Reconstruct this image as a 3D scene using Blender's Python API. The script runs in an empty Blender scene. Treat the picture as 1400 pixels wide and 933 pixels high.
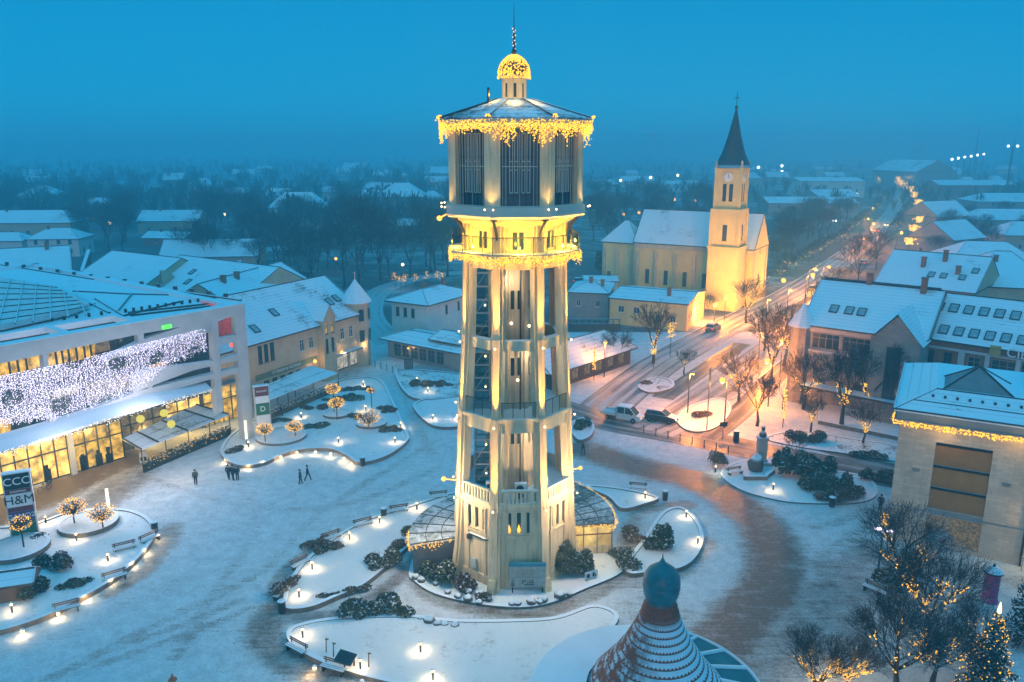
import bpy, math, random
import numpy as np
from mathutils import Vector, Matrix
RN = random.Random(11)
SC = bpy.context.scene
C = SC.collection
rad = math.radians
# ------------------------------------------------------------------ camera model (used to read ground positions off the photograph)
F, PIT, H, CX, CY = 1085., math.radians(13.8), 35., 700., 466.5
def ray(px, py):
    x = (px-CX)/F; y = -(py-CY)/F
    return Vector((x, math.cos(PIT)+y*math.sin(PIT), -math.sin(PIT)+y*math.cos(PIT)))
def at(px, py, z=0.):
    d = ray(px, py); t = (z-H)/d.z
    return Vector((d.x*t, d.y*t, z))
def hz(px, py, Y):
    d = ray(px, py); t = Y/d.y
    return Vector((d.x*t, Y, H+d.z*t))
# ------------------------------------------------------------------ mesh collector
class MB:
    def __init__(s, T=None): s.v = []; s.f = []; s.mi = []; s.m = 0; s.T = T
    def add(s, vs, fs):
        o = len(s.v)
        if s.T is not None: vs = [tuple(s.T @ Vector(v)) for v in vs]
        s.v += [tuple(v) for v in vs]
        for f in fs: s.f.append(tuple(i+o for i in f)); s.mi.append(s.m)
        return s
    def box(s, x0, x1, y0, y1, z0, z1):
        return s.add([(x0,y0,z0),(x1,y0,z0),(x1,y1,z0),(x0,y1,z0),(x0,y0,z1),(x1,y0,z1),(x1,y1,z1),(x0,y1,z1)],
                     [(0,3,2,1),(4,5,6,7),(0,1,5,4),(1,2,6,5),(2,3,7,6),(3,0,4,7)])
    def obox(s, c, sx, sy, sz, rz=0.):
        ca, sa = math.cos(rz), math.sin(rz); vs = []
        for dz in (0, sz):
            for dx, dy in ((-sx,-sy),(sx,-sy),(sx,sy),(-sx,sy)):
                dx /= 2; dy /= 2
                vs.append((c[0]+dx*ca-dy*sa, c[1]+dx*sa+dy*ca, c[2]+dz))
        return s.add(vs, [(0,3,2,1),(4,5,6,7),(0,1,5,4),(1,2,6,5),(2,3,7,6),(3,0,4,7)])
    def tube(s, p, q, r0, r1=None, n=6, caps=True):
        p = Vector(p); q = Vector(q); r1 = r0 if r1 is None else r1
        d = (q-p)
        if d.length < 1e-6: return s
        d.normalize(); a = d.orthogonal().normalized(); b = d.cross(a)
        vs = []
        for c, r in ((p, r0), (q, r1)):
            for k in range(n):
                t = 2*math.pi*k/n
                vs.append(c + a*(r*math.cos(t)) + b*(r*math.sin(t)))
        fs = [(k, (k+1)%n, n+(k+1)%n, n+k) for k in range(n)]
        if caps: fs += [tuple(range(n-1,-1,-1)), tuple(range(n, 2*n))]
        return s.add(vs, fs)
    def path(s, pts, r, n=6):
        for a, b in zip(pts, pts[1:]): s.tube(a, b, r, r, n)
        return s
    def lathe(s, prof, n=16, c=(0,0,0), a0=0., a1=2*math.pi, rot=0.):
        full = abs(a1-a0-2*math.pi) < 1e-4; m = n if full else n+1; vs = []
        for r, z in prof:
            for k in range(m):
                t = a0+(a1-a0)*k/n+rot
                vs.append((c[0]+r*math.sin(t), c[1]-r*math.cos(t), c[2]+z))
        fs = []
        for i in range(len(prof)-1):
            for k in range(n):
                k2 = (k+1) % m
                fs.append((i*m+k, i*m+k2, (i+1)*m+k2, (i+1)*m+k))
        if full and prof[0][0] > 1e-3: fs.append(tuple(range(m-1,-1,-1)))
        if full and prof[-1][0] > 1e-3: fs.append(tuple((len(prof)-1)*m+k for k in range(m)))
        return s.add(vs, fs)
    def prism(s, poly, z0, z1, top=True, bot=True):
        n = len(poly)
        vs = [(p[0],p[1],z0) for p in poly]+[(p[0],p[1],z1) for p in poly]
        fs = [(k,(k+1)%n,n+(k+1)%n,n+k) for k in range(n)]
        if top: fs.append(tuple(range(n,2*n)))
        if bot: fs.append(tuple(range(n-1,-1,-1)))
        return s.add(vs, fs)
    def extr(s, poly, d0, d1):            # polygon in (x, z), extruded along y
        n = len(poly)
        vs = [(p[0],d0,p[1]) for p in poly]+[(p[0],d1,p[1]) for p in poly]
        fs = [((k+1)%n,k,n+k,n+(k+1)%n) for k in range(n)]+[tuple(range(n)), tuple(range(2*n-1,n-1,-1))]
        return s.add(vs, fs)
    def ball(s, c, r, n=8, m=5, sz=1.):
        prof = [(max(r*math.sin(math.pi*i/m),1e-4), -r*sz*math.cos(math.pi*i/m)) for i in range(m+1)]
        return s.lathe(prof, n, c)
    def octa(s, c, r):
        x, y, z = c
        return s.add([(x+r,y,z),(x-r,y,z),(x,y+r,z),(x,y-r,z),(x,y,z+r),(x,y,z-r)],
                     [(0,2,4),(2,1,4),(1,3,4),(3,0,4),(2,0,5),(1,2,5),(3,1,5),(0,3,5)])
    def leaf(s, c, r, rng):
        a = Vector((rng.gauss(0,1),rng.gauss(0,1),rng.gauss(0,1))).normalized()*r
        b = a.orthogonal().normalized()
        b = (Matrix.Rotation(rng.uniform(0,6.28), 3, a) @ b)*r*rng.uniform(.5,.9)
        c = Vector(c)
        return s.add([c-a*.9, c+b*.8, c+a, c-b*.8], [(0,1,2,3)])
    # wall with openings; O bottom corner, U along, N outward normal, holes (u0,u1,z0,z1)
    def wall(s, O, U, N, W, Z0, Z1, holes=(), t=.22):
        O = Vector((O[0],O[1],0)); U = Vector((U[0],U[1],0)); N = Vector((N[0],N[1],0))
        us = sorted({0, W, *[h[0] for h in holes], *[h[1] for h in holes]})
        zs = sorted({Z0, Z1, *[h[2] for h in holes], *[h[3] for h in holes]})
        us = [u for u in us if -1e-6 <= u <= W+1e-6]; zs = [z for z in zs if Z0-1e-6 <= z <= Z1+1e-6]
        def P(u, z, d=0.): return O+U*u-N*d+Vector((0,0,z))
        for i in range(len(us)-1):
            for j in range(len(zs)-1):
                um = (us[i]+us[i+1])/2; zm = (zs[j]+zs[j+1])/2
                if any(h[0]<um<h[1] and h[2]<zm<h[3] for h in holes): continue
                s.add([P(us[i],zs[j]),P(us[i+1],zs[j]),P(us[i+1],zs[j+1]),P(us[i],zs[j+1])], [(0,1,2,3)])
        for a, b, c, d in holes:
            q = [(a,c),(b,c),(b,d),(a,d)]
            for k in range(4):
                p0, p1 = q[k], q[(k+1)%4]
                s.add([P(*p0),P(*p0,t),P(*p1,t),P(*p1)], [(0,1,2,3)])
        return s
    def build(s, name, mats, parent=None, smooth=False, loc=None, rz=0., auto=None):
        me = bpy.data.meshes.new(name)
        me.from_pydata(s.v, [], s.f)
        for m in (mats if isinstance(mats, (list, tuple)) else [mats]): me.materials.append(m)
        if any(s.mi): me.polygons.foreach_set('material_index', s.mi)
        if smooth: me.polygons.foreach_set('use_smooth', [True]*len(me.polygons))
        me.update()
        o = bpy.data.objects.new(name, me); C.objects.link(o)
        if parent is not None: o.parent = parent
        if loc is not None: o.location = loc
        o.rotation_euler = (0,0,rz)
        return o
def tag(o, label=None, cat=None, group=None, kind=None):
    if label: o['label'] = label
    if cat: o['category'] = cat
    if group: o['group'] = group
    if kind: o['kind'] = kind
    return o
def thing(name, label, cat, loc=(0,0,0), rz=0., group=None, sc=1.):
    o = bpy.data.objects.new(name, None); C.objects.link(o)
    o.empty_display_size = .3
    o.location = loc; o.rotation_euler = (0,0,rz); o.scale = (sc,)*3
    return tag(o, label, cat, group)
def inv(t):
    return (Matrix.Translation(t.location) @ Matrix.Rotation(t.rotation_euler.z, 4, 'Z')).inverted()
def struct(o): o['kind'] = 'structure'; return o
KIDS = {}
def dup(root, loc, rz=0., label=None, group=None, sc=None, cat=None):
    r = root.copy(); C.objects.link(r); r.location = loc; r.rotation_euler = (0,0,rz)
    if sc: r.scale = (sc,)*3 if not isinstance(sc, tuple) else sc
    if label: r['label'] = label
    if group: r['group'] = group
    elif 'group' in r.keys() and group == '': del r['group']
    for ch in list(root.children):
        c = ch.copy(); C.objects.link(c); c.parent = r
        for g in ch.children:
            d = g.copy(); C.objects.link(d); d.parent = c
    return r
def lamp(parent, loc, power, col, radius=.1, kind='POINT', tgt=None, cone=60, blend=.5, falloff=None, name='lamp_light'):
    l = bpy.data.lights.new(name, kind); l.energy = power; l.color = col; l.shadow_soft_size = radius
    if kind == 'SPOT': l.spot_size = rad(cone); l.spot_blend = blend
    if falloff:
        l.use_nodes = True; nt = l.node_tree; em = nt.nodes['Emission']
        lf = nt.nodes.new('ShaderNodeLightFalloff'); lf.inputs['Strength'].default_value = 1.
        nt.links.new(lf.outputs[falloff], em.inputs['Strength'])
    o = bpy.data.objects.new(name, l); C.objects.link(o)
    if parent is not None: o.parent = parent
    o.location = loc
    if tgt is not None: o.rotation_euler = (Vector(tgt)-Vector(loc)).to_track_quat('-Z','Y').to_euler()
    return o
# ------------------------------------------------------------------ materials
def nodes(name):
    m = bpy.data.materials.new(name); m.use_nodes = True
    nt = m.node_tree; return m, nt, nt.nodes['Principled BSDF']
def N(nt, t, **kw):
    n = nt.nodes.new(t)
    for k, v in kw.items():
        if k in n.inputs.keys(): n.inputs[k].default_value = v
        else: setattr(n, k, v)
    return n
def ramp(nt, src, stops):
    r = N(nt, 'ShaderNodeValToRGB'); el = r.color_ramp.elements
    while len(el) < len(stops): el.new(.5)
    for e, (p, c) in zip(el, stops):
        e.position = p; e.color = (c,c,c,1) if isinstance(c, (int,float)) else (*c,1)
    nt.links.new(src, r.inputs[0]); return r.outputs[0]
def mixc(nt, fac, a, b, mode='MIX'):
    m = N(nt, 'ShaderNodeMix', data_type='RGBA', blend_type=mode)
    for sock, v in ((m.inputs[0], fac), (m.inputs[6], a), (m.inputs[7], b)):
        if isinstance(v, (int,float)): sock.default_value = v
        elif isinstance(v, tuple): sock.default_value = (*v,1)
        else: nt.links.new(v, sock)
    return m.outputs[2]
def math_(nt, op, a, b=None, clamp=False):
    m = N(nt, 'ShaderNodeMath', operation=op, use_clamp=clamp)
    for sock, v in zip(m.inputs, (a, b)):
        if v is None: continue
        if isinstance(v, (int,float)): sock.default_value = v
        else: nt.links.new(v, sock)
    return m.outputs[0]
def coords(nt, out='Object'):
    return N(nt, 'ShaderNodeTexCoord').outputs[out]
def noise(nt, co, scale, detail=4., rough=.6):
    n = N(nt, 'ShaderNodeTexNoise', Scale=scale, Detail=detail, Roughness=rough)
    nt.links.new(co, n.inputs['Vector']); return n.outputs['Fac']
def bump(nt, b, h, dist=.02, strength=.5):
    n = N(nt, 'ShaderNodeBump', Distance=dist, Strength=strength)
    nt.links.new(h, n.inputs['Height']); nt.links.new(n.outputs[0], b.inputs['Normal'])
SNOW = (.74,.80,.86)
def mat(name, col, rough=.75, var=.25, scale=1.5, snow=0., metal=0., bmp=0., brick=None, dirt=0., objrand=0.):
    """surface colour with mottling; brick=(w,h,mortar colour) courses; snow = how much lies on faces that look up"""
    m, nt, b = nodes(name); b.inputs['Roughness'].default_value = rough; b.inputs['Metallic'].default_value = metal
    co = coords(nt)
    n1 = noise(nt, co, scale); n2 = noise(nt, co, scale*9, 3.)
    f = ramp(nt, n1, [(.3,0.),(.7,1.)])
    c = mixc(nt, f, tuple(x*(1-var) for x in col), tuple(min(1,x*(1+var*.6)) for x in col))
    c = mixc(nt, math_(nt,'MULTIPLY',n2,var*.8), c, tuple(x*.6 for x in col))
    if dirt:
        mp = N(nt,'ShaderNodeMapping'); mp.inputs['Scale'].default_value = (3,3,.25); nt.links.new(co, mp.inputs[0])
        st = noise(nt, mp.outputs[0], 1.2, 5.)
        c = mixc(nt, math_(nt,'MULTIPLY',ramp(nt,st,[(.47,0.),(.72,1.)]),dirt), c, (.15,.115,.08))
    if brick:
        bt = N(nt,'ShaderNodeTexBrick', Scale=1.); bt.inputs['Brick Width'].default_value = brick[0]; bt.inputs['Row Height'].default_value = brick[1]
        bt.inputs['Mortar Size'].default_value = brick[1]*.05
        bt.inputs['Color1'].default_value = (1,1,1,1); bt.inputs['Color2'].default_value = (.8,.8,.8,1); bt.inputs['Mortar'].default_value = (*brick[2],1)
        sx = N(nt,'ShaderNodeSeparateXYZ'); nt.links.new(co, sx.inputs[0])
        cb = N(nt,'ShaderNodeCombineXYZ'); nt.links.new(math_(nt,'ADD',sx.outputs[0],sx.outputs[1]), cb.inputs[0]); nt.links.new(sx.outputs[2], cb.inputs[1])
        nt.links.new(cb.outputs[0], bt.inputs['Vector'])
        c = mixc(nt, 1., c, bt.outputs['Color'], 'MULTIPLY')
    if objrand:
        oi = N(nt,'ShaderNodeObjectInfo')
        c = mixc(nt, math_(nt,'MULTIPLY',oi.outputs['Random'],objrand), c, tuple(x*.4 for x in col))
    if snow:
        g = N(nt,'ShaderNodeNewGeometry'); sx = N(nt,'ShaderNodeSeparateXYZ'); nt.links.new(g.outputs['Normal'], sx.inputs[0])
        up = ramp(nt, math_(nt,'ADD',sx.outputs[2],math_(nt,'MULTIPLY',math_(nt,'SUBTRACT',n2,.5),.9)), [(.75-snow*.5,0.),(.95-snow*.5,1.)])
        c = mixc(nt, up, c, SNOW)
    nt.links.new(c, b.inputs['Base Color'])
    if bmp: bump(nt, b, n2, bmp)
    return m
def snowroof(name, under, cover=.8, row=.35, colrow=0.):
    """roof snow lying over tile courses: thin patches let the tiles show"""
    m, nt, b = nodes(name); b.inputs['Roughness'].default_value = .85
    co = coords(nt)
    sx = N(nt,'ShaderNodeSeparateXYZ'); nt.links.new(co, sx.inputs[0])
    big = noise(nt, co, .16, 5., .65); fine = noise(nt, co, 3.2, 4., .7)
    course = math_(nt,'FRACT',math_(nt,'MULTIPLY',sx.outputs[2],1/row))
    course = ramp(nt, course, [(0.,1.),(.16,.0),(1.,.0)])
    f = math_(nt,'ADD', big, math_(nt,'MULTIPLY',math_(nt,'SUBTRACT',fine,.5),.55))
    f = math_(nt,'ADD', f, math_(nt,'MULTIPLY',course,.13))
    thin = ramp(nt, f, [(.36+cover*.3,0.),(.56+cover*.3,1.)])
    snowc = mixc(nt, fine, (.72,.79,.85), (.86,.89,.92))
    snowc = mixc(nt, math_(nt,'MULTIPLY',course,.30), snowc, under)
    c = mixc(nt, thin, snowc, mixc(nt, fine, under, tuple(x*.6 for x in under)))
    nt.links.new(c, b.inputs['Base Color'])
    bump(nt, b, fine, .05, .5)
    return m
def emis(name, col, s, base=(.02,.02,.02)):
    m, nt, b = nodes(name); b.inputs['Base Color'].default_value = (*base,1)
    b.inputs['Emission Color'].default_value = (*col,1); b.inputs['Emission Strength'].default_value = s
    return m
def lit(name, col, s, scale=.9, lo=.25, base=(.05,.05,.05), warmth=(1.,.6,.2)):
    """lit window: the room behind shows as uneven bright and dark patches"""
    m, nt, b = nodes(name); b.inputs['Base Color'].default_value = (*base,1); b.inputs['Roughness'].default_value = .15
    co = coords(nt)
    v = N(nt,'ShaderNodeTexVoronoi', Scale=scale, distance='CHEBYCHEV'); nt.links.new(co, v.inputs['Vector'])
    n = noise(nt, co, scale*1.6, 3.)
    k = math_(nt,'MULTIPLY', ramp(nt, n, [(.3,lo),(.65,1.)]), ramp(nt, N(nt,'ShaderNodeSeparateColor').outputs[0], [(0.,.6),(1.,1.)]))
    sp = [x for x in nt.nodes if x.type == 'SEPARATE_COLOR'][0]; nt.links.new(v.outputs['Color'], sp.inputs[0])
    nt.links.new(mixc(nt, n, warmth, col), b.inputs['Emission Color'])
    nt.links.new(math_(nt,'MULTIPLY', k, s), b.inputs['Emission Strength'])
    return m
def glassmat(name, col=(.03,.045,.05), rough=.08):
    m, nt, b = nodes(name)
    co = coords(nt); n = noise(nt, co, .8, 3.)
    nt.links.new(mixc(nt, n, tuple(x*.5 for x in col), tuple(x*1.6 for x in col)), b.inputs['Base Color'])
    b.inputs['Roughness'].default_value = rough; b.inputs['Specular IOR Level'].default_value = .6
    return m
def clearglass(name, tint=(.75,.85,.85)):
    m, nt, b = nodes(name); out = nt.nodes['Material Output']
    tr = N(nt,'ShaderNodeBsdfTransparent'); tr.inputs[0].default_value = (*tint,1)
    gl = N(nt,'ShaderNodeBsdfGlossy', Roughness=.05); mx = N(nt,'ShaderNodeMixShader'); mx.inputs[0].default_value = .12
    nt.links.new(tr.outputs[0], mx.inputs[1]); nt.links.new(gl.outputs[0], mx.inputs[2]); nt.links.new(mx.outputs[0], out.inputs['Surface'])
    return m
M = {}
M['cream'] = mat('cream_stucco', (.80,.59,.37), .85, .14, .5, snow=.0, bmp=.012, dirt=.5)
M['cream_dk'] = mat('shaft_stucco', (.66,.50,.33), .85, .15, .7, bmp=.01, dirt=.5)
M['cream_snow'] = mat('stucco_ledge', (.60,.52,.36), .85, .15, .7, snow=.8, dirt=.3)
M['greycream'] = mat('grey_cream_panel', (.50,.50,.44), .7, .12, .5)
M['slate'] = snowroof('slate_snow', (.045,.05,.055), .42, .3)
M['slate_dk'] = mat('slate_tiles', (.05,.055,.065), .55, .4, 2., snow=.25, brick=(.4,.3,(.4,.4,.4)))
M['snow'] = snowroof('roof_snow', (.13,.10,.085), .86)
M['snow_thin'] = snowroof('roof_snow_thin', (.16,.11,.085), .66)
M['snow_red'] = snowroof('roof_snow_over_red_tile', (.20,.085,.06), .72)
M['snow_flat'] = snowroof('flat_roof_snow', (.12,.12,.12), .98, 50.)
M['fascia'] = mat('roof_edge', (.06,.055,.05), .7, .3)
M['metal'] = mat('dark_metal', (.035,.037,.04), .45, .3, snow=.0)
M['metal_snow'] = mat('dark_metal_snow', (.04,.04,.042), .5, .3, snow=.55)
M['steel'] = mat('steel', (.32,.34,.35), .4, .2, metal=.6)
M['wood_snow'] = mat('bench_wood', (.16,.10,.06), .7, .3, snow=.75)
M['glass'] = glassmat('dark_glass'); M['tealglass'] = glassmat('tank_glass', (.022,.075,.115), .35)
M['clear'] = clearglass('railing_glass', (.55,.66,.66))
M['white'] = mat('white_render', (.76,.71,.65), .8, .1, .8, snow=.5)
M['concrete'] = mat('pale_concrete', (.52,.52,.52), .8, .12, .6, snow=.75, bmp=.008)
M['grey'] = mat('grey_render', (.30,.30,.30), .8, .2, .8)
M['tan'] = mat('tan_render', (.58,.44,.28), .85, .14, .5, dirt=.25)
M['ochre'] = mat('ochre_render', (.80,.61,.25), .85, .12, .4, dirt=.15)
M['beige'] = mat('beige_stone', (.74,.55,.41), .8, .16, .7, brick=(.9,.3,(.75,.72,.7)), dirt=.15)
M['brownpanel'] = mat('brown_panel', (.55,.24,.06), .6, .2, .8, brick=(.12,40.,(.7,.7,.7)))
M['redbrick'] = mat('red_brick', (.33,.15,.09), .85, .25, 1.5, brick=(.5,.14,(.7,.7,.65)))
M['greystone'] = mat('grey_stone', (.34,.31,.28), .85, .2, .8, brick=(.9,.4,(.7,.7,.7)))
M['stonewall'] = mat('planter_stone', (.22,.19,.16), .85, .3, 2., snow=.75, brick=(.4,.18,(.6,.6,.6)))
M['bark'] = mat('bark', (.055,.042,.034), .95, .35, 3., snow=.12)
M['twig'] = mat('twigs', (.045,.034,.027), .95, .4, 1., snow=.05, objrand=.3)
M['leaf'] = mat('evergreen_leaves', (.095,.105,.048), .8, .6, 1.6, snow=-.22)
M['leaf_snow'] = mat('snowy_evergreen', (.12,.12,.06), .8, .5, .9, snow=-.06)
M['drystem'] = mat('dry_stems', (.18,.11,.06), .9, .5, 1.8, snow=-.25)
M['needle'] = mat('spruce_needles', (.018,.035,.016), .8, .4, 1., snow=.10)
M['rock'] = mat('boulder', (.13,.11,.10), .9, .4, 2., snow=.6, bmp=.03)
M['warm'] = emis('warm_bulb', (1.,.50,.05), 2.2); M['warm2'] = emis('warm_led', (1.,.50,.04), 2.1)
M['warmhot'] = emis('lamp_glow', (1.,.70,.34), 5.); M['orangehot'] = emis('sodium_glow', (1.,.43,.05), 3.)
M['whitedot'] = emis('white_led', (.80,.72,1.), 2.6); M['coolhot'] = emis('cool_lamp', (.9,.95,1.), 6.)
M['red'] = emis('red_lamp', (1.,.05,.04), 3.); M['green'] = emis('green_sign_glow', (.12,1.,.1), 1.6)
M['lit'] = lit('lit_window', (1.,.60,.07), 1.5, .8, .08, warmth=(1.,.48,.04)); M['litshop'] = lit('lit_shop', (1.,.68,.18), 2.6, .5, .18, warmth=(1.,.52,.05))
M['litred'] = lit('red_lit_room', (.9,.10,.10), .55, .7, .2, warmth=(.7,.05,.06)); M['litdim'] = lit('dim_window', (1.,.62,.22), .35, 1.2, .05)
M['litwhite'] = lit('white_shop', (1.,.93,.80), 1.0, .8, .2, warmth=(1.,.8,.5))
M['black'] = mat('black_panel', (.015,.015,.017), .5, .2); M['whitepaint'] = mat('white_paint', (.75,.75,.75), .6, .05)
M['dkgreen'] = mat('green_panel', (.02,.14,.07), .5, .1); M['maroon'] = mat('maroon_panel', (.16,.025,.035), .5, .1); M['violet'] = mat('violet_panel', (.10,.06,.16), .5, .1)
M['letter'] = mat('white_lettering', (.8,.8,.8), .5, .02); M['darkletter'] = mat('dark_lettering', (.02,.02,.02), .5, .02)
M['teal'] = mat('copper_patina', (.03,.165,.19), .42, .35, 1.8, snow=.0, metal=.0, bmp=.01)
M['lit_unused'] = mat('red_roof_tile', (.17,.055,.032), .8, .3, 2.5)
def smooth_closed(pts, k=8):
    n = len(pts); out = []
    for i in range(n):
        p0, p1, p2, p3 = pts[i-1], pts[i], pts[(i+1)%n], pts[(i+2)%n]
        for j in range(k):
            t = j/k; out.append(.5*((2*p1)+(-p0+p2)*t+(2*p0-5*p1+4*p2-p3)*t*t+(-p0+3*p1-3*p2+p3)*t**3))
    return out
def smooth_open(pts, k=8):
    P = [pts[0]*2-pts[1]]+list(pts)+[pts[-1]*2-pts[-2]]; out = []
    for i in range(1, len(P)-2):
        p0, p1, p2, p3 = P[i-1:i+3]
        for j in range(k):
            t = j/k; out.append(.5*((2*p1)+(-p0+p2)*t+(2*p0-5*p1+4*p2-p3)*t*t+(-p0+3*p1-3*p2+p3)*t**3))
    return out+[pts[-1]]
def V2(pts, z=0.): return [at(x, y, z) for x, y in pts]
def text(parent, s, size, loc, rx=90, rz=0., m=None, ext=.02, name='lettering', align='CENTER', sx=1.):
    cu = bpy.data.curves.new(name, 'FONT'); cu.body = s; cu.size = size; cu.extrude = ext; cu.align_x = align; cu.align_y = 'CENTER'
    cu.materials.append(m or M['letter'])
    o = bpy.data.objects.new(name, cu); C.objects.link(o); o.parent = parent
    o.location = loc; o.rotation_euler = (rad(rx), 0, rz); o.scale = (sx,1,1)
    return o
# ------------------------------------------------------------------ camera, world, sun, air
cam = bpy.data.cameras.new('camera'); cam.sensor_width = 36.; cam.lens = F/1400*36; cam.clip_end = 20000; cam.clip_start = .5
co = bpy.data.objects.new('camera', cam); C.objects.link(co); co.location = (0,0,H); co.rotation_euler = (rad(90)-PIT, 0, 0)
SC.camera = co
SUN_EL, SUN_AZ = 9., 188.      # low twilight glow from behind the camera (azimuth clockwise from +Y)
w = bpy.data.worlds.new('World'); SC.world = w; w.use_nodes = True
nt = w.node_tree; bg = nt.nodes['Background']
sky = N(nt, 'ShaderNodeTexSky', sky_type='NISHITA', sun_disc=False, sun_elevation=rad(SUN_EL), sun_rotation=rad(SUN_AZ), altitude=0.)
tc = N(nt, 'ShaderNodeTexCoord'); sx = N(nt, 'ShaderNodeSeparateXYZ'); nt.links.new(tc.outputs['Generated'], sx.inputs[0])
grad = ramp(nt, sx.outputs[2], [(0.,(.002,.32,.60)),(.05,(.0,.335,.66)),(.16,(.0,.295,.63)),(.4,(.02,.40,.78)),(1.,(.055,.60,1.04))])
wcol = mixc(nt, .001, grad, sky.outputs[0])
nt.links.new(wcol, bg.inputs[0]); bg.inputs[1].default_value = 1.
sl = bpy.data.lights.new('sun', 'SUN'); sl.energy = .52; sl.angle = rad(35); sl.color = (1.,.70,.44)
so = bpy.data.objects.new('sun', sl); C.objects.link(so)
az = rad(SUN_AZ); el = rad(SUN_EL)
sdir = Vector((math.sin(az)*math.cos(el), math.cos(az)*math.cos(el), math.sin(el)))
so.rotation_euler = (-sdir).to_track_quat('-Z','Y').to_euler()
hm = MB().box(-1500,1500,-120,2600,-2.,58.)
hmat = bpy.data.materials.new('haze_air'); hmat.use_nodes = True; hn = hmat.node_tree
hn.nodes.remove(hn.nodes['Principled BSDF'])
pv = N(hn, 'ShaderNodeVolumePrincipled'); pv.inputs['Density'].default_value = .0014; pv.inputs['Color'].default_value = (.24,.82,.95,1); pv.inputs['Anisotropy'].default_value = .0
hn.links.new(pv.outputs[0], hn.nodes['Material Output'].inputs['Volume'])
ho = hm.build('haze', hmat); tag(ho, kind='stuff'); ho['label'] = 'thin blue evening haze over the whole town'
vs = SC.view_settings; vs.view_transform = 'Standard'; vs.look = 'None'; vs.exposure = 0.; vs.gamma = 1.; vs.use_curve_mapping = False
SC.cycles.use_denoising = True
try: SC.cycles.denoiser = 'OPENIMAGEDENOISE'
except Exception: pass
SC.cycles.max_bounces = 5; SC.cycles.diffuse_bounces = 2; SC.cycles.glossy_bounces = 2; SC.cycles.transmission_bounces = 2
SC.cycles.volume_bounces = 2; SC.cycles.transparent_max_bounces = 12; SC.cycles.sample_clamp_indirect = 4.; SC.cycles.use_light_tree = True
SC.cycles.caustics_reflective = False; SC.cycles.caustics_refractive = False
# ------------------------------------------------------------------ ground, plaza, roads
def ground_mat():
    m, nt, b = nodes('country_ground'); b.inputs['Roughness'].default_value = .9
    co = coords(nt); n = noise(nt, co, .012, 6., .7); n2 = noise(nt, co, .12, 5., .7)
    f = ramp(nt, math_(nt,'ADD',n,math_(nt,'MULTIPLY',n2,.4)), [(.50,0.),(.70,1.)])
    nt.links.new(mixc(nt, f, (.50,.55,.60), (.085,.085,.085)), b.inputs['Base Color']); return m
g = MB().add([(-1490,-110,-.03),(1490,-110,-.03),(1490,2590,-.03),(-1490,2590,-.03)], [(0,1,2,3)]).build('ground', ground_mat()); struct(g)

STROKES = [  # (pixels along the worn strip, width m, how bare)
 ([(800,615),(880,640),(945,655),(1010,690),(1055,740),(1055,800),(1010,850),(975,890),(950,933)], 5.2, .86),
 ([(1010,690),(1060,760),(1040,840)], 3.5, .3),
 ([(1100,840),(1160,800),(1200,760)], 6., .55), ([(1010,900),(1080,870),(1150,850)], 7., .5),
 ([(800,600),(860,630),(920,650)], 3.2, .32),
 ([(-20,712),(60,680),(110,655),(180,628)], 5.5, .95), ([(60,720),(130,690),(180,650)], 5., .62), ([(0,690),(40,680)],6.,.8),
 ([(180,640),(320,590)], 2., .6),
 ([(570,770),(575,800),(610,822),(680,838),(740,838),(800,818),(850,790),(880,770)], 1.7, .62),
 ([(410,845),(470,838),(520,810),(560,775),(575,745)], 1.5, .6), ([(380,830),(360,870),(400,905),(470,930)], 3., .62),
 ([(378,835),(385,790),(440,745),(470,730)], 1.8, .62),
 ([(225,735),(205,775),(150,812)], 1.7, .58), ([(235,720),(228,745)], 2.2, .55),
 ([(840,790),(860,740),(875,700),(940,690)], 2., .55), ([(850,800),(930,780),(965,740)], 2.2, .45), ([(880,830),(960,860)],5.,.4),
 ([(500,500),(470,520),(455,560)], 3., .4), ([(560,480),(650,500)], 4., .3),
 ([(330,600),(400,560),(450,535)], 2., .35),
 ([(1150,780),(1230,830),(1300,880)], 6., .5), ([(1240,760),(1400,800)], 3., .35),
 ([(0,890),(100,860),(260,790)], 2., .2), ([(190,650),(330,690),(470,690),(600,640)], 1.3, .30), ([(240,900),(300,800),(350,720),(330,660)], 1.2, .28), ([(60,933),(200,860),(360,780),(440,700),(600,600)], 1.2, .30), ([(590,620),(560,560),(545,500)], 1.6, .3), ([(1200,690),(1120,720),(1040,700),(950,640)], 1.3, .3), ([(1180,720),(1110,780),(1080,840)], 1.4, .3), ([(120,900),(260,850),(330,820)], .9, .3), ([(130,912),(270,862),(340,832)], .9, .3),
]
X0, X1, Y0, Y1, ST = -90., 90., 20., 150., .48
xs = np.arange(X0, X1+.01, ST); ys = np.arange(Y0, Y1+.01, ST)
gx, gy = np.meshgrid(xs, ys); bare = np.zeros_like(gx)
for pix, wd, am in STROKES:
    P = smooth_open(V2(pix), 4); d = np.full_like(gx, 1e9)
    for a, b_ in zip(P, P[1:]):
        ex, ey = b_.x-a.x, b_.y-a.y; L = ex*ex+ey*ey+1e-9
        t = np.clip(((gx-a.x)*ex+(gy-a.y)*ey)/L, 0, 1)
        d = np.minimum(d, np.hypot(gx-a.x-t*ex, gy-a.y-t*ey))
    k = np.clip(1.35-d/(wd/2)*.85, 0, 1); bare = np.maximum(bare, am*k*k*(3-2*k))
ny, nx = gx.shape
vs_ = np.stack([gx.ravel(), gy.ravel(), np.zeros(gx.size)], 1)
i0 = (np.arange(ny-1)[:,None]*nx+np.arange(nx-1)[None,:]).ravel()
fs_ = np.stack([i0, i0+1, i0+nx+1, i0+nx], 1)
me = bpy.data.meshes.new('plaza'); me.from_pydata(vs_.tolist(), [], fs_.tolist())
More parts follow.
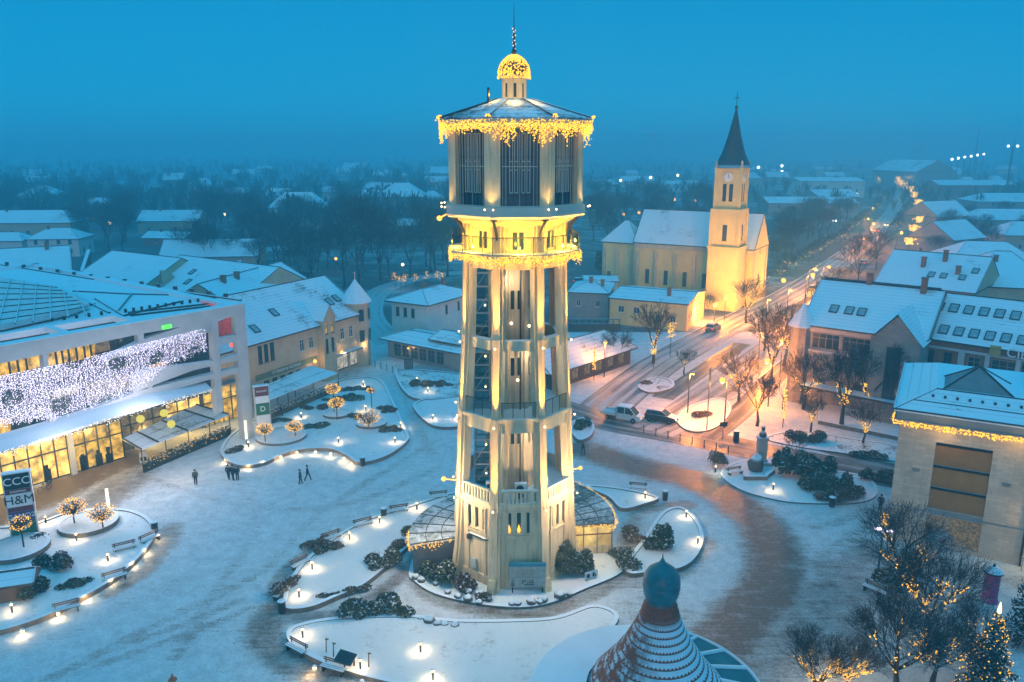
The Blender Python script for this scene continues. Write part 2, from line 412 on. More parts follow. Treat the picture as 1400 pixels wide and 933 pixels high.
at_ = me.attributes.new('bare', 'FLOAT', 'POINT'); at_.data.foreach_set('value', bare.ravel().astype(np.float32))
def plaza_mat():
    m, nt, b = nodes('trodden_snow')
    co = coords(nt); a = N(nt,'ShaderNodeAttribute', attribute_name='bare').outputs['Fac']
    n1 = noise(nt, co, .07, 5., .65); n2 = noise(nt, co, .9, 6., .72); n3 = noise(nt, co, 5., 4., .7)
    mp = N(nt,'ShaderNodeMapping'); mp.inputs['Rotation'].default_value = (0,0,.6); mp.inputs['Scale'].default_value = (.35,2.2,1); nt.links.new(co, mp.inputs[0])
    n4 = noise(nt, mp.outputs[0], 1.1, 5., .7)
    v = N(nt,'ShaderNodeTexVoronoi', Scale=2.1); nt.links.new(co, v.inputs['Vector'])
    prints = ramp(nt, math_(nt,'ADD',v.outputs['Distance'],math_(nt,'MULTIPLY',n1,.5)), [(.30,1.),(.42,0.)])
    br = math_(nt,'ADD', math_(nt,'MULTIPLY',a,1.0), math_(nt,'MULTIPLY',math_(nt,'SUBTRACT',n2,.5),1.5))
    br = math_(nt,'ADD', br, math_(nt,'MULTIPLY',math_(nt,'SUBTRACT',n4,.5),.9))
    br = math_(nt,'ADD', br, math_(nt,'MULTIPLY',math_(nt,'SUBTRACT',n1,.5),.9))
    br = math_(nt,'ADD', br, math_(nt,'MULTIPLY',math_(nt,'SUBTRACT',n3,.5),.7))
    f = ramp(nt, br, [(.20,0.),(.42,.45),(.85,1.)])
    bt = N(nt,'ShaderNodeTexBrick', Scale=1.); bt.inputs['Brick Width'].default_value = .8; bt.inputs['Row Height'].default_value = .4; bt.inputs['Mortar Size'].default_value = .03
    bt.inputs['Color1'].default_value = (.15,.085,.05,1); bt.inputs['Color2'].default_value = (.115,.068,.042,1); bt.inputs['Mortar'].default_value = (.18,.17,.17,1)
    nt.links.new(co, bt.inputs['Vector'])
    pav = mixc(nt, n3, bt.outputs['Color'], (.14,.095,.065))
    sn = mixc(nt, ramp(nt,n2,[(.3,0.),(.7,1.)]), (.44,.465,.49), (.74,.77,.80)); sn = mixc(nt, math_(nt,'MULTIPLY',prints,.5), sn, (.28,.29,.30))
    sn = mixc(nt, ramp(nt, n3, [(.5,0.),(.75,.75)]), sn, (.34,.35,.36))
    nt.links.new(mixc(nt, f, sn, pav), b.inputs['Base Color'])
    nt.links.new(ramp(nt, f, [(0.,.85),(1.,.42)]), b.inputs['Roughness'])
    bump(nt, b, math_(nt,'ADD',n3,math_(nt,'MULTIPLY',n2,1.5)), .06, .6); return m
me.materials.append(plaza_mat()); me.update()
po = bpy.data.objects.new('plaza', me); C.objects.link(po); struct(po)

def strip(name, pix, width, z, m, wpts=None, world=None):
    P = world or smooth_open(V2(pix), 6)
    mb = MB(); vs = []; acc = 0.; us = []
    for i, p in enumerate(P):
        t = (P[min(i+1,len(P)-1)]-P[max(i-1,0)]).normalized(); n = Vector((-t.y, t.x, 0))
        if i: acc += (P[i]-P[i-1]).length
        for k in range(5):
            u = k/4-.5; q = p+n*(u*width); vs.append((q.x,q.y,z)); us.append((u*width, acc))
    fs = [(i*5+k, i*5+k+1, i*5+k+6, i*5+k+5) for i in range(len(P)-1) for k in range(4)]
    mb.add(vs, [f[::-1] for f in fs]); o = mb.build(name, m)
    uv = o.data.uv_layers.new(name='along')
    for lo_ in o.data.loops: uv.data[lo_.index].uv = us[lo_.vertex_index]
    struct(o); return P, o
def road_mat(name, snowy, tracks=1.):
    m, nt, b = nodes(name)
    uv = N(nt,'ShaderNodeUVMap', uv_map='along').outputs[0]; sx = N(nt,'ShaderNodeSeparateXYZ'); nt.links.new(uv, sx.inputs[0])
    co = coords(nt); n1 = noise(nt, co, .10, 5.); n2 = noise(nt, co, 1.3, 5., .7)
    mp = N(nt,'ShaderNodeMapping'); mp.inputs['Scale'].default_value = (2.4,.05,1); nt.links.new(uv, mp.inputs[0])
    n4 = noise(nt, mp.outputs[0], 1., 4., .6)
    rut = math_(nt,'SINE', math_(nt,'MULTIPLY', math_(nt,'ADD',sx.outputs[0],math_(nt,'MULTIPLY',n1,1.2)), 3.6))
    f = math_(nt,'ADD', math_(nt,'MULTIPLY',rut,.16*tracks), math_(nt,'MULTIPLY',math_(nt,'SUBTRACT',n4,.5),1.5*tracks))
    f = math_(nt,'ADD', f, math_(nt,'MULTIPLY',math_(nt,'SUBTRACT',n2,.5),.55)); f = math_(nt,'ADD', f, 1-snowy)
    f = math_(nt,'ADD', f, math_(nt,'MULTIPLY',math_(nt,'SUBTRACT',n1,.5),.8))
    k = ramp(nt, f, [(.22,0.),(.75,1.)])
    nt.links.new(mixc(nt, k, (.46,.47,.48), mixc(nt, n2, (.055,.047,.042), (.12,.10,.085))), b.inputs['Base Color'])
    nt.links.new(ramp(nt, k, [(0.,.8),(1.,.35)]), b.inputs['Roughness']); bump(nt, b, n2, .03, .4); return m
RM = road_mat('street_slush', .60, 1.2); RMd = road_mat('street_wet', .30, 1.1); RMs = road_mat('street_snowed', .86)
BOUL = [(800,582),(850,538),(905,497),(960,466),(1012,438),(1060,415),(1110,385),(1150,356),(1185,328),(1208,304),(1222,285),(1232,262),(1236,245)]
P_b, _ = strip('road', BOUL, 7.4, .006, RM)
P_x, _ = strip('cross_road', [(690,535),(760,556),(830,577),(900,590),(960,601),(1040,618),(1130,636),(1230,655)], 6.2, .010, RMd)
P_r, _ = strip('side_road', [(890,590),(935,566),(985,530),(1030,497),(1075,462),(1110,430),(1140,400)], 6.5, .014, RM)
strip('footpath', [(965,600),(1010,565),(1045,530),(1085,490)], 3.4, .018, RMd)
strip('bay_lane', [(905,545),(960,507),(1015,470)], 3.2, .022, RMd)
strip('west_road', [(330,345),(420,335),(500,322),(560,309),(640,300),(760,290),(900,285)], 10., .006, RMs)
strip('north_lane', [(535,470),(505,430),(520,398),(575,380),(640,372),(720,366)], 6., .010, RMs)
strip('bank_lane', [(1085,600),(1160,622),(1235,640)], 3., .026, RMd)
strip('hotel_road', [(560,505),(620,512),(690,520)], 8., .014, RMs)
def kerb(P, off, name='kerb'):
    mb = MB(); pr = None
    for i, p in enumerate(P):
        t = (P[min(i+1,len(P)-1)]-P[max(i-1,0)]).normalized(); n = Vector((-t.y, t.x, 0)); q = p+n*off
        if pr is not None:
            a = t; mb.obox(((q.x+pr.x)/2,(q.y+pr.y)/2,-.01), (q-pr).length+.05, .22, .14, math.atan2(q.y-pr.y, q.x-pr.x))
        pr = q
    struct(mb.build(name, M['stonewall']))
kerb(P_b[14:52], 3.9); kerb(P_b[30:52], -3.9); kerb(P_r[10:30], -3.4)
# ------------------------------------------------------------------ shared small things
def bollard_proto():
    t = thing('bollard_light', 'low bollard lamp', 'bollard light', (0,0,0), 0, 'low bollard lights in the planted beds')
    MB().tube((0,0,0),(0,0,.62),.075,.075,8).build('post', M['metal'], t)
    MB().lathe([(.07,.62),(.085,.64),(.085,.80),(.07,.82)],8).build('lens', M['warmhot'], t)
    MB().lathe([(.13,.82),(.16,.84),(.12,.90),(.001,.92)],8).build('cap', M['metal_snow'], t)
    l = lamp(t, (0,0,.72), 150., (1.,.64,.27), .15)
    return t
BOL = bollard_proto()
BUSED = [0]
def bollard(px, py, label, z=.3, k=1.):
    p = at(px, py, z)
    if BUSED[0] == 0: BOL.location = p; BOL['label'] = label; BUSED[0] = 1; return BOL
    return dup(BOL, p, 0, label)
def bench_proto():
    t = thing('park_bench', 'bench', 'bench', (0,0,0), 0, 'benches round the planted islands')
    mb = MB()
    for k in range(3): mb.box(-.95,.95,-.25+k*.17,-.11+k*.17,.42,.47)
    mb.build('seat', M['wood_snow'], t)
    mb = MB()
    for k in range(2): mb.box(-.95,.95,.27,.31,.62+k*.16,.74+k*.16)
    mb.build('backrest', M['wood_snow'], t)
    for x in (-.75,.75):
        MB().box(x-.04,x+.04,-.24,.26,0.,.42).box(x-.04,x+.04,.24,.28,.42,.92).build('leg', M['metal'], t)
    return t
BEN = bench_proto(); NB = [0]
def bench(px, py, rz, label, z=0.):
    p = at(px, py, z)
    if NB[0] == 0: NB[0] = 1; BEN.location = p; BEN.rotation_euler = (0,0,rad(rz)); BEN['label'] = label; return
    dup(BEN, p, rad(rz), label)
def bin_proto():
    t = thing('litter_bin', 'bin', 'litter bin', (0,0,0), 0, 'dark litter bins on the square')
    MB().lathe([(.24,0.),(.28,.08),(.30,.85),(.27,.88)],12).build('body', M['metal'], t)
    MB().lathe([(.33,.96),(.33,1.03),(.22,1.10),(.001,1.12)],12).tube((.25,0,.86),(.25,0,.97),.02).tube((-.25,0,.86),(-.25,0,.97),.02).build('lid', M['metal_snow'], t)
    return t
BIN = bin_proto(); NBI = [0]
def litter(px, py, label, z=0., k=1.):
    p = at(px, py, z)
    if NBI[0] == 0: NBI[0] = 1; BIN.location = p; BIN['label'] = label; return
    dup(BIN, p, 0, label)
def icicles(mb, pts, lo, hi, dens, rng, r=.07, jit=.08, closed=False):
    """hanging string lights below a line of points: strands of bulbs of uneven length"""
    for a, b in zip(pts, pts[1:]):
        a = Vector(a); b = Vector(b); L = (b-a).length; n = max(1, int(L*dens))
        for i in range(n):
            p = a.lerp(b, (i+rng.random())/n)
            ln = lo+(hi-lo)*(rng.random()**1.6)*(.6+.4*math.sin(p.x*2.1+p.y*1.7))
            k = max(1, int(ln/(r*2.0)))
            if rng.random() < .13: continue
            for j in range(k+1):
                if rng.random() < .12: continue
                mb.octa((p.x+rng.gauss(0,jit), p.y+rng.gauss(0,jit), p.z-ln*j/k+rng.gauss(0,.04)), r*rng.uniform(.6,1.15))
    return mb
# ------------------------------------------------------------------ the water tower
TW = thing('water_tower', 'tall cream octagonal water tower hung with golden lights, in the middle of the square', 'water tower', (.15,62.6,0))
PH = [rad(-17.5+45*k) for k in range(8)]
def oc(R, k, z, da=0.): a = PH[k%8]+da; return Vector((R*math.sin(a), -R*math.cos(a), z))
def octring(mb, prof, rot=0.): return mb.lathe(prof, 8, (0,0,0), 0., 2*math.pi, PH[0]+rot)
AP = math.cos(math.pi/8)
def face(k, R):        # face k lies between corner k and k+1: origin, U, N, width
    a, b = oc(R,k,0), oc(R,k+1,0); U = (b-a).normalized(); return a, U, Vector((U.y,-U.x,0)), (b-a).length
# base with slit windows
ZB = 7.4
mb = MB(); RB = 5.05
for k in range(8):
    a, U, Nn, W = face(k, RB); c = W/2
    holes = [(c+o_-.17, c+o_+.17, 4.9, 6.7) for o_ in (-.78,0,.78)]
    mb.wall(a, U, Nn, W, 0., ZB, holes, .3)
octring(mb, [(5.16,0.),(5.16,.9),(5.05,1.0)]); octring(mb, [(5.06,6.95),(5.2,7.0),(5.25,7.32),(5.2,7.4)])
base = mb.build('base', [M['cream']], TW)
mbp = MB()
for k in range(8):
    a, U, Nn, W = face(k, RB); c = W/2
    for o_ in (-.78,0,.78):
        f = MB(); p = a+U*(c+o_)-Nn*.2
        q = [p+U*s_*.17+Vector((0,0,z)) for s_, z in ((-1,4.9),(1,4.9),(1,6.7),(-1,6.7))]
        f.add(q, [(0,1,2,3)]); f.build('slit_window', M['glass'], base)
mb = MB()                                                       # candle-like lamps standing in the front slits
for o_ in (-.78,0):
    a, U, Nn, W = face(0, RB); p = a+U*(W/2+o_)-Nn*.1; mb.lathe([(.001,5.0),(.12,5.02),(.13,5.25),(.05,5.5),(.001,5.7)],8,(p.x,p.y,0))
mb.build('window_candle', M['warm'], base)
a_, U_, N_, W_ = face(7, RB); q_ = a_+U_*(W_*.42)+N_*.12; MB().obox((q_.x,q_.y,1.3),.6,.22,.8,math.atan2(U_.y,U_.x)).build('meter_box', M['greycream'], base)
q_ = a_+U_*(W_*.72)+N_*.06; MB().tube((q_.x,q_.y,.2),(q_.x,q_.y,4.2),.045).build('cable_pipe', M['metal'], base)
q_ = a_+U_*(W_*.55)+N_*.1; MB().obox((q_.x,q_.y,4.15),2.0,.2,.12,math.atan2(U_.y,U_.x)).build('sill', M['metal_snow'], base)
q_ = a_+U_*(W_*.3)+N_*.1; MB().obox((q_.x,q_.y,3.7),.4,.25,.35,math.atan2(U_.y,U_.x)).build('wall_lamp_box', M['metal'], base)
mb = MB()
for k in range(8):
    a, U, Nn, W = face(k, RB)
    for u in (.26,.74): q_ = a+U*(W*u)+Nn*.05; mb.obox((q_.x,q_.y,1.0),.16,.12,5.9,math.atan2(U.y,U.x))
    q_ = a+U*(W*.5)+Nn*.05; mb.obox((q_.x,q_.y,4.55),2.2,.14,.18,math.atan2(U.y,U.x)); mb.obox((q_.x,q_.y,6.85),2.2,.14,.12,math.atan2(U.y,U.x))
mb.build('window_surround', M['cream'], base)
# legs
LEG = [(0.,5.95),(.6,5.9),(1.3,5.62),(3.,5.36),(7.4,5.10),(13.6,4.78),(20.2,4.36),(27.,4.16),(30.,4.16)]
for k in range(8):
    mb = MB(); a = PH[k]; rd = Vector((math.sin(a),-math.cos(a),0)); tg = Vector((math.cos(a),math.sin(a),0))
    def sect(wd, d_in, d_out, prof):
        vs = []; n = len(prof)
        for z, r in prof:
            for t, d in ((-1,d_in),(1,d_in),(1,d_out),(-1,d_out)):
                vs.append(rd*(r+d)+tg*(t*wd/2)+Vector((0,0,z)))
        fs = [(i*4+j, i*4+(j+1)%4, i*4+4+(j+1)%4, i*4+4+j) for i in range(n-1) for j in range(4)]
        mb.add(vs, fs+[(3,2,1,0),tuple(range(4*n-4,4*n))])
    sect(.90, -.75, -.14, LEG); sect(.52, -.2, 0.06, LEG)
    sect(.62,-.2,.14,[(0.,5.95),(1.2,5.66)]) ; sect(.60,-.16,.10,[(7.2,5.12),(7.7,5.10)]); sect(.6,-.16,.10,[(13.5,4.80),(14.5,4.74)]); sect(.6,-.16,.10,[(20.,4.38),(20.7,4.34)])
    mb.build('leg', M['cream'], TW)
def ringbeam(z0, z1, R0, R1, nm, m): 
    mb = MB(); octring(mb, [(R0,z0),(R1,z0),(R1,z1),(R0,z1),(R0,z0)]); return mb.build(nm, m, TW)
ringbeam(19.75,20.55,3.55,4.22,'ring_beam',M['cream_snow']); ringbeam(13.25,14.2,3.9,4.66,'ring_beam',M['cream_snow'])
ringbeam(26.0,27.0,3.3,4.1,'ring_beam',M['cream'])
for k in range(8):                                               # small brackets in the corners under the beams
    pass
ringbeam(14.2,14.5,1.5,4.9,'viewing_deck',M['cream_snow'])
ringbeam(7.4,7.5,1.5,4.95,'lower_deck',M['cream_snow'])
mb = MB(); mr = MB()
for k in range(8):
    a, b = oc(4.72,k,0), oc(4.72,k+1,0); a, b = a.lerp(b,.13), a.lerp(b,.87); up = Vector((0,0,1))
    mb.add([a+up*14.5,b+up*14.5,b+up*15.75,a+up*15.75], [(0,1,2,3)])
    mr.tube(a+up*15.78,b+up*15.78,.035)
    for t in (0,.33,.66,1): p = a.lerp(b,t); mr.tube(p+up*14.5,p+up*15.78,.028)
mb.build('glass_railing', M['clear'], TW); mr.build('handrail', M['metal'], TW)
mb = MB()
for k in range(8):                                               # balustrade of the lower deck
    a, b = oc(5.02,k,0), oc(5.02,k+1,0); a, b = a.lerp(b,.12), a.lerp(b,.88); U = (b-a).normalized(); W = (b-a).length
    rz = math.atan2(U.y,U.x); c = (a+b)/2
    mb.obox((c.x,c.y,8.48), W, .30, .16, rz); mb.obox((c.x,c.y,7.4), W, .26, .16, rz)
    n = 9
    for i in range(n+1):
        p = a.lerp(b, i/n); mb.obox((p.x,p.y,7.5), .17, .16, 1.0, rz)
mb.build('balustrade', M['cream_snow'], TW)
# inner shaft, windows, pipes
mb = MB(); SR = 2.0
for k in range(8):
    a, U, Nn, W = face(k, SR)
    holes = []
    if k in (0,1,7,2):
        for z in (11.4, 17.2, 22.6):
            holes += [(W/2-.42,W/2-.12,z,z+1.5),(W/2+.12,W/2+.42,z,z+1.5)]
    mb.wall(a, U, Nn, W, 7.4, 27., holes, .2)
for k in range(0,8): 
    p = oc(SR,k,0); mb.obox((p.x,p.y,7.4), .34,.34, 19.6, PH[k])
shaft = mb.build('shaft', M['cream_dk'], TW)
for k in (0,1,7,2):
    a, U, Nn, W = face(k, SR)
    for z in (11.4,17.2,22.6):
        for o_ in (-.27,.27):
            p = a+U*(W/2+o_)-Nn*.15
            MB().add([p+U*s_*.15+Vector((0,0,zz)) for s_, zz in ((-1,z),(1,z),(1,z+1.5),(-1,z+1.5))],[(0,1,2,3)]).build('shaft_window', M['glass'], shaft)
mb = MB(); pp = oc(2.25,1,0,-.25); mb.tube((pp.x,pp.y,7.4),(pp.x,pp.y,27),.07)
mb.build('down_pipe', M['metal'], shaft)
mb = MB(); mg = MB(); ex, ey, ew = -2.55, -1.35, .62               # glazed lift shaft
for sx_ in (-1,1):
    for sy_ in (-1,1): mb.box(ex+sx_*ew-.06,ex+sx_*ew+.06,ey+sy_*ew-.06,ey+sy_*ew+.06,7.4,27)
z = 7.6
while z < 27: 
    mb.box(ex-ew,ex+ew,ey-ew-.05,ey-ew+.05,z,z+.1).box(ex-ew,ex+ew,ey+ew-.05,ey+ew+.05,z,z+.1).box(ex-ew-.05,ex-ew+.05,ey-ew,ey+ew,z,z+.1).box(ex+ew-.05,ex+ew+.05,ey-ew,ey+ew,z,z+.1); z += 1.05
for zz in range(8,27,2): mb.tube((ex-ew,ey-ew,zz),(ex+ew,ey-ew,zz+1.9),.03)
mg.box(ex-ew+.07,ex+ew-.07,ey-ew+.07,ey+ew-.07,7.5,26.9)
lf = mb.build('lift_frame', M['steel'], TW); mg.build('lift_glass', M['clear'], lf)
mb = MB()
for zz in (9.,11.5,16.4,18.9,23.): mb.octa((ex+.3,ey-ew-.15,zz),.09)
for (x_,y_,zz) in ((1.2,-2.3,21.4),(.3,-2.3,17.),(1.7,-2.2,19.6),(-.2,-2.3,21.6)): mb.ball((x_,y_,zz),.12)
mb.build('deck_lamp', emis('deck_lamp',(1.,.75,.4),5.), TW)
# gallery, drum and its cone, brackets
ringbeam(26.95,27.3,2.0,5.35,'gallery_deck',M['cream_snow'])
mb = MB(); RD = 3.95
for k in range(8):
    a, U, Nn, W = face(k, RD)
    mb.wall(a,U,Nn,W,27.3,29.1,[(W/2-.42,W/2-.06,27.5,28.8),(W/2+.06,W/2+.42,27.5,28.8)],.2)
octring(mb, [(RD,29.1),(4.25,29.3),(4.75,29.62),(5.25,29.86)])
drum = mb.build('gallery_drum', M['cream'], TW)
for k in range(8):
    a, U, Nn, W = face(k, RD)
    for o_ in (-.24,.24):
        p = a+U*(W/2+o_)-Nn*.14
        MB().add([p+U*s_*.18+Vector((0,0,zz)) for s_, zz in ((-1,27.5),(1,27.5),(1,28.8),(-1,28.8))],[(0,1,2,3)]).build('drum_window', M['glass'], drum)
mr = MB(); mb = MB()
for k in range(8):
    a, b = oc(5.22,k,0), oc(5.22,k+1,0); up = Vector((0,0,1))
    mb.add([a+up*27.3,b+up*27.3,b+up*28.5,a+up*28.5], [(0,1,2,3)])
    mr.tube(a+up*28.52,b+up*28.52,.04)
    for t in (0,.25,.5,.75): p = a.lerp(b,t); mr.tube(p+up*27.3,p+up*28.52,.03)
mb.build('glass_railing', M['clear'], TW); mr.build('handrail', M['metal'], TW)
for k in range(8):
    mb = MB(); a = PH[k]; rd = Vector((math.sin(a),-math.cos(a),0)); pts = []
    for i in range(9):
        t = i/8; r = 4.0+1.15*t**2.2; pts.append(rd*r+Vector((0,0,27.35+2.5*t)))
    for p, q in zip(pts, pts[1:]): mb.tube(p,q,.12,.12,6)
    mb.tube(rd*4.9+Vector((0,0,29.7)), rd*4.9+Vector((0,0,30.0)),.3,.3,8)
    mb.build('bracket', M['metal'], TW)
# the tank: corner pilasters, glazed fields with pale ornament
RT = 5.28; mb = MB()
octring(mb, [(4.6,29.85),(5.55,29.85),(5.66,30.05),(5.66,30.72),(5.4,30.8)]); tb = mb.build('tank_base', M['greycream'], TW)
mb = MB()
for k in range(8):
    p = oc(RT,k,0); a = PH[k]
    for s_ in (-1,1):
        aa, U, Nn, W = face(k if s_>0 else k-1, RT+.14)
        c = (oc(RT+.14,k,0) + U*(s_*.33))-Nn*.2
        mb.obox((c.x,c.y,30.75), .66, .40, 5.65, math.atan2(U.y,U.x))
mb.build('tank_pilasters', M['cream'], TW)
for k in range(8):
    a, U, Nn, W = face(k, RT-.28); rz = math.atan2(U.y,U.x)
    mb = MB().add([a+Vector((0,0,30.75)),a+U*W+Vector((0,0,30.75)),a+U*W+Vector((0,0,36.3)),a+Vector((0,0,36.3))],[(0,1,2,3)])
    gl = mb.build('tank_glazing', M['tealglass'], TW)
    mb = MB(); md = MB()
    def bar(u, z0, z1, wd=.07, m_=None, dd=.06):
        p = a+U*(W/2+u)+Nn*dd; (m_ or mb).obox((p.x,p.y,z0), wd, .07, z1-z0, rz)
    def hbar(u0, u1, z, h_=.07, m_=None, dd=.06):
        p = a+U*(W/2+(u0+u1)/2)+Nn*dd; (m_ or mb).obox((p.x,p.y,z), abs(u1-u0), .07, h_, rz)
    for u in (-.62,.62,-.26,.26):            # pale nested frames
        bar(u-.11,31.7,35.9,.045); bar(u+.11,31.7,35.9,.045)
        for z in (31.7,33.3,33.9,35.85): hbar(u-.13,u+.13,z,.06)
    for u in (-1.25,-1.0,1.0,1.25,0.): bar(u,30.8,36.2,.035)
    hbar(-1.3,1.3,33.55,.06)
    mb.build('ornament', M['greycream'], gl)
    for u in (-1.32,-.87,-.44,0.04,.44,.87,1.32): bar(u,30.8,36.2,.05,md,.03)
    for z in (31.5,34.2): hbar(-1.35,1.35,z,.06,md,.03)
    md.build('glazing_bars', M['metal'], gl)
# cornice, roof
mb = MB(); octring(mb, [(4.9,36.2),(5.55,36.25),(5.85,36.5),(6.02,36.6),(6.02,36.85),(5.85,36.95)]); mb.build('cornice', M['cream_snow'], TW)
mb = MB(); octring(mb, [(6.0,36.9),(6.0,37.0),(3.4,37.75),(1.35,38.5)]); roof = mb.build('roof', M['slate'], TW)
mb = MB()
for k in range(8): mb.tube(oc(6.1,k,37.02),oc(1.4,k,38.5),.07,.06,5)
mb.build('roof_ridge', M['slate_dk'], roof)
mb = MB().tube((-1.9,-1.2,38.2),(-1.9,-1.2,39.2),.1); mb.build('vent_pipe', M['metal'], TW)
lr = MB()
octring(lr, [(1.42,38.2),(1.42,38.55),(1.2,38.62)])
for k in range(8):
    a, U, Nn, W = face(k, 1.15); lr.wall(a,U,Nn,W,38.6,40.2,[(W/2-.13,W/2+.13,38.9,39.9)],.12)
octring(lr, [(1.15,40.2),(1.38,40.28),(1.42,40.42),(1.3,40.48)])
lan = lr.build('lantern', M['cream'], TW)
for k in range(8):
    a, U, Nn, W = face(k, 1.15); p = a+U*(W/2)-Nn*.08
    MB().add([p+U*s_*.13+Vector((0,0,zz)) for s_, zz in ((-1,38.9),(1,38.9),(1,39.9),(-1,39.9))],[(0,1,2,3)]).build('slit_window', M['glass'], lan)
DOME = [(1.32,40.45),(1.36,40.7),(1.22,41.15),(.95,41.5),(.55,41.78),(.2,41.92)]
dome = MB().lathe(DOME,16).build('dome', M['slate_dk'], TW, smooth=True)
rg = random.Random(5); mb = MB()
for i in range(900):
    j = rg.randrange(len(DOME)-1); t = rg.random(); r = DOME[j][0]*(1-t)+DOME[j+1][0]*t+.05; z = DOME[j][1]*(1-t)+DOME[j+1][1]*t+.03; a = rg.uniform(0,6.28)
    mb.octa((r*math.sin(a),-r*math.cos(a),z), rg.uniform(.05,.085))
for i in range(140):
    a = rg.uniform(0,6.28); mb.octa((1.45*math.sin(a),-1.45*math.cos(a),40.45-rg.random()*.2),.06)
mb.build('string_lights', M['warm2'], dome)
sp = MB().lathe([(.2,41.9),(.13,42.05),(.22,42.2),(.10,42.4),(.08,43.5),(.05,43.8)],8); sp.tube((0,0,43.7),(0,0,45.6),.035,.015,5)
sp = sp.build('spire', M['metal'], TW)
mb = MB()
for i in range(16): mb.octa((.1*math.sin(i*2.4),-.1*math.cos(i*2.4),42.0+i*.12),.07)
mb.build('string_lights', emis('pale_bulb',(1.,.72,.5),1.4), sp)
for o in (lan, dome, sp): o.location.z = -.35
for o in (lan, dome): o.scale = (.85,.85,1.)
roof.scale.z = .965; roof.location.z = 1.29
# golden icicle lights under the cornice and the gallery
rg = random.Random(21); mb = MB()
for k in range(8):
    a, b = oc(6.0,k,36.75), oc(6.0,k+1,36.75)
    n = 9
    for i in range(n):
        icicles(mb, [a.lerp(b,i/n), a.lerp(b,(i+.93)/n)], .5, 1.9, 23, rg, .060, .06)
for k in range(8):
    for j in range(10): p = oc(6.1,k,36.95); mb.octa((p.x+rg.gauss(0,.1),p.y+rg.gauss(0,.1),36.95+rg.random()*.22),.075)
mb.build('icicle_lights', M['warm2'], TW)
mb = MB()
for k in range(8): icicles(mb, [oc(5.4,k,27.1), oc(5.4,k+1,27.1)], .3, 1.0, 24, rg, .056, .06)
mb.build('icicle_lights', M['warm2'], TW)
# floodlights
fl = MB(); fa = MB(); YL = (1.,.66,.16)
LED = [(7.75,13.3,5.09,4.80),(14.6,19.9,4.74,4.39),(20.8,26.8,4.35,4.17)]
for k in (0,1,7,2,6):
    a = PH[k]; rd = Vector((math.sin(a),-math.cos(a),0))
    for z0, z1, r0, r1 in LED:
        p = rd*(r0+.42)+Vector((0,0,z0-.5))
        fl.ball(p-Vector((0,0,.2)), .085, 8, 5); fa.tube(rd*(r0-.1)+Vector((0,0,z0-.75)), p-Vector((0,0,.25)), .035)

        lamp(TW, p, 3000., (1.,.52,.07), .06, 'SPOT', rd*(r1-.05)+Vector((0,0,z1)), 24, .8, 'Linear', 'leg_spotlight')
    p = rd*5.95+Vector((0,0,30.6))
    for s_ in (-1,1):
        q = p+Vector((rd.y,-rd.x,0))*(.32*s_); fl.ball(q,.075,6,4)
    lamp(TW, rd*6.15+Vector((0,0,30.5)), 200., YL, .1, 'SPOT', rd*5.0+Vector((0,0,33.)), 70, .9, None, 'pilaster_spotlight')
fl.build('floodlight', M['warmhot'], TW); fa.build('lamp_arm', M['metal'], TW)
for k in (0,1,2,6,7):
    a = PH[k]+rad(22.5); rd = Vector((math.sin(a),-math.cos(a),0))
    lamp(TW, rd*4.85+Vector((0,0,27.75)), 1100., (1.,.50,.03), .15, name='gallery_light')
for k in (7,2):
    a = PH[k]; rd = Vector((math.sin(a),-math.cos(a),0))
MB().ball((-5.75,-.9,29.6),.2,8,6).tube((-5.2,-.8,29.9),(-5.75,-.9,29.6),.05).build('flood_globe', M['orangehot'], TW)
for (x_, y_) in ((-5.75,-1.5),(5.9,-.4)): lamp(TW, (x_,y_,29.5), 60., (1.,.55,.1), .2, name='flood_light')
lamp(TW, (0,-2.3,38.3), 75., (1.,.62,.12), .1, name='lantern_light'); lamp(TW, (1.6,-1.5,38.6), 55., (1.,.62,.12), .1, name='lantern_light'); lamp(TW,(-1.7,-1.3,38.7),45.,(1.,.62,.12),.1,name='lantern_light')
for z in (12.8,19.3): lamp(TW, (1.2,-3.0,z), 190., (1.,.86,.6), .2, name='deck_light')
lamp(TW, (-.4,-3.0,25.), 150., (1.,.8,.5), .2, name='deck_light')
MB().ball((-5.75,-2.1,8.5),.2,8,6).tube((-4.7,-1.9,8.3),(-5.75,-2.1,8.5),.05).build('flood_globe', M['orangehot'], TW); lamp(TW,(-6.4,-4.2,8.0),1900.,(1.,.74,.42),.3,name='flood_light')
MB().ball((5.55,-1.0,9.0),.16,8,6).tube((4.8,-.9,8.8),(5.55,-1.0,9.0),.05).build('flood_globe', M['orangehot'], TW); lamp(TW,(5.6,-4.6,8.4),1700.,(1.,.74,.42),.3,name='flood_light')
# air conditioners standing on the lower deck
def aircon(x, y, rz, label, two=True):
    t = thing('air_conditioner', label, 'air conditioner', (TW.location.x+x, TW.location.y+y, 7.5), rz, 'air conditioners on the tower deck')
    MB().box(-.48,.48,-.19,.19,.06,1.42).box(-.4,-.3,-.15,.15,0,.06).box(.3,.4,-.15,.15,0,.06).build('case', M['white'], t)
    for z in (.42,1.02):
        MB(Matrix.Translation((-.08,-.2,z)) @ Matrix.Rotation(rad(90),4,'X')).lathe([(.3,0),(.3,.03),(.05,.04)],14).build('fan', M['metal'], t)
aircon(-1.75,-3.55,rad(-14),'grey air conditioner with two fans behind the left front tower leg')
aircon(.55,-3.85,rad(6),'grey air conditioner with two fans in the middle of the tower deck')
aircon(2.35,-2.9,rad(55),'grey air conditioner turned sideways at the right front tower leg')
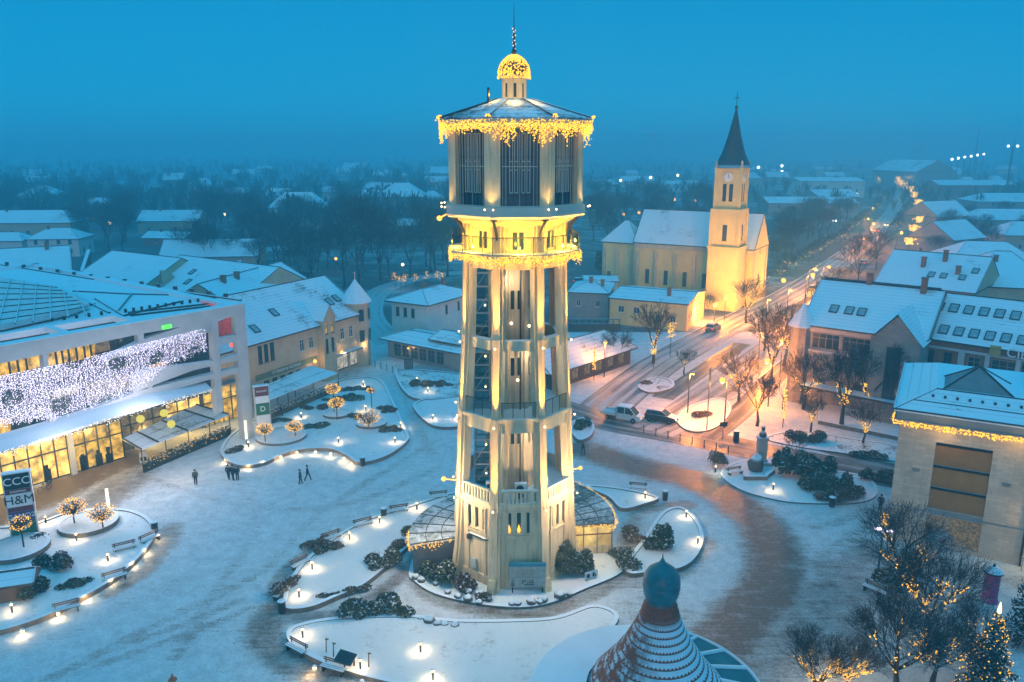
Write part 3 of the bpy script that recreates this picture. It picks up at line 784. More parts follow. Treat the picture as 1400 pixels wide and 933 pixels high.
# low wall and pavilions at the tower's foot
M['pavroof'] = snowroof('thin_snow_on_glass', (.10,.12,.13), .34, 50.)
def pavilion(label, a0, a1, r0, Rf, hgt, wallm, front, nm):
    t = thing(nm, label, 'pavilion', TW.location.copy()); n = 12
    P = [Vector((Rf(i/n)*math.sin(a0+(a1-a0)*i/n), -Rf(i/n)*math.cos(a0+(a1-a0)*i/n),0)) for i in range(n+1)]
    Q = [Vector((r0*math.sin(a0+(a1-a0)*i/n), -r0*math.cos(a0+(a1-a0)*i/n),0)) for i in range(n+1)]
    poly = P+Q[::-1]
    rp = [p*1.035 for p in P]+Q[::-1]
    if a1 < a0: poly = poly[::-1]; rp = rp[::-1]
    MB().prism(rp, hgt, hgt+.18).build('roof', M['pavroof'], t)
    mb = MB(); up = Vector((0,0,hgt+.2))
    for i in range(0,n+1,2): mb.tube(P[i]*1.03+up, Q[i]+up, .05, .05, 4)
    for f in (.35,.7):
        L = [Q[i].lerp(P[i],f)+up for i in range(n+1)]; mb.path(L,.045,4)
    mb.build('roof_seam', M['fascia'], t)
    return t, P, Q, poly
pl, P, Q, poly = pavilion('grey curved pavilion with glass panelled roof at the left foot of the water tower', rad(-72), rad(-146), 4.9, lambda t: 8.75-.4*t, 2.75, None, None, 'tower_pavilion')
MB().prism(poly, 0, 2.75, True, False).build('wall', mat('zinc_wall',(.17,.19,.22),.5,.15,1.,brick=(.45,30.,(.6,.6,.6))), pl)
mb = MB(); rg = random.Random(3)
edge = [P[0]*1.04+Vector((0,0,2.85)), Q[0]+Vector((0,0,2.85))]; icicles(mb, edge, .15, .7, 14, rg, .06)
icicles(mb, [p*1.045+Vector((0,0,2.85)) for p in P[:4]], .15,.6,11,rg,.06); mb.build('icicle_lights', M['warm2'], pl)
pr, P, Q, poly = pavilion('glass walled pavilion glowing yellow at the right foot of the water tower', rad(97), rad(150), 4.9, lambda t: 8.6+2.6*t, 2.75, None, None, 'tower_pavilion')
GY = lit('pavilion_glass', (1.,.68,.14), 1.05, .5, .55)
MB().prism([q*1. for q in poly], .9, 2.7, False, False).build('glass_wall', GY, pr)
MB().prism(poly, 0, .9, False, False).build('plinth', M['cream'], pr)
mb = MB()
for i in range(0,13,2): mb.tube(P[i]*1.01+Vector((0,0,0)), P[i]*1.01+Vector((0,0,2.75)),.07)
for t in (.33,.66): p = P[0].lerp(Q[0],t); mb.tube(p, p+Vector((0,0,2.75)),.06)
mb.build('glazing_post', M['steel'], pr)
mb = MB(); L = [Q[0]+Vector((0,0,2.0)),P[0]*1.005+Vector((0,0,2.0))]+[p*1.012+Vector((0,0,2.0)) for p in P]
for a, b in zip(L, L[1:]): mb.tube(a,b,.07,.07,4)
mb.build('red_band', M['maroon'], pr)
mb = MB(); icicles(mb, [Q[0]+Vector((0,0,2.86)),P[0]*1.04+Vector((0,0,2.86))],.12,.6,14,rg,.06); icicles(mb,[p*1.045+Vector((0,0,2.86)) for p in P],.12,.6,12,rg,.06)
mb.build('icicle_lights', M['warm2'], pr)
lamp(pr, (6.9,-.9,1.6), 45., (1.,.62,.15), .3, name='pavilion_light'); lamp(pr,(10.3,2.,1.8),50.,(1.,.62,.15),.3,name='pavilion_light')
# information board in front of the tower
p = at(721,812); t = thing('information_board', 'large pale map board on two posts before the tower', 'notice board', p, rad(1))
MB().box(-1.45,1.45,-.06,.06,.62,2.45).build('panel', mat('map_panel',(.50,.47,.42),.5,.3,2.2), t)
MB().box(-1.47,1.47,-.08,.08,2.45,2.75).build('header', mat('blue_header',(.05,.26,.34),.5,.1), t)
for x in (-1.2,1.2): MB().box(x-.05,x+.05,-.05,.05,0,.62).build('post', M['metal'], t)
mb = MB()
for i in range(5):
    for j in range(3):
        if (i*7+j*3)%5: mb.box(-.45+i*.2,-.3+i*.2,-.075,-.06,.8+j*.17,.9+j*.17)
for j in range(3): mb.box(-1.3,-1.05,-.075,-.06,.75+j*.22,.88+j*.18)
mb.build('printed_block', M['darkletter'], t)
mb = MB()
for j in range(6): mb.box(-.9,.7-.1*(j%3),-.075,-.06,1.45+j*.13,1.49+j*.13)
mb.build('printed_lines', mat('print',(.36,.26,.2),.6), t)
t = thing('small_sign', 'small white sign with black figures under the bush at the tower', 'sign', at(808,795), rad(28))
MB().box(-.62,.62,-.03,.03,.25,.95).build('panel', M['whitepaint'], t); MB().box(-.45,-.4,-.02,.02,0,.25).box(.4,.45,-.02,.02,0,.25).build('post', M['metal'], t)
MB().box(-.45,-.15,-.045,-.03,.4,.75).box(.12,.3,-.045,-.03,.4,.8).box(.34,.46,-.045,-.03,.4,.6).build('figures', M['darkletter'], t)
# ------------------------------------------------------------------ buildings: helpers
WC = {}
STY = {'dark': ('glass','whitepaint'), 'wood': ('glass','fascia'), 'lit': ('lit','fascia'), 'dim': ('litdim','fascia'), 'shop': ('litshop','metal'), 'wshop': ('litwhite','metal'), 'grey': ('glass','steel')}
def win(parent, x, y, z, w_, h_, k, sty='dark', name='window'):
    key = (round(w_,2), round(h_,2), sty)
    if key not in WC:
        f = MB(); b = .07
        f.box(-w_/2,w_/2,.06,.13,0,b).box(-w_/2,w_/2,.06,.13,h_-b,h_).box(-w_/2,-w_/2+b,.06,.13,b,h_-b).box(w_/2-b,w_/2,.06,.13,b,h_-b)
        nv = max(1, round(w_/1.0))
        for i in range(1, nv+(1 if nv == 1 else 0)):
            u = -w_/2+w_*i/nv if nv > 1 else 0
            f.box(u-.03,u+.03,.07,.12,b,h_-b)
        if h_ > 1.5: f.box(-w_/2+b,w_/2-b,.072,.118,h_*.68,h_*.68+.05)
        f.box(-w_/2-.08,w_/2+.08,-.09,.06,-.07,-.005)
        p = MB().add([(-w_/2+b,.1,b),(w_/2-b,.1,b),(w_/2-b,.1,h_-b),(-w_/2+b,.1,h_-b)],[(0,1,2,3)])
        fo = f.build('window', M[STY[sty][1]]); po_ = p.build('pane', M[STY[sty][0]]); WC[key] = (fo.data, po_.data)
        bpy.data.objects.remove(fo); bpy.data.objects.remove(po_)
    fd, pd = WC[key]
    o = bpy.data.objects.new(name, fd); C.objects.link(o); o.parent = parent; o.location = (x,y,z); o.rotation_euler = (0,0,k*math.pi/2)
    q = bpy.data.objects.new('pane', pd); C.objects.link(q); q.parent = o
    return o
def roofgeo(W, D, z, rise, ov, inset, axis, th=.22):
    x0, x1, y0, y1 = -ov, W+ov, -ov, D+ov
    if axis == 'x': r0 = (x0+inset, D/2, z+th+rise); r1 = (x1-inset, D/2, z+th+rise)
    else: r0 = (W/2, y0+inset, z+th+rise); r1 = (W/2, y1-inset, z+th+rise)
    b = [(x0,y0,z),(x1,y0,z),(x1,y1,z),(x0,y1,z)]; t = [(p[0],p[1],z+th) for p in b]
    return b, t, r0, r1
def roof(parent, W, D, z, rise, ov=.5, inset=0., axis='x', m='snow', gw=None, name='roof', off=(0,0)):
    b, t, r0, r1 = roofgeo(W, D, z, rise, ov, inset, axis)
    mb = MB(Matrix.Translation((off[0],off[1],0)) if off != (0,0) else None); vs = b+t+[r0, r1]
    mb.m = 1; mb.add(vs, [(3,2,1,0),(0,1,5,4),(1,2,6,5),(2,3,7,6),(3,0,4,7)])
    mb.m = 0
    if axis == 'x': sl = [(4,5,9,8),(6,7,8,9)]; en = [(7,4,8),(5,6,9)]
    else: sl = [(5,6,9,8),(7,4,8,9)]; en = [(4,5,8),(6,7,9)]
    mb.add(vs, sl); mb.m = 2 if inset < .2 else 0; mb.add(vs, en)
    o = mb.build(name, [M[m], M['fascia'], gw or M[m]], parent)
    mr = MB(mb.T)
    mr.tube(r0, r1, .11, .11, 5)
    cr = [(4,r0),(7,r0),(5,r1),(6,r1)] if axis == 'x' else [(4,r0),(5,r0),(6,r1),(7,r1)]
    for i, r in cr: mr.tube(vs[i], r, .09, .09, 5)
    mr.build('ridge', M['slate_dk'], o)
    return o
def slope_z(W, D, z, rise, ov, x, y, axis='x', th=.22):
    d = (min(y, D-y)+ov)/(D/2+ov) if axis == 'x' else (min(x, W-x)+ov)/(W/2+ov)
    return z+th+rise*d
def chimney(parent, x, y, z0, hh=1.6, s=.7, m='redbrick'):
    MB().box(x-s/2,x+s/2,y-s/2,y+s/2,z0,z0+hh).box(x-s/2-.08,x+s/2+.08,y-s/2-.08,y+s/2+.08,z0+hh,z0+hh+.15).build('chimney', M[m], parent)
def sideP(W, D, s, u): return ((u,0),(W,u),(W-u,D),(0,D-u))[s]
def building(name, label, cat, P0, P1, D, h, wall='white', rise=2.5, ov=.5, inset=0., axis='x', rm='snow', wins=(), group=None, W=None, chim=(), flat=False, plinth=None, skylights=()):
    P0 = Vector((P0[0],P0[1],0)); dv = Vector((P1[0],P1[1],0))-P0
    W = W or dv.length; rz = math.atan2(dv.y, dv.x)
    t = thing(name, label, cat, P0, rz, group)
    holes = {0:[],1:[],2:[],3:[]}; wl = []
    for wd in wins:
        s, u, z, w_, h_, sty = wd[:6]; n, step = (wd[6], wd[7]) if len(wd) > 6 else (1, 0)
        for i in range(n):
            uu = u+i*step; holes[s].append((uu-w_/2, uu+w_/2, z, z+h_)); wl.append((s, uu, z, w_, h_, sty))
    mb = MB()
    for s, (O, U, Nn, L) in enumerate((((0,0),(1,0),(0,-1),W),((W,0),(0,1),(1,0),D),((W,D),(-1,0),(0,1),W),((0,D),(0,-1),(-1,0),D))):
        mb.wall(O, U, Nn, L, 0, h, holes[s])
    wm = M[wall] if isinstance(wall, str) else wall
    mb.build('wall', wm, t)
    for s, u, z, w_, h_, sty in wl:
        x, y = sideP(W, D, s, u); win(t, x, y, z, w_, h_, s, sty)
    if plinth: MB().box(-.06,W+.06,-.06,D+.06,0,plinth).build('plinth', M['greystone'], t)
    if flat:
        MB().box(-.25,W+.25,-.25,D+.25,h,h+.3).box(-.25,W+.25,-.25,.05,h+.3,h+.6).box(-.25,W+.25,D-.05,D+.25,h+.3,h+.6).box(-.25,.05,.05,D-.05,h+.3,h+.6).box(W-.05,W+.25,.05,D-.05,h+.3,h+.6).build('roof', M[rm], t)
    else:
        ro = roof(t, W, D, h, rise, ov, inset, axis, rm, wm)
        for (x, y, hh) in chim: chimney(t, x, y, slope_z(W,D,h,rise,ov,x,y,axis)-.4, hh)
        for (x, y) in skylights: skylight(ro, W, D, h, rise, ov, x, y)
    return t, W, D
def skylight(ro, W, D, h, rise, ov, x, y, w_=1.1, l_=1.5):
    a = math.atan2(rise, D/2+ov); z = slope_z(W, D, h, rise, ov, x, y)
    T = Matrix.Translation((x,y,z)) @ Matrix.Rotation(a,4,'X')
    key = ('sky',w_,l_)
    if key not in WC:
        f = MB(); f.box(-w_/2,w_/2,-l_/2,-l_/2+.1,-.05,.16).box(-w_/2,w_/2,l_/2-.1,l_/2,-.05,.16).box(-w_/2,-w_/2+.1,-l_/2+.1,l_/2-.1,-.05,.16).box(w_/2-.1,w_/2,-l_/2+.1,l_/2-.1,-.05,.16)
        p = MB().box(-w_/2+.1,w_/2-.1,-l_/2+.1,l_/2-.1,0,.1)
        fo = f.build('skylight', M['fascia']); q = p.build('pane', mat('frosted_pane',(.36,.42,.46),.4,.4,1.5)); WC[key] = (fo.data, q.data)
        bpy.data.objects.remove(fo); bpy.data.objects.remove(q)
    o = bpy.data.objects.new('skylight', WC[key][0]); C.objects.link(o); o.parent = ro; o.matrix_local = T
    q = bpy.data.objects.new('pane', WC[key][1]); C.objects.link(q); q.parent = o
# ------------------------------------------------------------------ shopping centre
MC = Vector((-32.,92.,0)); MD = Vector((.6113,.7914,0)); MW = 45.; MO = MC-MD*MW; MN = Vector((-.7914,.6113,0))
mall = thing('shopping_centre', 'white shopping centre with slanting beams, a curtain of white lights and yellow lit ground floor', 'shopping centre', MO, math.atan2(MD.y,MD.x))
def fp(px, py, d=0.):
    r = ray(px, py); o = Vector((0,0,H)); q = MO+MN*d
    t = (q-o).dot(MN)/r.dot(MN); p = o+r*t-MO
    return (p.dot(MD), p.z)
def fpoly(pts, d=0.): return [fp(x, y, d) for x, y in pts]
HB = 16.4
MB().box(0.,MW-.4,6.7,54.5,4.8,HB-.4).box(0.,49.5,8.5,50,0,4.79).build('wall', M['grey'], mall)
MB().box(.2,MW-.5,6.5,6.65,4.9,HB-.5).build('glass_front', M['glass'], mall)
mb = MB()
for i in range(24): mb.box(.9+i*1.9,.98+i*1.9,6.36,6.5,4.9,HB-.6)
for z in (8.2,8.6,12.2,12.6): mb.box(.2,MW-.5,6.38,6.49,z,z+.12)
mb.build('glazing_bars', M['metal'], mall)
def fpan(pts, m, nm, d0=6.25, d1=6.34): return MB().extr(fpoly(pts, d0), d0, d1).build(nm, M[m], mall)
fpan([(-60,508),(0,494),(58,481),(58,501),(0,517),(-60,532)],'lit','lit_window'); fpan([(64,479),(130,464),(130,488),(64,501)],'lit','lit_window')
fpan([(205,500),(228,494),(228,503),(205,509)],'lit','lit_window')
fpan([(296,441),(325,429),(327,457),(297,462)],'litred','red_lit_room'); fpan([(0,575),(15,571),(15,598),(0,603)],'lit','lit_window'); fpan([(205,517),(229,509),(229,515),(205,524)],'lit','lit_window')
fpan([(72,535),(108,524),(108,536),(72,548)],'litwhite','lit_window'); fpan([(118,525),(205,505),(200,522),(118,548)],'litdim','lit_window')
for x in (12,24,36,75,84,93,104,115,124): 
    a_ = fp(x,497 if x < 60 else 478,6.2); MB().box(a_[0]-.09,a_[0]+.09,6.1,6.24,a_[1]-1.6,a_[1]+1.4).build('window_post', M['metal'], mall)
for u0, u1, d_, z0, z1, m_ in ((8.,26.4,6.5,.1,4.6,'litshop'),(26.9,32.4,6.5,.1,4.6,'lit'),(33.,38.5,8.35,2.2,4.5,'litdim'),(38.8,43.4,8.35,1.2,4.6,'litshop'),(43.8,49.2,8.35,.1,4.6,'lit')):
    MB().box(u0,u1,d_,d_+.1,z0,z1).build('lit_shopfront', M[m_], mall)
    mb = MB(); n_ = max(2,int((u1-u0)/1.25))
    for i in range(n_+1): mb.box(u0+(u1-u0)*i/n_-.06,u0+(u1-u0)*i/n_+.06,d_-.14,d_-.003,0,4.75)
    mb.box(u0,u1,d_-.12,d_-.006,3.0,3.14)
    if d_ < 7: mb.box(u0,u1,d_-.12,d_-.006,4.58,4.75).box(u0,u1,d_-.11,d_-.007,.0,.12)
    mb.build('glazing_frame', M['metal'], mall)
for i, (u, d_) in enumerate(((21.5,5.9),(24.,5.8),(27.8,5.9),(30.6,5.9),(29.5,5.9))):      # shop goods seen against the glow
    MB().box(u-.35,u+.35,d_+.35,d_+.5,0,1.1+.3*(i%3)).box(u-.2,u+.15,d_+.36,d_+.48,1.1,1.9).build('shop_display', M['black'], mall)
def beam(pts, d0=-.35, d1=.55, nm='beam'): return MB().extr(fpoly(pts, 0), d0, d1).build(nm, M['concrete'], mall)
beam([(-90,495),(0,473),(331,415),(332.5,429),(283,440),(190,456),(0,496),(-90,518)], -.4,.6)
beam([(140,489),(195,464),(268,439),(292,437),(292,452),(240,466),(140,494)],-.3,.5)
beam([(287,439),(295.5,437),(303,562),(294,565)],-.36,.52,'pillar'); beam([(318,417),(331.5,414.8),(345,601),(332,606)],-.42,.62,'pillar')
beam([(295,463),(328,456.5),(328.6,465),(296,473)],-.31,.49); beam([(180,515),(190,507),(297,492),(331,481),(332,490),(262,506),(195,531),(180,538)],-.33,.51)
beam([(60,592),(120,560),(195,532),(290,510),(334,499),(335,507),(290,517),(230,534),(170,550),(60,600)],-.32,.5)
beam([(186,455),(194,453),(195,466),(187,470)],-.34,.48,'pillar'); beam([(56,482),(63,480),(65,505),(58,507)],-.34,.48,'pillar')
MB().box(26.4,26.9,5.9,6.6,0,4.79).build('pillar', M['concrete'], mall); beam([(66,569),(74,566),(75,590),(67,594)],-.34,.5,'pillar'); beam([(200,505),(206,503),(207,528),(201,531)],-.34,.5,'pillar')
# curtain of white lights
def lerpx(pts, x):
    for (a, b), (c, d) in zip(pts, pts[1:]):
        if a <= x <= c: return b+(d-b)*(x-a)/(c-a)
    return pts[-1][1]
ct = [(-70,531),(0,515),(100,495),(170,477),(235,461),(283,449)]; cbm = [(-70,600),(0,580),(75,569),(150,547),(195,526),(230,497),(283,475)]
rg = random.Random(8); mb = MB(); mw = MB()
x = -70.
while x < 283:
    (u0, z0), (u1, z1) = fp(x, lerpx(ct,x), -.6), fp(x, lerpx(cbm,x)+rg.uniform(-2,6), -.6)
    z = z0; mw.box(u1-.008,u1+.008,-.61,-.59,z1,z0)
    while z > z1:
        y = (z0-z)/(z0-z1+1e-6)
        hole = (math.sin(u1*1.3+y*3)+math.sin(u1*.47-y*7+2)) > 1.25
        if rg.random() < (.25 if hole else .86): mb.octa((u1+rg.gauss(0,.05),-.6+rg.gauss(0,.05),z),rg.uniform(.03,.062))
        z -= .155*rg.uniform(.7,1.3)
    x += 1.04
cu = thing('light_curtain', 'long curtain of tiny white lights hung across the shopping centre front', 'light curtain', MO, mall.rotation_euler.z)
mb.build('bulbs', M['whitedot'], cu); mw.build('wires', M['steel'], cu)
lamp(mall, (30.,-4.,8.5), 1800., (.92,.86,.95), 2.5, name='curtain_glow'); lamp(mall,(22.,-4.,7.5),1800.,(.92,.86,.95),2.5,name='curtain_glow')
# canopy wing over the entrances
oe = [fp(x,y,-3.) for x, y in ((-70,640),(0,618),(80,594),(150,571),(225,549))]+[fp(290,532,-.9)]
oe = [(u, -3. if i < 5 else -.9, z) for i, (u, z) in enumerate(oe)]
vs = []
for (u, d, z) in oe: vs += [(u,d,z),(u,.3,z+.55),(u,d,z-.22),(u,.3,z-.1)]
fs = []
for i in range(5):
    a = i*4; b = a+4; fs += [(a,b,b+1,a+1),(a+2,a+3,b+3,b+2),(a,a+2,b+2,b)]
MB().add(vs, fs+[(0,1,3,2),(20,22,23,21)]).build('entrance_canopy', M['concrete'], mall)
mb = MB(); rg = random.Random(4); icicles(mb, [Vector((u,d-.05,z-.05)) for u, d, z in oe], .15, .75, 6, rg, .05); mb.build('icicle_lights', emis('white_icicle',(1.,.93,.85),2.2), mall)
for (u, d_, z) in ((20.,4.,4.),(24.5,4.2,3.8),(29.5,4.6,3.8),(36.,7.9,2.0),(41.,7.9,2.0),(46.5,5.4,3.8)): lamp(mall,(u,d_,z),450. if d_ < 7 else 250.,(1.,.62,.16),.5,name='shopfront_light')
lamp(mall,(33.,-5.2,2.0),60.,(1.,.6,.22),.3,name='terrace_light')
# roof with its rim, open frames and big skylight
MB().box(.2,MW-.6,6.3,54.6,HB-.4,HB+.05).build('roof', M['snow_flat'], mall)
MB().box(MW-12.,MW-.6,1.0,6.3,HB-.4,HB+.05).build('roof_plate', M['snow_flat'], mall)
mb = MB(); mb.box(0,MW,-.38,.95,HB+.02,HB+.62); mb.box(0,MW-12,5.6,6.5,HB-.2,HB+.42).box(MW-1.,MW+.05,.95,55,HB-.1,HB+.5).box(0,MW,54.2,55.2,HB+.0,HB+.5)
for u in (4,11.,18.,25.5,32.4): mb.box(u,u+.6,.95,5.6,HB-.1,HB+.52)
MB().box(18.7,25.3,6.26,6.34,12.9,15.2).build('lit_window',M['lit'],mall); MB().box(26.2,32.2,6.26,6.34,12.9,15.0).build('lit_window',M['litdim'],mall)
mb.build('roof_frame', M['snow_flat'], mall)
fpz = lambda pts, z: [((at(x,y,z)-MO).dot(MD),(at(x,y,z)-MO).dot(MN)) for x, y in pts]
sk = MB(); poly = fpz([(-60,376),(0,379),(75,391),(122,414),(95,424),(0,444),(-60,455)], HB+.9)
sk.prism(poly, HB+.3, HB+.9); MBp = sk.build('skylight_slab', mat('pink_glazing',(.85,.72,.72),.6,.15,.9), mall)
mb = MB()
for i in range(-3,9):
    a = fpz([(-40+i*18,372+i*3.0)],HB+.95)[0]; b = fpz([(-75+i*24,455-i*3.)],HB+.95)[0]
    mb.tube((*a,HB+.95),(*b,HB+.95),.08,.08,4)
for k in range(7):
    a = fpz([(-60,380+k*11)],HB+.96)[0]; b = fpz([(78+k*7,393+k*4.4)],HB+.96)[0]; mb.tube((*a,HB+.96),(*b,HB+.96),.07,.07,4)
mb.build('glazing_bars', M['metal_snow'], MBp)
mb = MB()
for pts in ([(0,362),(180,390),(330,411)],[(100,398),(175,402),(260,404)],[(75,392),(122,414),(150,428)],[(175,428),(285,416)],[(178,432),(288,419)],[(130,408),(170,432),(250,412)],[(0,440),(60,432),(130,416)],[(180,402),(160,427)],[(0,458),(120,440)]):
    L = fpz(pts, HB+.12)
    for a, b in zip(L, L[1:]): mb.tube((*a,HB+.14),(*b,HB+.14),.14,.14,5)
mb.build('roof_pipes', M['slate_dk'], mall)
mb = MB()
for i in range(11):
    a = fpz([(172+i*11,428-i*1.6)],HB)[0]; mb.box(a[0]-.12,a[0]+.12,a[1]-.12,a[1]+.12,HB+.05,HB+.5)
for i in range(8):
    a = fpz([(20+i*17,447-i*2.2)],HB)[0]; mb.box(a[0]-.12,a[0]+.12,a[1]-.12,a[1]+.12,HB+.05,HB+.5)
for i in range(14):
    a = fpz([(10+i*23,364.5+i*3.4)],HB)[0]; mb.box(a[0]-.2,a[0]+.2,a[1]-.2,a[1]+.2,HB+.05,HB+.7)
mb.build('roof_vents', M['metal_snow'], mall)
q = fpz([(268,410),(305,413),(288,420)],HB+.1); MB().prism(q,HB+.05,HB+.12).build('red_lit_hatch', emis('red_panel',(.8,.12,.12),.45), mall)
a = fp(228,447,-.45); MB().box(a[0]-.55,a[0]+.55,-.5,-.42,a[1]-.22,a[1]+.22).build('green_sign', M['green'], mall)
a = fp(317,472,5.9); MB().ball((a[0],5.9,a[1]),.26,8,5).build('red_lamp', M['red'], mall)
# terrace tent of the cafe
ZT = 2.7
A, B_, Cc, D_ = at(193,615,ZT), at(313,567,ZT), at(268,553.5,3.5), at(167,600,3.5)
tt = thing('terrace_tent', 'long cafe terrace tent with snowy panelled roof and festooned fence before the shopping centre', 'terrace tent', (A.x,A.y,0))
o_ = Vector((A.x,A.y,0)); A, B_, Cc, D_ = A-o_, B_-o_, Cc-o_, D_-o_; dn = Vector((0,0,.12))
MB().add([A,B_,Cc,D_,A-dn,B_-dn,Cc-dn,D_-dn],[(0,1,2,3),(7,6,5,4),(0,4,5,1),(1,5,6,2),(2,6,7,3),(3,7,4,0)]).build('roof', M['snow'], tt)
mb = MB()
for t in (0,.18,.5,.82,1.): mb.tube(D_.lerp(Cc,t)+dn*.5, A.lerp(B_,t)+dn*.5, .11,.11,5)
mb.build('roof_rib', M['fascia'], tt)
for t in (0,.25,.5,.75,1):
    p = A.lerp(B_,t); MB().tube((p.x,p.y,0),(p.x,p.y,p.z),.06).build('post', M['metal'], tt)
rz = math.atan2((B_-A).y,(B_-A).x); mid = (A+B_)/2; L = (B_-A).length
MB().obox((mid.x,mid.y,0),L,.25,1.0,rz).build('fence', mat('terrace_fence',(.06,.045,.035),.8,.4,2.,snow=.1), tt)
mb = MB(); rg = random.Random(6); n_ = Vector((math.sin(rz),-math.cos(rz),0))
for i in range(900):
    p = A.lerp(B_,rg.random())+n_*rg.gauss(.1,.15); mb.leaf((p.x,p.y,.35+rg.random()*1.1),rg.uniform(.10,.2),rg)
mb.build('fir_garland', M['leaf'], tt)
mb = MB()
for i in range(70): p = A.lerp(B_,rg.random())+n_*.3; mb.octa((p.x,p.y,.4+rg.random()*1.5),.05)
mb.build('fairy_lights', M['warm'], tt)
for (px, py, z, m_) in ((192,573,4.6,''),(224,565,4.6,''),(234,580,3.9,'')):
    p = at(px,py,z)
    t = thing('globe_lantern', {192:'left of two yellow globes glowing under the entrance canopy',224:'right of two yellow globes glowing under the entrance canopy',234:'yellow globe lantern glowing above the terrace tent roof'}[px], 'lantern', p)
    MB().ball((0,0,0),.46,14,8).build('globe', M.setdefault('yglobe', emis('yellow_globe',(.95,.80,.10),.9)), t, smooth=True); MB().tube((0,0,.45),(0,0,.9),.02).build('cord', M['metal'], t)
t = thing('sandwich_board', 'white folding sandwich board at the left end of the terrace tent', 'sign', at(197,632), rad(20))
for s in (-1,1): MB(Matrix.Translation((0,s*.22,0)) @ Matrix.Rotation(rad(14*s),4,'X')).box(-.42,.42,-.02,.02,0,1.2).build('panel', M['whitepaint'], t)
MB().box(-.3,-.05,-.38,-.34,.3,.75).box(.05,.3,-.36,-.32,.3,.75).build('printed_squares', M['darkletter'], t)
# shop sign pylons
def pylon(px, py, label, hgt, rz, rows, wd=2.2):
    t = thing('sign_pylon', label, 'sign pylon', at(px,py), rad(rz))
    MB().box(-wd/2,wd/2,-.32,.32,0,hgt).build('body', M['concrete'], t)
    MB().box(-wd/2-.03,wd/2+.03,-.35,.35,hgt,hgt+.12).build('snow_cap', M['snow_flat'], t)
    z = hgt
    for hh, m, s, sz, lm in rows:
        MB().box(-wd/2+.12,wd/2-.12,-.38,-.33,z-hh+.02,z-.02).build('sign_panel', M[m], t)
        if s: text(t, s, sz, (0,-.40,z-hh/2), 90, 0, M[lm])
        z -= hh
    return t
pylon(36,738,'shop sign pylon with black top panel beside the snowy round bed', 6.6, 26,
      [(1.45,'black','CCC',1.0,'letter'),(.45,'maroon','',.3,'letter'),(1.25,'whitepaint','H&M',1.15,'darkletter'),(.45,'maroon','',.3,'letter'),(.95,'violet','GAMOZ',.62,'letter'),(1.3,'dkgreen','D',.85,'letter')])
t = [o for o in C.objects if o.name.startswith('sign_pylon')][0]
text(t,'SHOPPING',.26,(0,-.40,6.6-1.45-.22),90,0,M['letter']); text(t,'DOHANY',.2,(0,-.40,.78),90,0,M['letter'])
pylon(362,600,'shop sign pylon with red top and green panel beside the canopied cafe', 6.8, 26, [(1.2,'maroon','MARKET',.34,'letter'),(.9,'whitepaint','',.3,'darkletter'),(1.5,'dkgreen','D',.9,'letter'),(1.5,'whitepaint','',.3,'darkletter')], 1.8)
def lightcol(px, py, label, hgt=3.3):
    t = thing('light_column', label, 'light column', at(px,py), 0, 'white glowing light columns')
    MB().tube((0,0,0),(0,0,1.),.09).build('post', M['metal'], t); MB().tube((0,0,1.),(0,0,hgt),.15,.15,10).build('tube', emis('column_glow',(1.,.90,.70),1.6), t)
    lamp(t, (.3,-.3,2.2), 45., (1.,.88,.68), .3)
lightcol(338,611,'white glowing light column at the tip of the planted bed by the mall corner'); lightcol(151,712,'white glowing light column between the round bed and the mall entrance')
# ------------------------------------------------------------------ tan building with turret, and its cafe canopy
Q0 = at(338,474,8.6); Q1 = at(492,430,8.6)
dv = (Q1-Q0).normalized(); Q0 = Q0-dv*9
t, W, D = building('shop_house', 'long tan two storey building with snowy roof, gabled stair bay and round turret', 'building', Q0, Q1, 15, 8.6, 'tan', 5.5, .6, 0., 'x', 'snow_thin',
    [(0,11.2,5.6,.8,2.6,'wood',3,1.15),(0,19.5,5.6,.9,1.7,'dark',3,2.0),(0,28.6,5.4,.9,1.8,'dark',3,2.1),(0,28.,.7,3.2,2.3,'wshop'),(0,31.8,.7,3.2,2.3,'wshop'),(0,12.,1.,1.,2.,'wood',5,1.6)], skylights=((12,1.5),(17.5,3.2),(29.,2.7),(31.,3.)))
ax = W-8.6
mb = MB(); mb.wall((ax-1.4,-1.),(1,0),(0,-1),2.8,0,9.8,[(.45,1.05,4.4,6.6),(1.75,2.35,4.4,6.6),(.45,1.05,7.3,9.2),(1.75,2.35,7.3,9.2)])
mb.box(ax-1.42,ax-1.35,-1.,4.,0,9.8).box(ax+1.35,ax+1.42,-1.,4.,0,9.8); mb.extr([(ax-1.4,9.8),(ax+1.4,9.8),(ax,11.6)],-1.,3.)
mb.build('stair_bay', M['tan'], t)
for u, z, st in ((ax-.65,4.4,'wood'),(ax+.65,4.4,'wood'),(ax-.65,7.3,'lit'),(ax+.65,7.3,'lit')): win(t, u, -1., z, .6, 2.2 if z < 5 else 1.9, 0, st)
MB().add([(ax-1.7,-1.3,9.5),(ax,-1.3,11.8),(ax,6.5,11.8),(ax-1.7,3.,9.5),(ax+1.7,-1.3,9.5),(ax+1.7,3.,9.5)],[(0,1,2,3),(1,4,5,2)]).build('bay_roof', M['snow'], t)
tur = MB().lathe([(2.1,0),(2.1,10.4),(2.4,10.5)],12,(W+.6,1.2,0)).build('turret', M['tan'], t)
MB().lathe([(2.6,10.5),(2.55,10.7),(.05,14.2)],12,(W+.6,1.2,0)).build('turret_roof', M['snow'], t)
MB().tube((W+.6,1.2,14.2),(W+.6,1.2,15.4),.08).ball((W+.6,1.2,15.2),.2).build('finial', M['steel'], t)
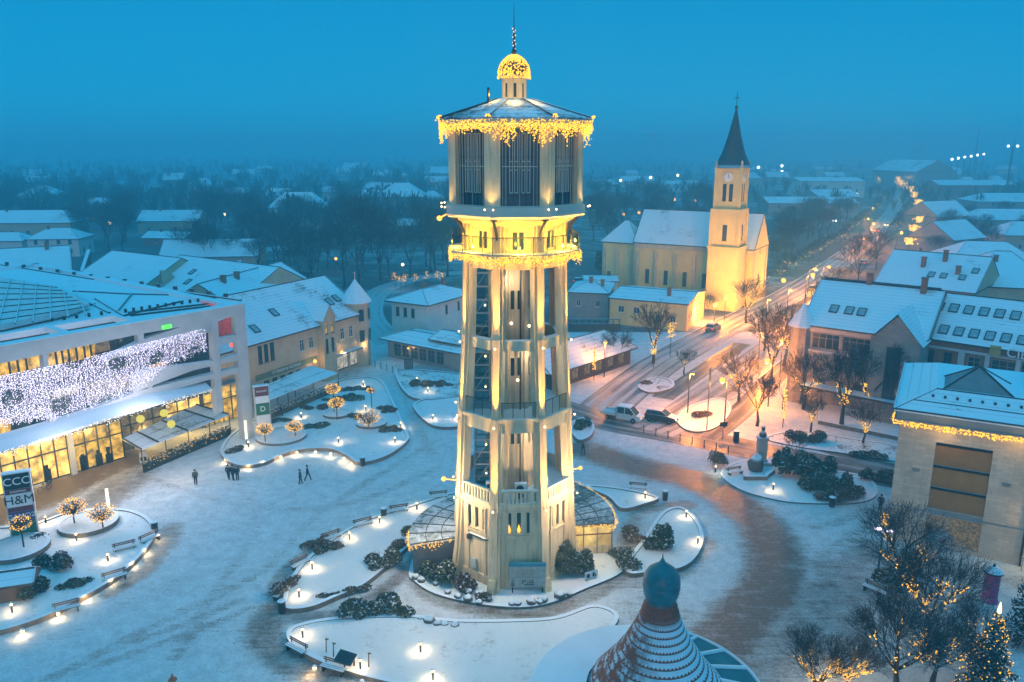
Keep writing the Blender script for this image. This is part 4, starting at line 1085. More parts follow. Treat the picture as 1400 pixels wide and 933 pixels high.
for a_ in (-30,25):
    for z in (4.2,7.6):
        sa, ca = math.sin(rad(a_)), math.cos(rad(a_)); cxx, cyy = W+.6+2.12*sa, 1.2-2.12*ca
        MB().obox((cxx,cyy,z),.8,.12,1.9,rad(a_)).build('turret_window', M['glass'], tur)
mb = MB()
for u in (ax-3.,W-5.5,W-.3): mb.ball((u,-.5,3.6),.26)
mb.build('wall_lamp', M['orangehot'], t)
for u in (ax-3.,W-5.5,W-.3): lamp(t,(u,-1.0,3.6),90.,(1.,.6,.2),.2,name='wall_light')
MB().box(ax+1.6,W-.8,-1.2,-.02,3.35,3.5).build('awning', M['slate_dk'], t)
MB().box(10.,ax-2.,-.10,-.03,3.4,4.2).build('fascia_sign', mat('green_fascia',(.16,.20,.10),.7), t)
text(t, 'ETTEREM & PIZZERIA', .62, (16.,-.13,3.8), 90, 0, M['letter'])
A, B_, Cc, D_ = at(355,552,2.9), at(462,510,2.9), at(425,500,3.6), at(352,532,3.6)
tt = thing('cafe_canopy', 'snow covered cafe canopy before the long tan building', 'canopy', (A.x,A.y,0)); o_ = Vector((A.x,A.y,0)); A, B_, Cc, D_ = A-o_, B_-o_, Cc-o_, D_-o_
MB().add([A,B_,Cc,D_,A-dn,B_-dn,Cc-dn,D_-dn],[(0,1,2,3),(7,6,5,4),(0,4,5,1),(1,5,6,2),(2,6,7,3),(3,7,4,0)]).build('roof', M['snow'], tt)
for s in (0,.33,.66,1):
    for a_, b_ in ((A,B_),(D_,Cc)): p = a_.lerp(b_,s); MB().tube((p.x,p.y,0),(p.x,p.y,p.z),.07).build('post', M['wood_snow'], tt)
p = (A+B_)/2; rz = math.atan2((B_-A).y,(B_-A).x)
MB().obox((p.x,p.y,0),(B_-A).length*.92,.2,1.0,rz).build('fence', M['drystem'], tt)
mb = MB()
for i in range(500): p = A.lerp(B_,rg.random()); mb.leaf((p.x+rg.gauss(0,.2),p.y-.3+rg.gauss(0,.15),.2+rg.random()*1.3),.18,rg)
mb.build('foliage', M['leaf'], tt)
# ------------------------------------------------------------------ white house with low pavilion by the tower
t, W, D = building('townhouse', 'pale two storey house with a snowy hipped roof left of the tower', 'house', at(535,412,7.2), at(584,418,7.2), 14, 7.2, 'white', 1.8, .9, 5., 'y', 'snow', [(0,1.4,4.6,.8,1.7,'wood',3,1.75),(1,6.,4.6,.8,1.7,'wood'),(1,10,4.6,.8,1.7,'wood')], chim=((3,6,1.6),(4,11,1.4)))
P0 = at(530,463,3.2); P1 = at(640,484,3.2)
t, W, D = building('market_pavilion', 'low dark shop pavilion with wide snowy roof at the foot of the pale house', 'pavilion', P0, P1, 7, 3.1, 'grey', 1., 1.1, 3., 'x', 'snow', [(0,2.2,.5,1.6,2.1,'grey',6,1.9)])
lamp(t,(5.,-.8,2.2),50.,(1.,.5,.2),.2,name='porch_light'); MB().ball((5.,-.3,2.3),.18).build('porch_lamp', M['orangehot'], t)
mb = MB(Matrix.Translation((8.5,1.2,0))); o = roof(t, 6, 5, 4.0, 1.2, .4, .6, 'x', 'snow', None, 'upper_roof', (9.,1.))
MB().box(9.1,14.9,1.1,5.9,3.2,4.05).build('upper_storey', M['fascia'], t)
# parish houses, grey house and snowy kiosk row right of the tower
t, W, D = building('parish_house', 'long yellow house with flat snowy roof below the church', 'house', at(834,407,5.4), at(940,416,5.4), 15, 5.2, 'ochre', 1.1, .3, 0., 'x', 'snow', [(0,2.4,2.6,1.2,1.3,'dark',2,3.2),(1,2.,2.,1.,1.6,'dark',3,2.2),(0,10,1.2,1.1,1.5,'dark',2,3)], chim=((11,4,1.8),))
t, W, D = building('grey_house', 'grey house with snowy hipped roof and brick chimneys beside the yellow house', 'house', at(778,400,5.6), at(832,402,5.6), 13, 5.5, 'grey', 1.6, .3, 4., 'x', 'snow', [(0,6.,2.8,.9,1.3,'dark'),(0,2.,2.8,.9,1.3,'dark')], chim=((4,5,1.5),(6.5,4,1.4)))
building('annex_house', 'flat roofed snowy annex behind the grey house', 'house', at(800,386,4.), at(845,386,4.), 8, 4., 'white', .8, .3, 0., 'x', 'snow', chim=((6,4,1.2),))
P0 = at(770,506,2.6); P1 = at(800,500,2.6); d = (at(884,470,2.6)-P0).normalized()
t, W, D = building('kiosk_row', 'row of brown kiosks under one long snowy roof right of the tower', 'kiosk', P0-d*3, P0+d*17.5, 9.5, 2.6, mat('kiosk_wall',(.14,.075,.05),.8,.3,1.5,brick=(.4,30.,(.6,.6,.6))), 2.4, .9, 2., 'x', 'snow', [(0,3.,.6,1.6,1.6,'dim',6,3.)])
fc = thing('wall_fence', 'dark railing wall stepping down beside the grey house', 'fence', at(785,452))
mb = MB(); mb.box(-1,9,0,.25,0,1.3)
for i in range(9): mb.box(-.9+i*1.2,-.75+i*1.2,-.05,.3,1.3,2.1)
mb.box(-1,9,.0,.25,2.1,2.25); mb.build('panel', M['metal_snow'], fc)
# ------------------------------------------------------------------ church
cd_ = Vector((.86,-.51,0)); cp = Vector((.51,.86,0)); apex = Vector((56.4,180,0))
E0 = apex-cp*6-cd_*37
ch, W, D = building('church', 'yellow church with snowy nave roof and tall dark pointed tower', 'church', E0+cd_*9, E0+cd_*37, 12, 12.6, 'ochre', 7.4, .35, 0., 'x', 'snow', [(0,3.4,3.2,1.,3.4,'wood',5,4.6),(1,6.,4.,1.4,2.6,'wood'),(1,6.,11.3,.9,1.1,'wood')])
mb = MB(); mb.wall((-9,1.5),(1,0),(0,-1),9,0,12,[(3.6,4.6,3.2,6.4)]); mb.box(-9,0,1.52,10.5,0,12); mb.build('choir_wall', M['ochre'], ch)
win(ch,-4.9,1.5,3.2,1.,3.2,0,'wood')
roof(ch, 9.4, 9., 12.1, 5., .3, 4.5, 'x', 'snow', None, 'choir_roof', (-9.3,1.5))
mb = MB()
for i in range(6): mb.box(1.+i*4.6-.35,1.+i*4.6+.35,-.45,-.01,0,10.8)
for i in range(3): mb.box(-8.6+i*3.4,-8.0+i*3.4,1.1,1.49,0,10.8)
mb.box(-.1,W+.1,-.25,-.01,11.6,12.55).box(W+.01,W+.25,-.1,12.1,12.3,12.6).box(W+.01,W+.3,-.2,.7,0,12.5).box(W+.01,W+.3,11.3,12.2,0,12.5); mb.build('pilaster', M['cream_snow'], ch)
mb = MB(); mb.box(W+.01,W+.14,5.9,6.1,14.6,17.).box(W+.01,W+.15,5.4,6.6,15.8,16.); mb.build('gable_cross', M['cream'], ch)
tc = Vector((48.3,169.,0)); lc = inv(ch) @ tc        # nearest tower corner, in church coordinates
TS = 6.6; x1 = lc.x; x0 = x1-TS; y0 = lc.y; y1 = y0+TS; cx_, cy_ = (x0+x1)/2, (y0+y1)/2
mb = MB()
def tstage(s, z0, z1, holes):
    a = cx_-s/2; b = cy_-s/2
    for k, (O, U, Nn) in enumerate((((a,b),(1,0),(0,-1)),((a+s,b),(0,1),(1,0)),((a+s,b+s),(-1,0),(0,1)),((a,b+s),(0,-1),(-1,0)))):
        mb.wall(O,U,Nn,s,z0,z1,holes,.35)
    return a, b
s1, s2, s3 = 6.6, 6.0, 5.2
tstage(s1,0,13.6,[]); tstage(s2,13.9,21.1,[(2.5,3.5,15.2,18.6)]); tstage(s3,21.9,30.2,[(1.5,2.3,23.6,27.2),(2.9,3.7,23.6,27.2)])
for s, z0, z1 in ((s1+.5,13.5,13.95),(s2+.5,21.,21.95),(s3+.7,30.1,30.6)): mb.box(cx_-s/2,cx_+s/2,cy_-s/2,cy_+s/2,z0,z1)
for s, z0, z1 in ((s2,13.9,21.1),(s3,21.9,30.2)):
    for i in (-1,1):
        for j in (-1,1): mb.box(cx_+i*s/2-.3,cx_+i*s/2+.3,cy_+j*s/2-.3,cy_+j*s/2+.3,z0,z1)
tw = mb.build('bell_tower', [M['ochre']], ch)
def tpane(s, u, z, w_, h_):
    for k in (0,1,3):
        a = cx_-s/2; b = cy_-s/2
        x, y = ((a+u,b),(a+s,b+u),(0,0),(a,b+s-u))[k]
        win(tw, x, y, z, w_, h_, k, 'wood', 'louvre_window')
tpane(s2,3.,15.2,1.,3.4); tpane(s3,1.9,23.6,.8,3.6); tpane(s3,3.3,23.6,.8,3.6)
for k, (x, y, r) in enumerate(((cx_,cy_-s3/2-.05,0),(cx_+s3/2+.05,cy_,90))):
    c_ = MB(Matrix.Translation((x,y,28.6)) @ Matrix.Rotation(rad(r),4,'Z') @ Matrix.Rotation(rad(90),4,'X')).lathe([(.95,0.),(.95,.1),(.8,.12)],20).build('clock', M['whitepaint'], tw)
    c_.data.materials[0] = M['letter']
    MB(Matrix.Translation((x,y,28.6)) @ Matrix.Rotation(rad(r),4,'Z')).box(-.04,.04,-.2,-.14,0,.65).box(0,.45,-.2,-.14,-.04,.04).build('hands', M['darkletter'], c_)
MB().lathe([(4.2,30.55),(3.6,31.1),(2.4,33.6),(1.35,37.2),(.16,42.6)],8,(cx_,cy_,0),0,2*math.pi,rad(22.5)).build('spire', M['slate_dk'], tw)
mb = MB().ball((cx_,cy_,42.9),.4).tube((cx_,cy_,43.),(cx_,cy_,46.),.08).box(cx_-.5,cx_+.5,cy_-.06,cy_+.06,44.7,44.9); mb.build('cross', M['metal'], tw)
for i in (-1,1):
    for j in (-1,1): MB().lathe([(.3,30.6),(.35,31.),(.2,31.4),(.3,31.7),(.02,32.2)],6,(cx_+i*2.7,cy_+j*2.7,0)).build('urn', M['cream_snow'], tw)
for (px, py, z, pw, dst) in ((985,425,3.5,3600,5),(1052,400,4.,2600,6),(960,440,3,1500,5),(1000,436,9,1600,5),(875,430,2,2600,5),(910,430,2,2600,5)):
    p = at(px,py,0)
    lamp(ch, inv(ch) @ Vector((p.x+5.,p.y-13,z)), pw*3.0, (1.,.64,.14), .4, 'SPOT', inv(ch) @ (apex-cp*4-cd_*(5 if px > 940 else 22)+Vector((0,0,15 if px > 940 else 7))), 120, .8, None, 'church_floodlight')
MB().ball(inv(ch) @ (at(985,425,0)+Vector((1.5,-5,3.2))),.55).ball(inv(ch) @ (at(975,420,0)+Vector((1.5,-5,3.0))),.45).ball(inv(ch) @ (at(1052,400,0)+Vector((1.5,-5,3.8))),.55).build('floodlight', M['orangehot'], ch)
# ------------------------------------------------------------------ bank building on the right
P0 = at(1100,445,11.); dl = Vector((.79,-.61,0)); nl = Vector((.61,.79,0))
bk, W, D = building('bank_building', 'grey stone corner building with snowy roof, gabled entrance bay and small turret', 'building', P0, P0+dl*15, 15, 11, 'greystone', 5.2, .5, 0., 'x', 'snow',
    [(0,3.,5.2,.9,1.9,'dim'),(0,5.,5.2,.9,1.9,'wood',2,2.6),(0,3.,2.,1.,1.9,'wood',3,2.4),(0,3.,8.1,3.6,2.1,'grey'),(0,7.,8.1,3.6,2.1,'grey')], skylights=((3,2.6),(5,2.6),(6.6,2.6)), chim=((13,7,2.2),(6,7.6,1.8)))
mb = MB()
mb.wall((9.4,-3.2),(1,0),(0,-1),5.8,0,11.2,[(2.0,3.8,3.4,10.4)])
mb.wall((9.4,0.),(0,-1),(-1,0),3.2,0,11.2).wall((15.2,-3.2),(0,1),(1,0),8,0,11.2)
mb.extr([(9.4,11.2),(15.2,11.2),(12.3,14.4)],-3.2,-2.9); bay = mb.build('gable_bay', M['greystone'], bk)
win(bk,12.3,-3.2,3.4,1.8,7.,0,'wood','stair_window')
mb = MB()
for i in range(7): a_ = rad(180*i/6); mb.obox((12.3-.9*math.cos(a_),-3.28,12.0+.7*math.sin(a_)),.3,.08,.18)
mb.build('arch_relief', M['grey'], bay)
MB().add([(9.0,-3.6,10.9),(12.3,-3.6,14.7),(12.3,7.5,14.7),(9.0,1.,10.9),(15.6,-3.6,10.9),(15.6,1.,10.9)],[(0,1,2,3),(1,4,5,2)]).build('bay_roof', M['snow'], bk)
MB().lathe([(1.5,0),(1.5,10.7),(1.75,10.8)],10,(-.4,.6,0)).build('turret', M['greystone'], bk); MB().lathe([(1.95,10.8),(1.9,11.),(.05,14.)],10,(-.4,.6,0)).build('turret_roof', M['snow'], bk)
MB().tube((-.4,.6,14),(-.4,.6,15.2),.06).build('finial', M['metal'], bk)
mb = MB(); mb.box(.8,9.4,-.18,-.01,10.4,10.98).box(.8,9.4,-.16,-.01,7.5,7.8); mb.build('cornice', M['concrete'], bk)
MB().tube((-.0,7.5,16.6),(15.,7.5,16.6),.2,.2,5).build('ridge_cap', M['slate_dk'], bk)
# skyway canopy in front
A = at(1096,527,3.4); B_ = at(1240,556,3.4); t = thing('street_canopy', 'long flat snowy canopy on thin posts before the grey bank building', 'canopy', (A.x,A.y,0)); L = (B_-A).length; t.rotation_euler.z = math.atan2((B_-A).y,(B_-A).x)
MB().box(0,L,-.2,2.2,3.25,3.5).build('roof', M['metal_snow'], t)
for i in range(6): x = .5+i*(L-1)/5; MB().box(x-.07,x+.07,.2,.34,0,3.25).build('post', M['steel'], t)
# long brick wing
R0 = at(1235,456,11.); R1 = at(1400,480,11.); dr = (R1-R0).normalized()
bw, W, D = building('bank_wing', 'long red brick bank wing with rows of roof skylights and big letters', 'building', R0-dr*.8, R0+dr*28, 13, 10.7, 'redbrick', 5.0, .45, 0., 'x', 'snow',
    [(0,2.2,7.2,1.,2.2,'wood',3,2.1),(0,2.2,3.8,1.,2.2,'wood',3,2.1),(0,9.4,7.2,1.4,2.1,'grey'),(0,12.6,7.,2.6,2.4,'grey',5,3.2),(0,2.2,1.,1.,2.,'wood',3,2.1)],
    skylights=[(1.8+i*1.75,1.05) for i in range(14)]+[(1.9+i*1.75,4.3) for i in range(14)])
mb = MB(); mb.box(0,W,-.16,-.01,9.7,10.0).box(0,W,-.2,-.01,6.2,6.6).box(7.6,8.3,-.22,-.01,6.6,9.7).box(10.6,11.1,-.22,-.01,6.6,9.7)
for i in range(5): mb.box(13.95+i*3.2,14.45+i*3.2,-.22,-.01,6.6,9.7)
mb.build('stone_trim', M['concrete'], bw)
MB().tube((-.4,-.4,11.1),(-.4,6.6,16.2),.3,.3,5).build('gable_cap', M['concrete'], bw)
MB().box(11.0,12.2,-.45,-.32,10.0,11.2).build('logo_panel', mat('gold_logo',(.42,.32,.10),.5,.2), bw)
MB().box(10.9,28,-.3,-.22,9.9,10.0).build('sign_rail', M['steel'], bw)
text(bw,'CIB BANK',1.55,(12.8,-.4,10.55),90,0,M['letter'],.06,'lettering','LEFT')
MB().ball((8.0,-.5,6.2),.3).build('orange_lamp', M['orangehot'], bw)
# ------------------------------------------------------------------ stone clad block, lower right
P0 = Vector((34.4,66.6,0)); dv = Vector((.88,-.48,0)).normalized(); W = 17.; D = 16.
sb = thing('office_block', 'pale stone office block with brown facade panels, golden eave lights and glass roof pyramid', 'building', P0, math.atan2(dv.y,dv.x))
HH = 11.4
mb = MB(); h_ = [(3.0,7.3,3.7,9.9),(3.0,7.3,.4,3.1)]
mb.wall((0,0),(1,0),(0,-1),10.4,0,HH,h_,.4).wall((W,0),(0,1),(1,0),D,0,HH).wall((W,D),(-1,0),(0,1),W,0,HH).wall((0,D),(0,-1),(-1,0),D,0,HH,[(3,6,3,9)],.3)
mb.build('wall', M['beige'], sb)
for i in range(3):
    z0 = 3.75+i*2.05
    MB().box(3.02,7.28,.12,.2,z0,z0+1.72).build('brown_panel', M['brownpanel'], sb)
    MB().box(3.02,7.28,.28,.33,z0+1.72,z0+2.05).build('slot_window', M['glass'], sb)
mb = MB()
for i in range(3): mb.box(3.0,7.3,.05,.22,3.68+i*2.05,3.76+i*2.05)
mb.box(3.0,7.3,-.1,.3,3.2,3.66).box(-.05,10.4,-.06,-.004,3.3,3.42)
mb.build('steel_sill', M['steel'], sb)
MB().box(3.02,7.28,.25,.32,.4,3.1).build('shop_window', lit('shop_glimmer',(1.,.75,.3),.22,2.6,.0,base=(.05,.06,.06)), sb)
for x in (1.7,8.6): MB().box(x-.3,x+.3,-.25,-.01,7.,7.22).build('wall_lamp', M['steel'], sb)
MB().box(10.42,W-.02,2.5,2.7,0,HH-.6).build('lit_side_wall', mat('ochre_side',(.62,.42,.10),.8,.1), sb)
lamp(sb,(12.2,-.6,4.5),420.,(1.,.62,.14),.4,name='side_floodlight'); lamp(sb,(11.8,.6,9.5),160.,(1.,.62,.14),.4,name='side_floodlight')
text(sb,'K G',.9,(12.6,2.4,6.2),90,0,M['darkletter'])
MB().tube((10.46,-.1,0),(10.46,-.1,HH),.09).build('down_pipe', M['metal'], sb)
mb = MB(); mb.box(-.5,W+.5,-.5,D+.5,HH,HH+.25).box(-.3,W+.3,-.3,D+.3,HH+.25,HH+1.0); mb.build('eave', M['grey'], sb)
mb = MB().add([(-.6,-.6,HH+1.0),(W+.6,-.6,HH+1.0),(W+.6,D+.6,HH+1.0),(-.6,D+.6,HH+1.0),(-.6,-.6,HH+1.2),(W+.6,-.6,HH+1.2),(W+.6,D+.6,HH+1.2),(-.6,D+.6,HH+1.2),(2.5,3.,HH+2.5),(W-3,3.,HH+2.5),(W-3,D-3,HH+2.5),(2.5,D-3,HH+2.5)],
     [(3,2,1,0),(0,1,5,4),(1,2,6,5),(2,3,7,6),(3,0,4,7),(4,5,9,8),(5,6,10,9),(6,7,11,10),(7,4,8,11),(8,9,10,11)])
rf = mb.build('roof', M['snow'], sb)
mb = MB()
for a, b in (((-.6,-.6,HH+1.22),(2.5,3,HH+2.5)),((W+.6,-.6,HH+1.22),(W-3,3,HH+2.5)),((-.6,-.6,HH+1.22),(W+.6,-.6,HH+1.22)),((-.6,-.6,HH+1.22),(-.6,D+.6,HH+1.22)),((2.5,3,HH+2.5),(W-3,3,HH+2.5)),((0.6,1.,HH+1.75),(W-1,1.,HH+1.75))): mb.tube(a,b,.09,.09,5)
for i in range(9): mb.box(2.2+i*.95,2.4+i*.95,1.7,1.9,HH+1.9,HH+2.3)
mb.build('roof_edge', M['slate_dk'], rf)
mb = MB(); bz = HH+2.35; B4 = [(2.9,3.2,bz),(8.6,3.2,bz),(8.6,8.,bz),(2.9,8.,bz)]; ap = (5.7,5.6,bz+2.0)
mb.m = 0; mb.add(B4+[ap],[(0,1,4),(3,0,4)]); mb.m = 1; mb.add(B4+[ap],[(1,2,4),(2,3,4)])
py = mb.build('glass_pyramid', [glassmat('pyramid_glass',(.16,.17,.18),.35), M['snow_flat']], rf)
mb = MB(); 
for p in B4: mb.tube(p,ap,.1,.1,5)
for i in range(4): mb.tube(B4[i],B4[(i+1)%4],.1,.1,5)
mb.build('pyramid_bars', M['metal'], py)
MB().box(10,W-.5,4.,D-2,HH+2.4,HH+3.3).build('roof_box', M['snow_flat'], rf)
rg = random.Random(9); mb = MB(); icicles(mb,[Vector((-.5,-.55,HH+.1)),Vector((W+.4,-.55,HH+.1))],.2,.5,24,rg,.075,.09); icicles(mb,[Vector((-.55,-.5,HH+.1)),Vector((-.55,2,HH+.1))],.1,.4,18,rg,.055,.08)
mb.build('eave_lights', M['warm2'], sb)
lamp(sb,(3.5,-1.2,HH-.5),60.,(1.,.66,.2),.6,name='eave_glow'); lamp(sb,(9.,-1.2,HH-.5),60.,(1.,.66,.2),.6,name='eave_glow')
mb = MB()
for i in range(12): mb.box(10.5+i*.5,10.55+i*.5,-.9,-.85,0,1.1)
mb.box(10.4,16.5,-.92,-.82,1.1,1.18); tag(mb.build('entrance_railing', M['steel']),'steel entrance railing at the yellow lit side of the stone block','railing').location = P0
bpy.data.objects['entrance_railing'].rotation_euler.z = math.atan2(dv.y,dv.x)
# ------------------------------------------------------------------ round kiosk with onion finial, foreground
KX, KY = 8.45, 40.3
M['kiosk_snow'] = mat('fresh_snow', (.76,.81,.86), .85, .06, .6, bmp=.02)
kp = thing('round_kiosk', 'round kiosk with flared red tile cone roof under a blue green onion finial', 'kiosk', (KX,KY,0))
def km():
    m, nt, b = nodes('cone_snow_tiles'); co = coords(nt); sx = N(nt,'ShaderNodeSeparateXYZ'); nt.links.new(co, sx.inputs[0])
    ang = math_(nt,'ARCTAN2',sx.outputs[0],math_(nt,'MULTIPLY',sx.outputs[1],-1.))      # 0 = south, + = east
    n1 = noise(nt, co, 1.6, 4.); n2 = noise(nt, co, 9., 3.)
    v = N(nt,'ShaderNodeTexVoronoi', Scale=5.); nt.links.new(co, v.inputs['Vector'])
    tile = mixc(nt, v.outputs['Distance'], (.46,.105,.055), (.25,.062,.035)); tile = mixc(nt, math_(nt,'MULTIPLY',n2,.5), tile, (.11,.05,.035))
    row = math_(nt,'FRACT', math_(nt,'MULTIPLY',math_(nt,'SUBTRACT',sx.outputs[2],.02),1/.36))
    wav = math_(nt,'MULTIPLY',math_(nt,'SINE',math_(nt,'MULTIPLY',ang,58.)),.10)
    up = math_(nt,'ADD', row, wav)                                                       # snow holds on the upper part of each course
    side = ramp(nt, math_(nt,'ADD', math_(nt,'MULTIPLY',ang,.16), math_(nt,'ADD',.5,math_(nt,'MULTIPLY',math_(nt,'SUBTRACT',n1,.5),.25))), [(.33,0.),(.47,1.)])
    back = ramp(nt, math_(nt,'ADD',math_(nt,'MULTIPLY',ang,-.16),.5), [(.83,0.),(.9,1.)])
    s = math_(nt,'MAXIMUM', side, math_(nt,'MULTIPLY',ramp(nt, n1, [(.44,0.),(.58,1.)]),.85))
    top = ramp(nt, sx.outputs[2], [(0.,1.),(1.,0.)])
    tp = N(nt,'ShaderNodeMapRange'); tp.inputs[1].default_value = 8.7; tp.inputs[2].default_value = 9.2; nt.links.new(sx.outputs[2], tp.inputs[0])
    s = math_(nt,'MULTIPLY', s, math_(nt,'SUBTRACT',1.,tp.outputs[0],True))
    k = math_(nt,'MULTIPLY', s, ramp(nt, up, [(.22,0.),(.34,1.)]))
    nt.links.new(mixc(nt, k, tile, mixc(nt, n2, (.62,.68,.74), SNOW)), b.inputs['Base Color']); b.inputs['Roughness'].default_value = .8
    bump(nt, b, math_(nt,'ADD',v.outputs['Distance'],k), .04, .6); return m
def kr(z): t = (9.95-z)/6.; return .83+1.5*t+2.1*t*t
prof = []; z = 3.6
while z < 9.9:
    r = kr(z); prof += [(r+.07,z-.02),(r-.02+.03,z+.02),(kr(z+.36)-.0,z+.34)]; z += .36
prof.append((.80,9.98))
MB().lathe(prof,72).build('cone_roof', km(), kp)
MB().lathe([(.82,9.85),(.86,9.95),(.80,10.0),(.98,10.35),(1.06,10.8),(1.06,11.05),(1.04,11.07),(1.05,11.1),(1.0,11.5),(.80,11.85),(.48,12.1),(.2,12.3),(.06,12.55),(.012,12.85)],40).build('onion_finial', M['teal'], kp, smooth=True)
RC = (-.55,-.7,0.)
MB().lathe([(3.6,4.75),(5.6,4.5),(6.85,4.3),(7.0,4.2),(7.0,3.9),(6.7,3.85)],40,RC,rad(160),rad(452)).build('ring_roof', M['kiosk_snow'], kp, smooth=False)
MB().lathe([(6.2,0),(6.2,3.95)],32,RC).build('wall', M['ochre'], kp)
mb = MB(); a0, a1 = rad(92), rad(160); n = 4
for i in range(n+1):
    a = a0+(a1-a0)*i/n; mb.tube((3.9*math.sin(a)-.55,-3.9*math.cos(a),4.7),(6.7*math.sin(a)-.55,-6.7*math.cos(a)-.5,4.3),.13,.13,5)
for r, z in ((6.7,4.3),):
    L = [(r*math.sin(a0+(a1-a0)*i/12)-.55,-r*math.cos(a0+(a1-a0)*i/12)-.5,z) for i in range(13)]; mb.path(L,.1,5)
gc = mb.build('glass_canopy', M['kiosk_snow'], kp)
MB().lathe([(3.9,4.66),(6.65,4.27),(6.65,4.22),(3.9,4.6)],12,(-.55,-.5,0),a0,a1).build('canopy_glass', glassmat('canopy_glass',(.05,.12,.13),.15), gc)
for i in (1,3): a = a0+(a1-a0)*i/n; MB().tube((6.5*math.sin(a)-.55,-6.5*math.cos(a)-.5,0),(6.5*math.sin(a)-.55,-6.5*math.cos(a)-.5,4.25),.07).build('canopy_post', M['metal'], gc)
# ------------------------------------------------------------------ neighbouring and far houses
def house(name, label, px, py, wpx, hgt, D, ang, wall, rise, inset, axis='x', rm='snow', nw=3, two=True, chim=True, group=None, cat='house', W=None):
    p = at(px, py); k = F/((p.y)*math.cos(PIT)+H*math.sin(PIT)); a = rad(ang)
    W = W or wpx/k/max(.35,math.cos(a)); d = Vector((math.cos(a), math.sin(a),0)); ws = []
    if nw:
        st = W/(nw+.5)
        for fl in range(2 if two and hgt > 5.5 else 1):
            ws.append((0, st*.75, 1.1+fl*3., 1.1, 1.5, ('dark','wood')[fl], nw, st))
        if D > 6: ws.append((1, D*.3, 1.2, 1.1, 1.5, 'wood', 2, D*.4)); ws.append((3, D*.3, 1.2, 1.1, 1.5, 'wood', 2, D*.4))
    ch_ = ((W*.3,D*.45,1.2),) if chim else ()
    return building(name, label, cat, p, p+d*W, D, hgt, wall, rise, .5, inset, axis, rm, ws, group, W, ch_)
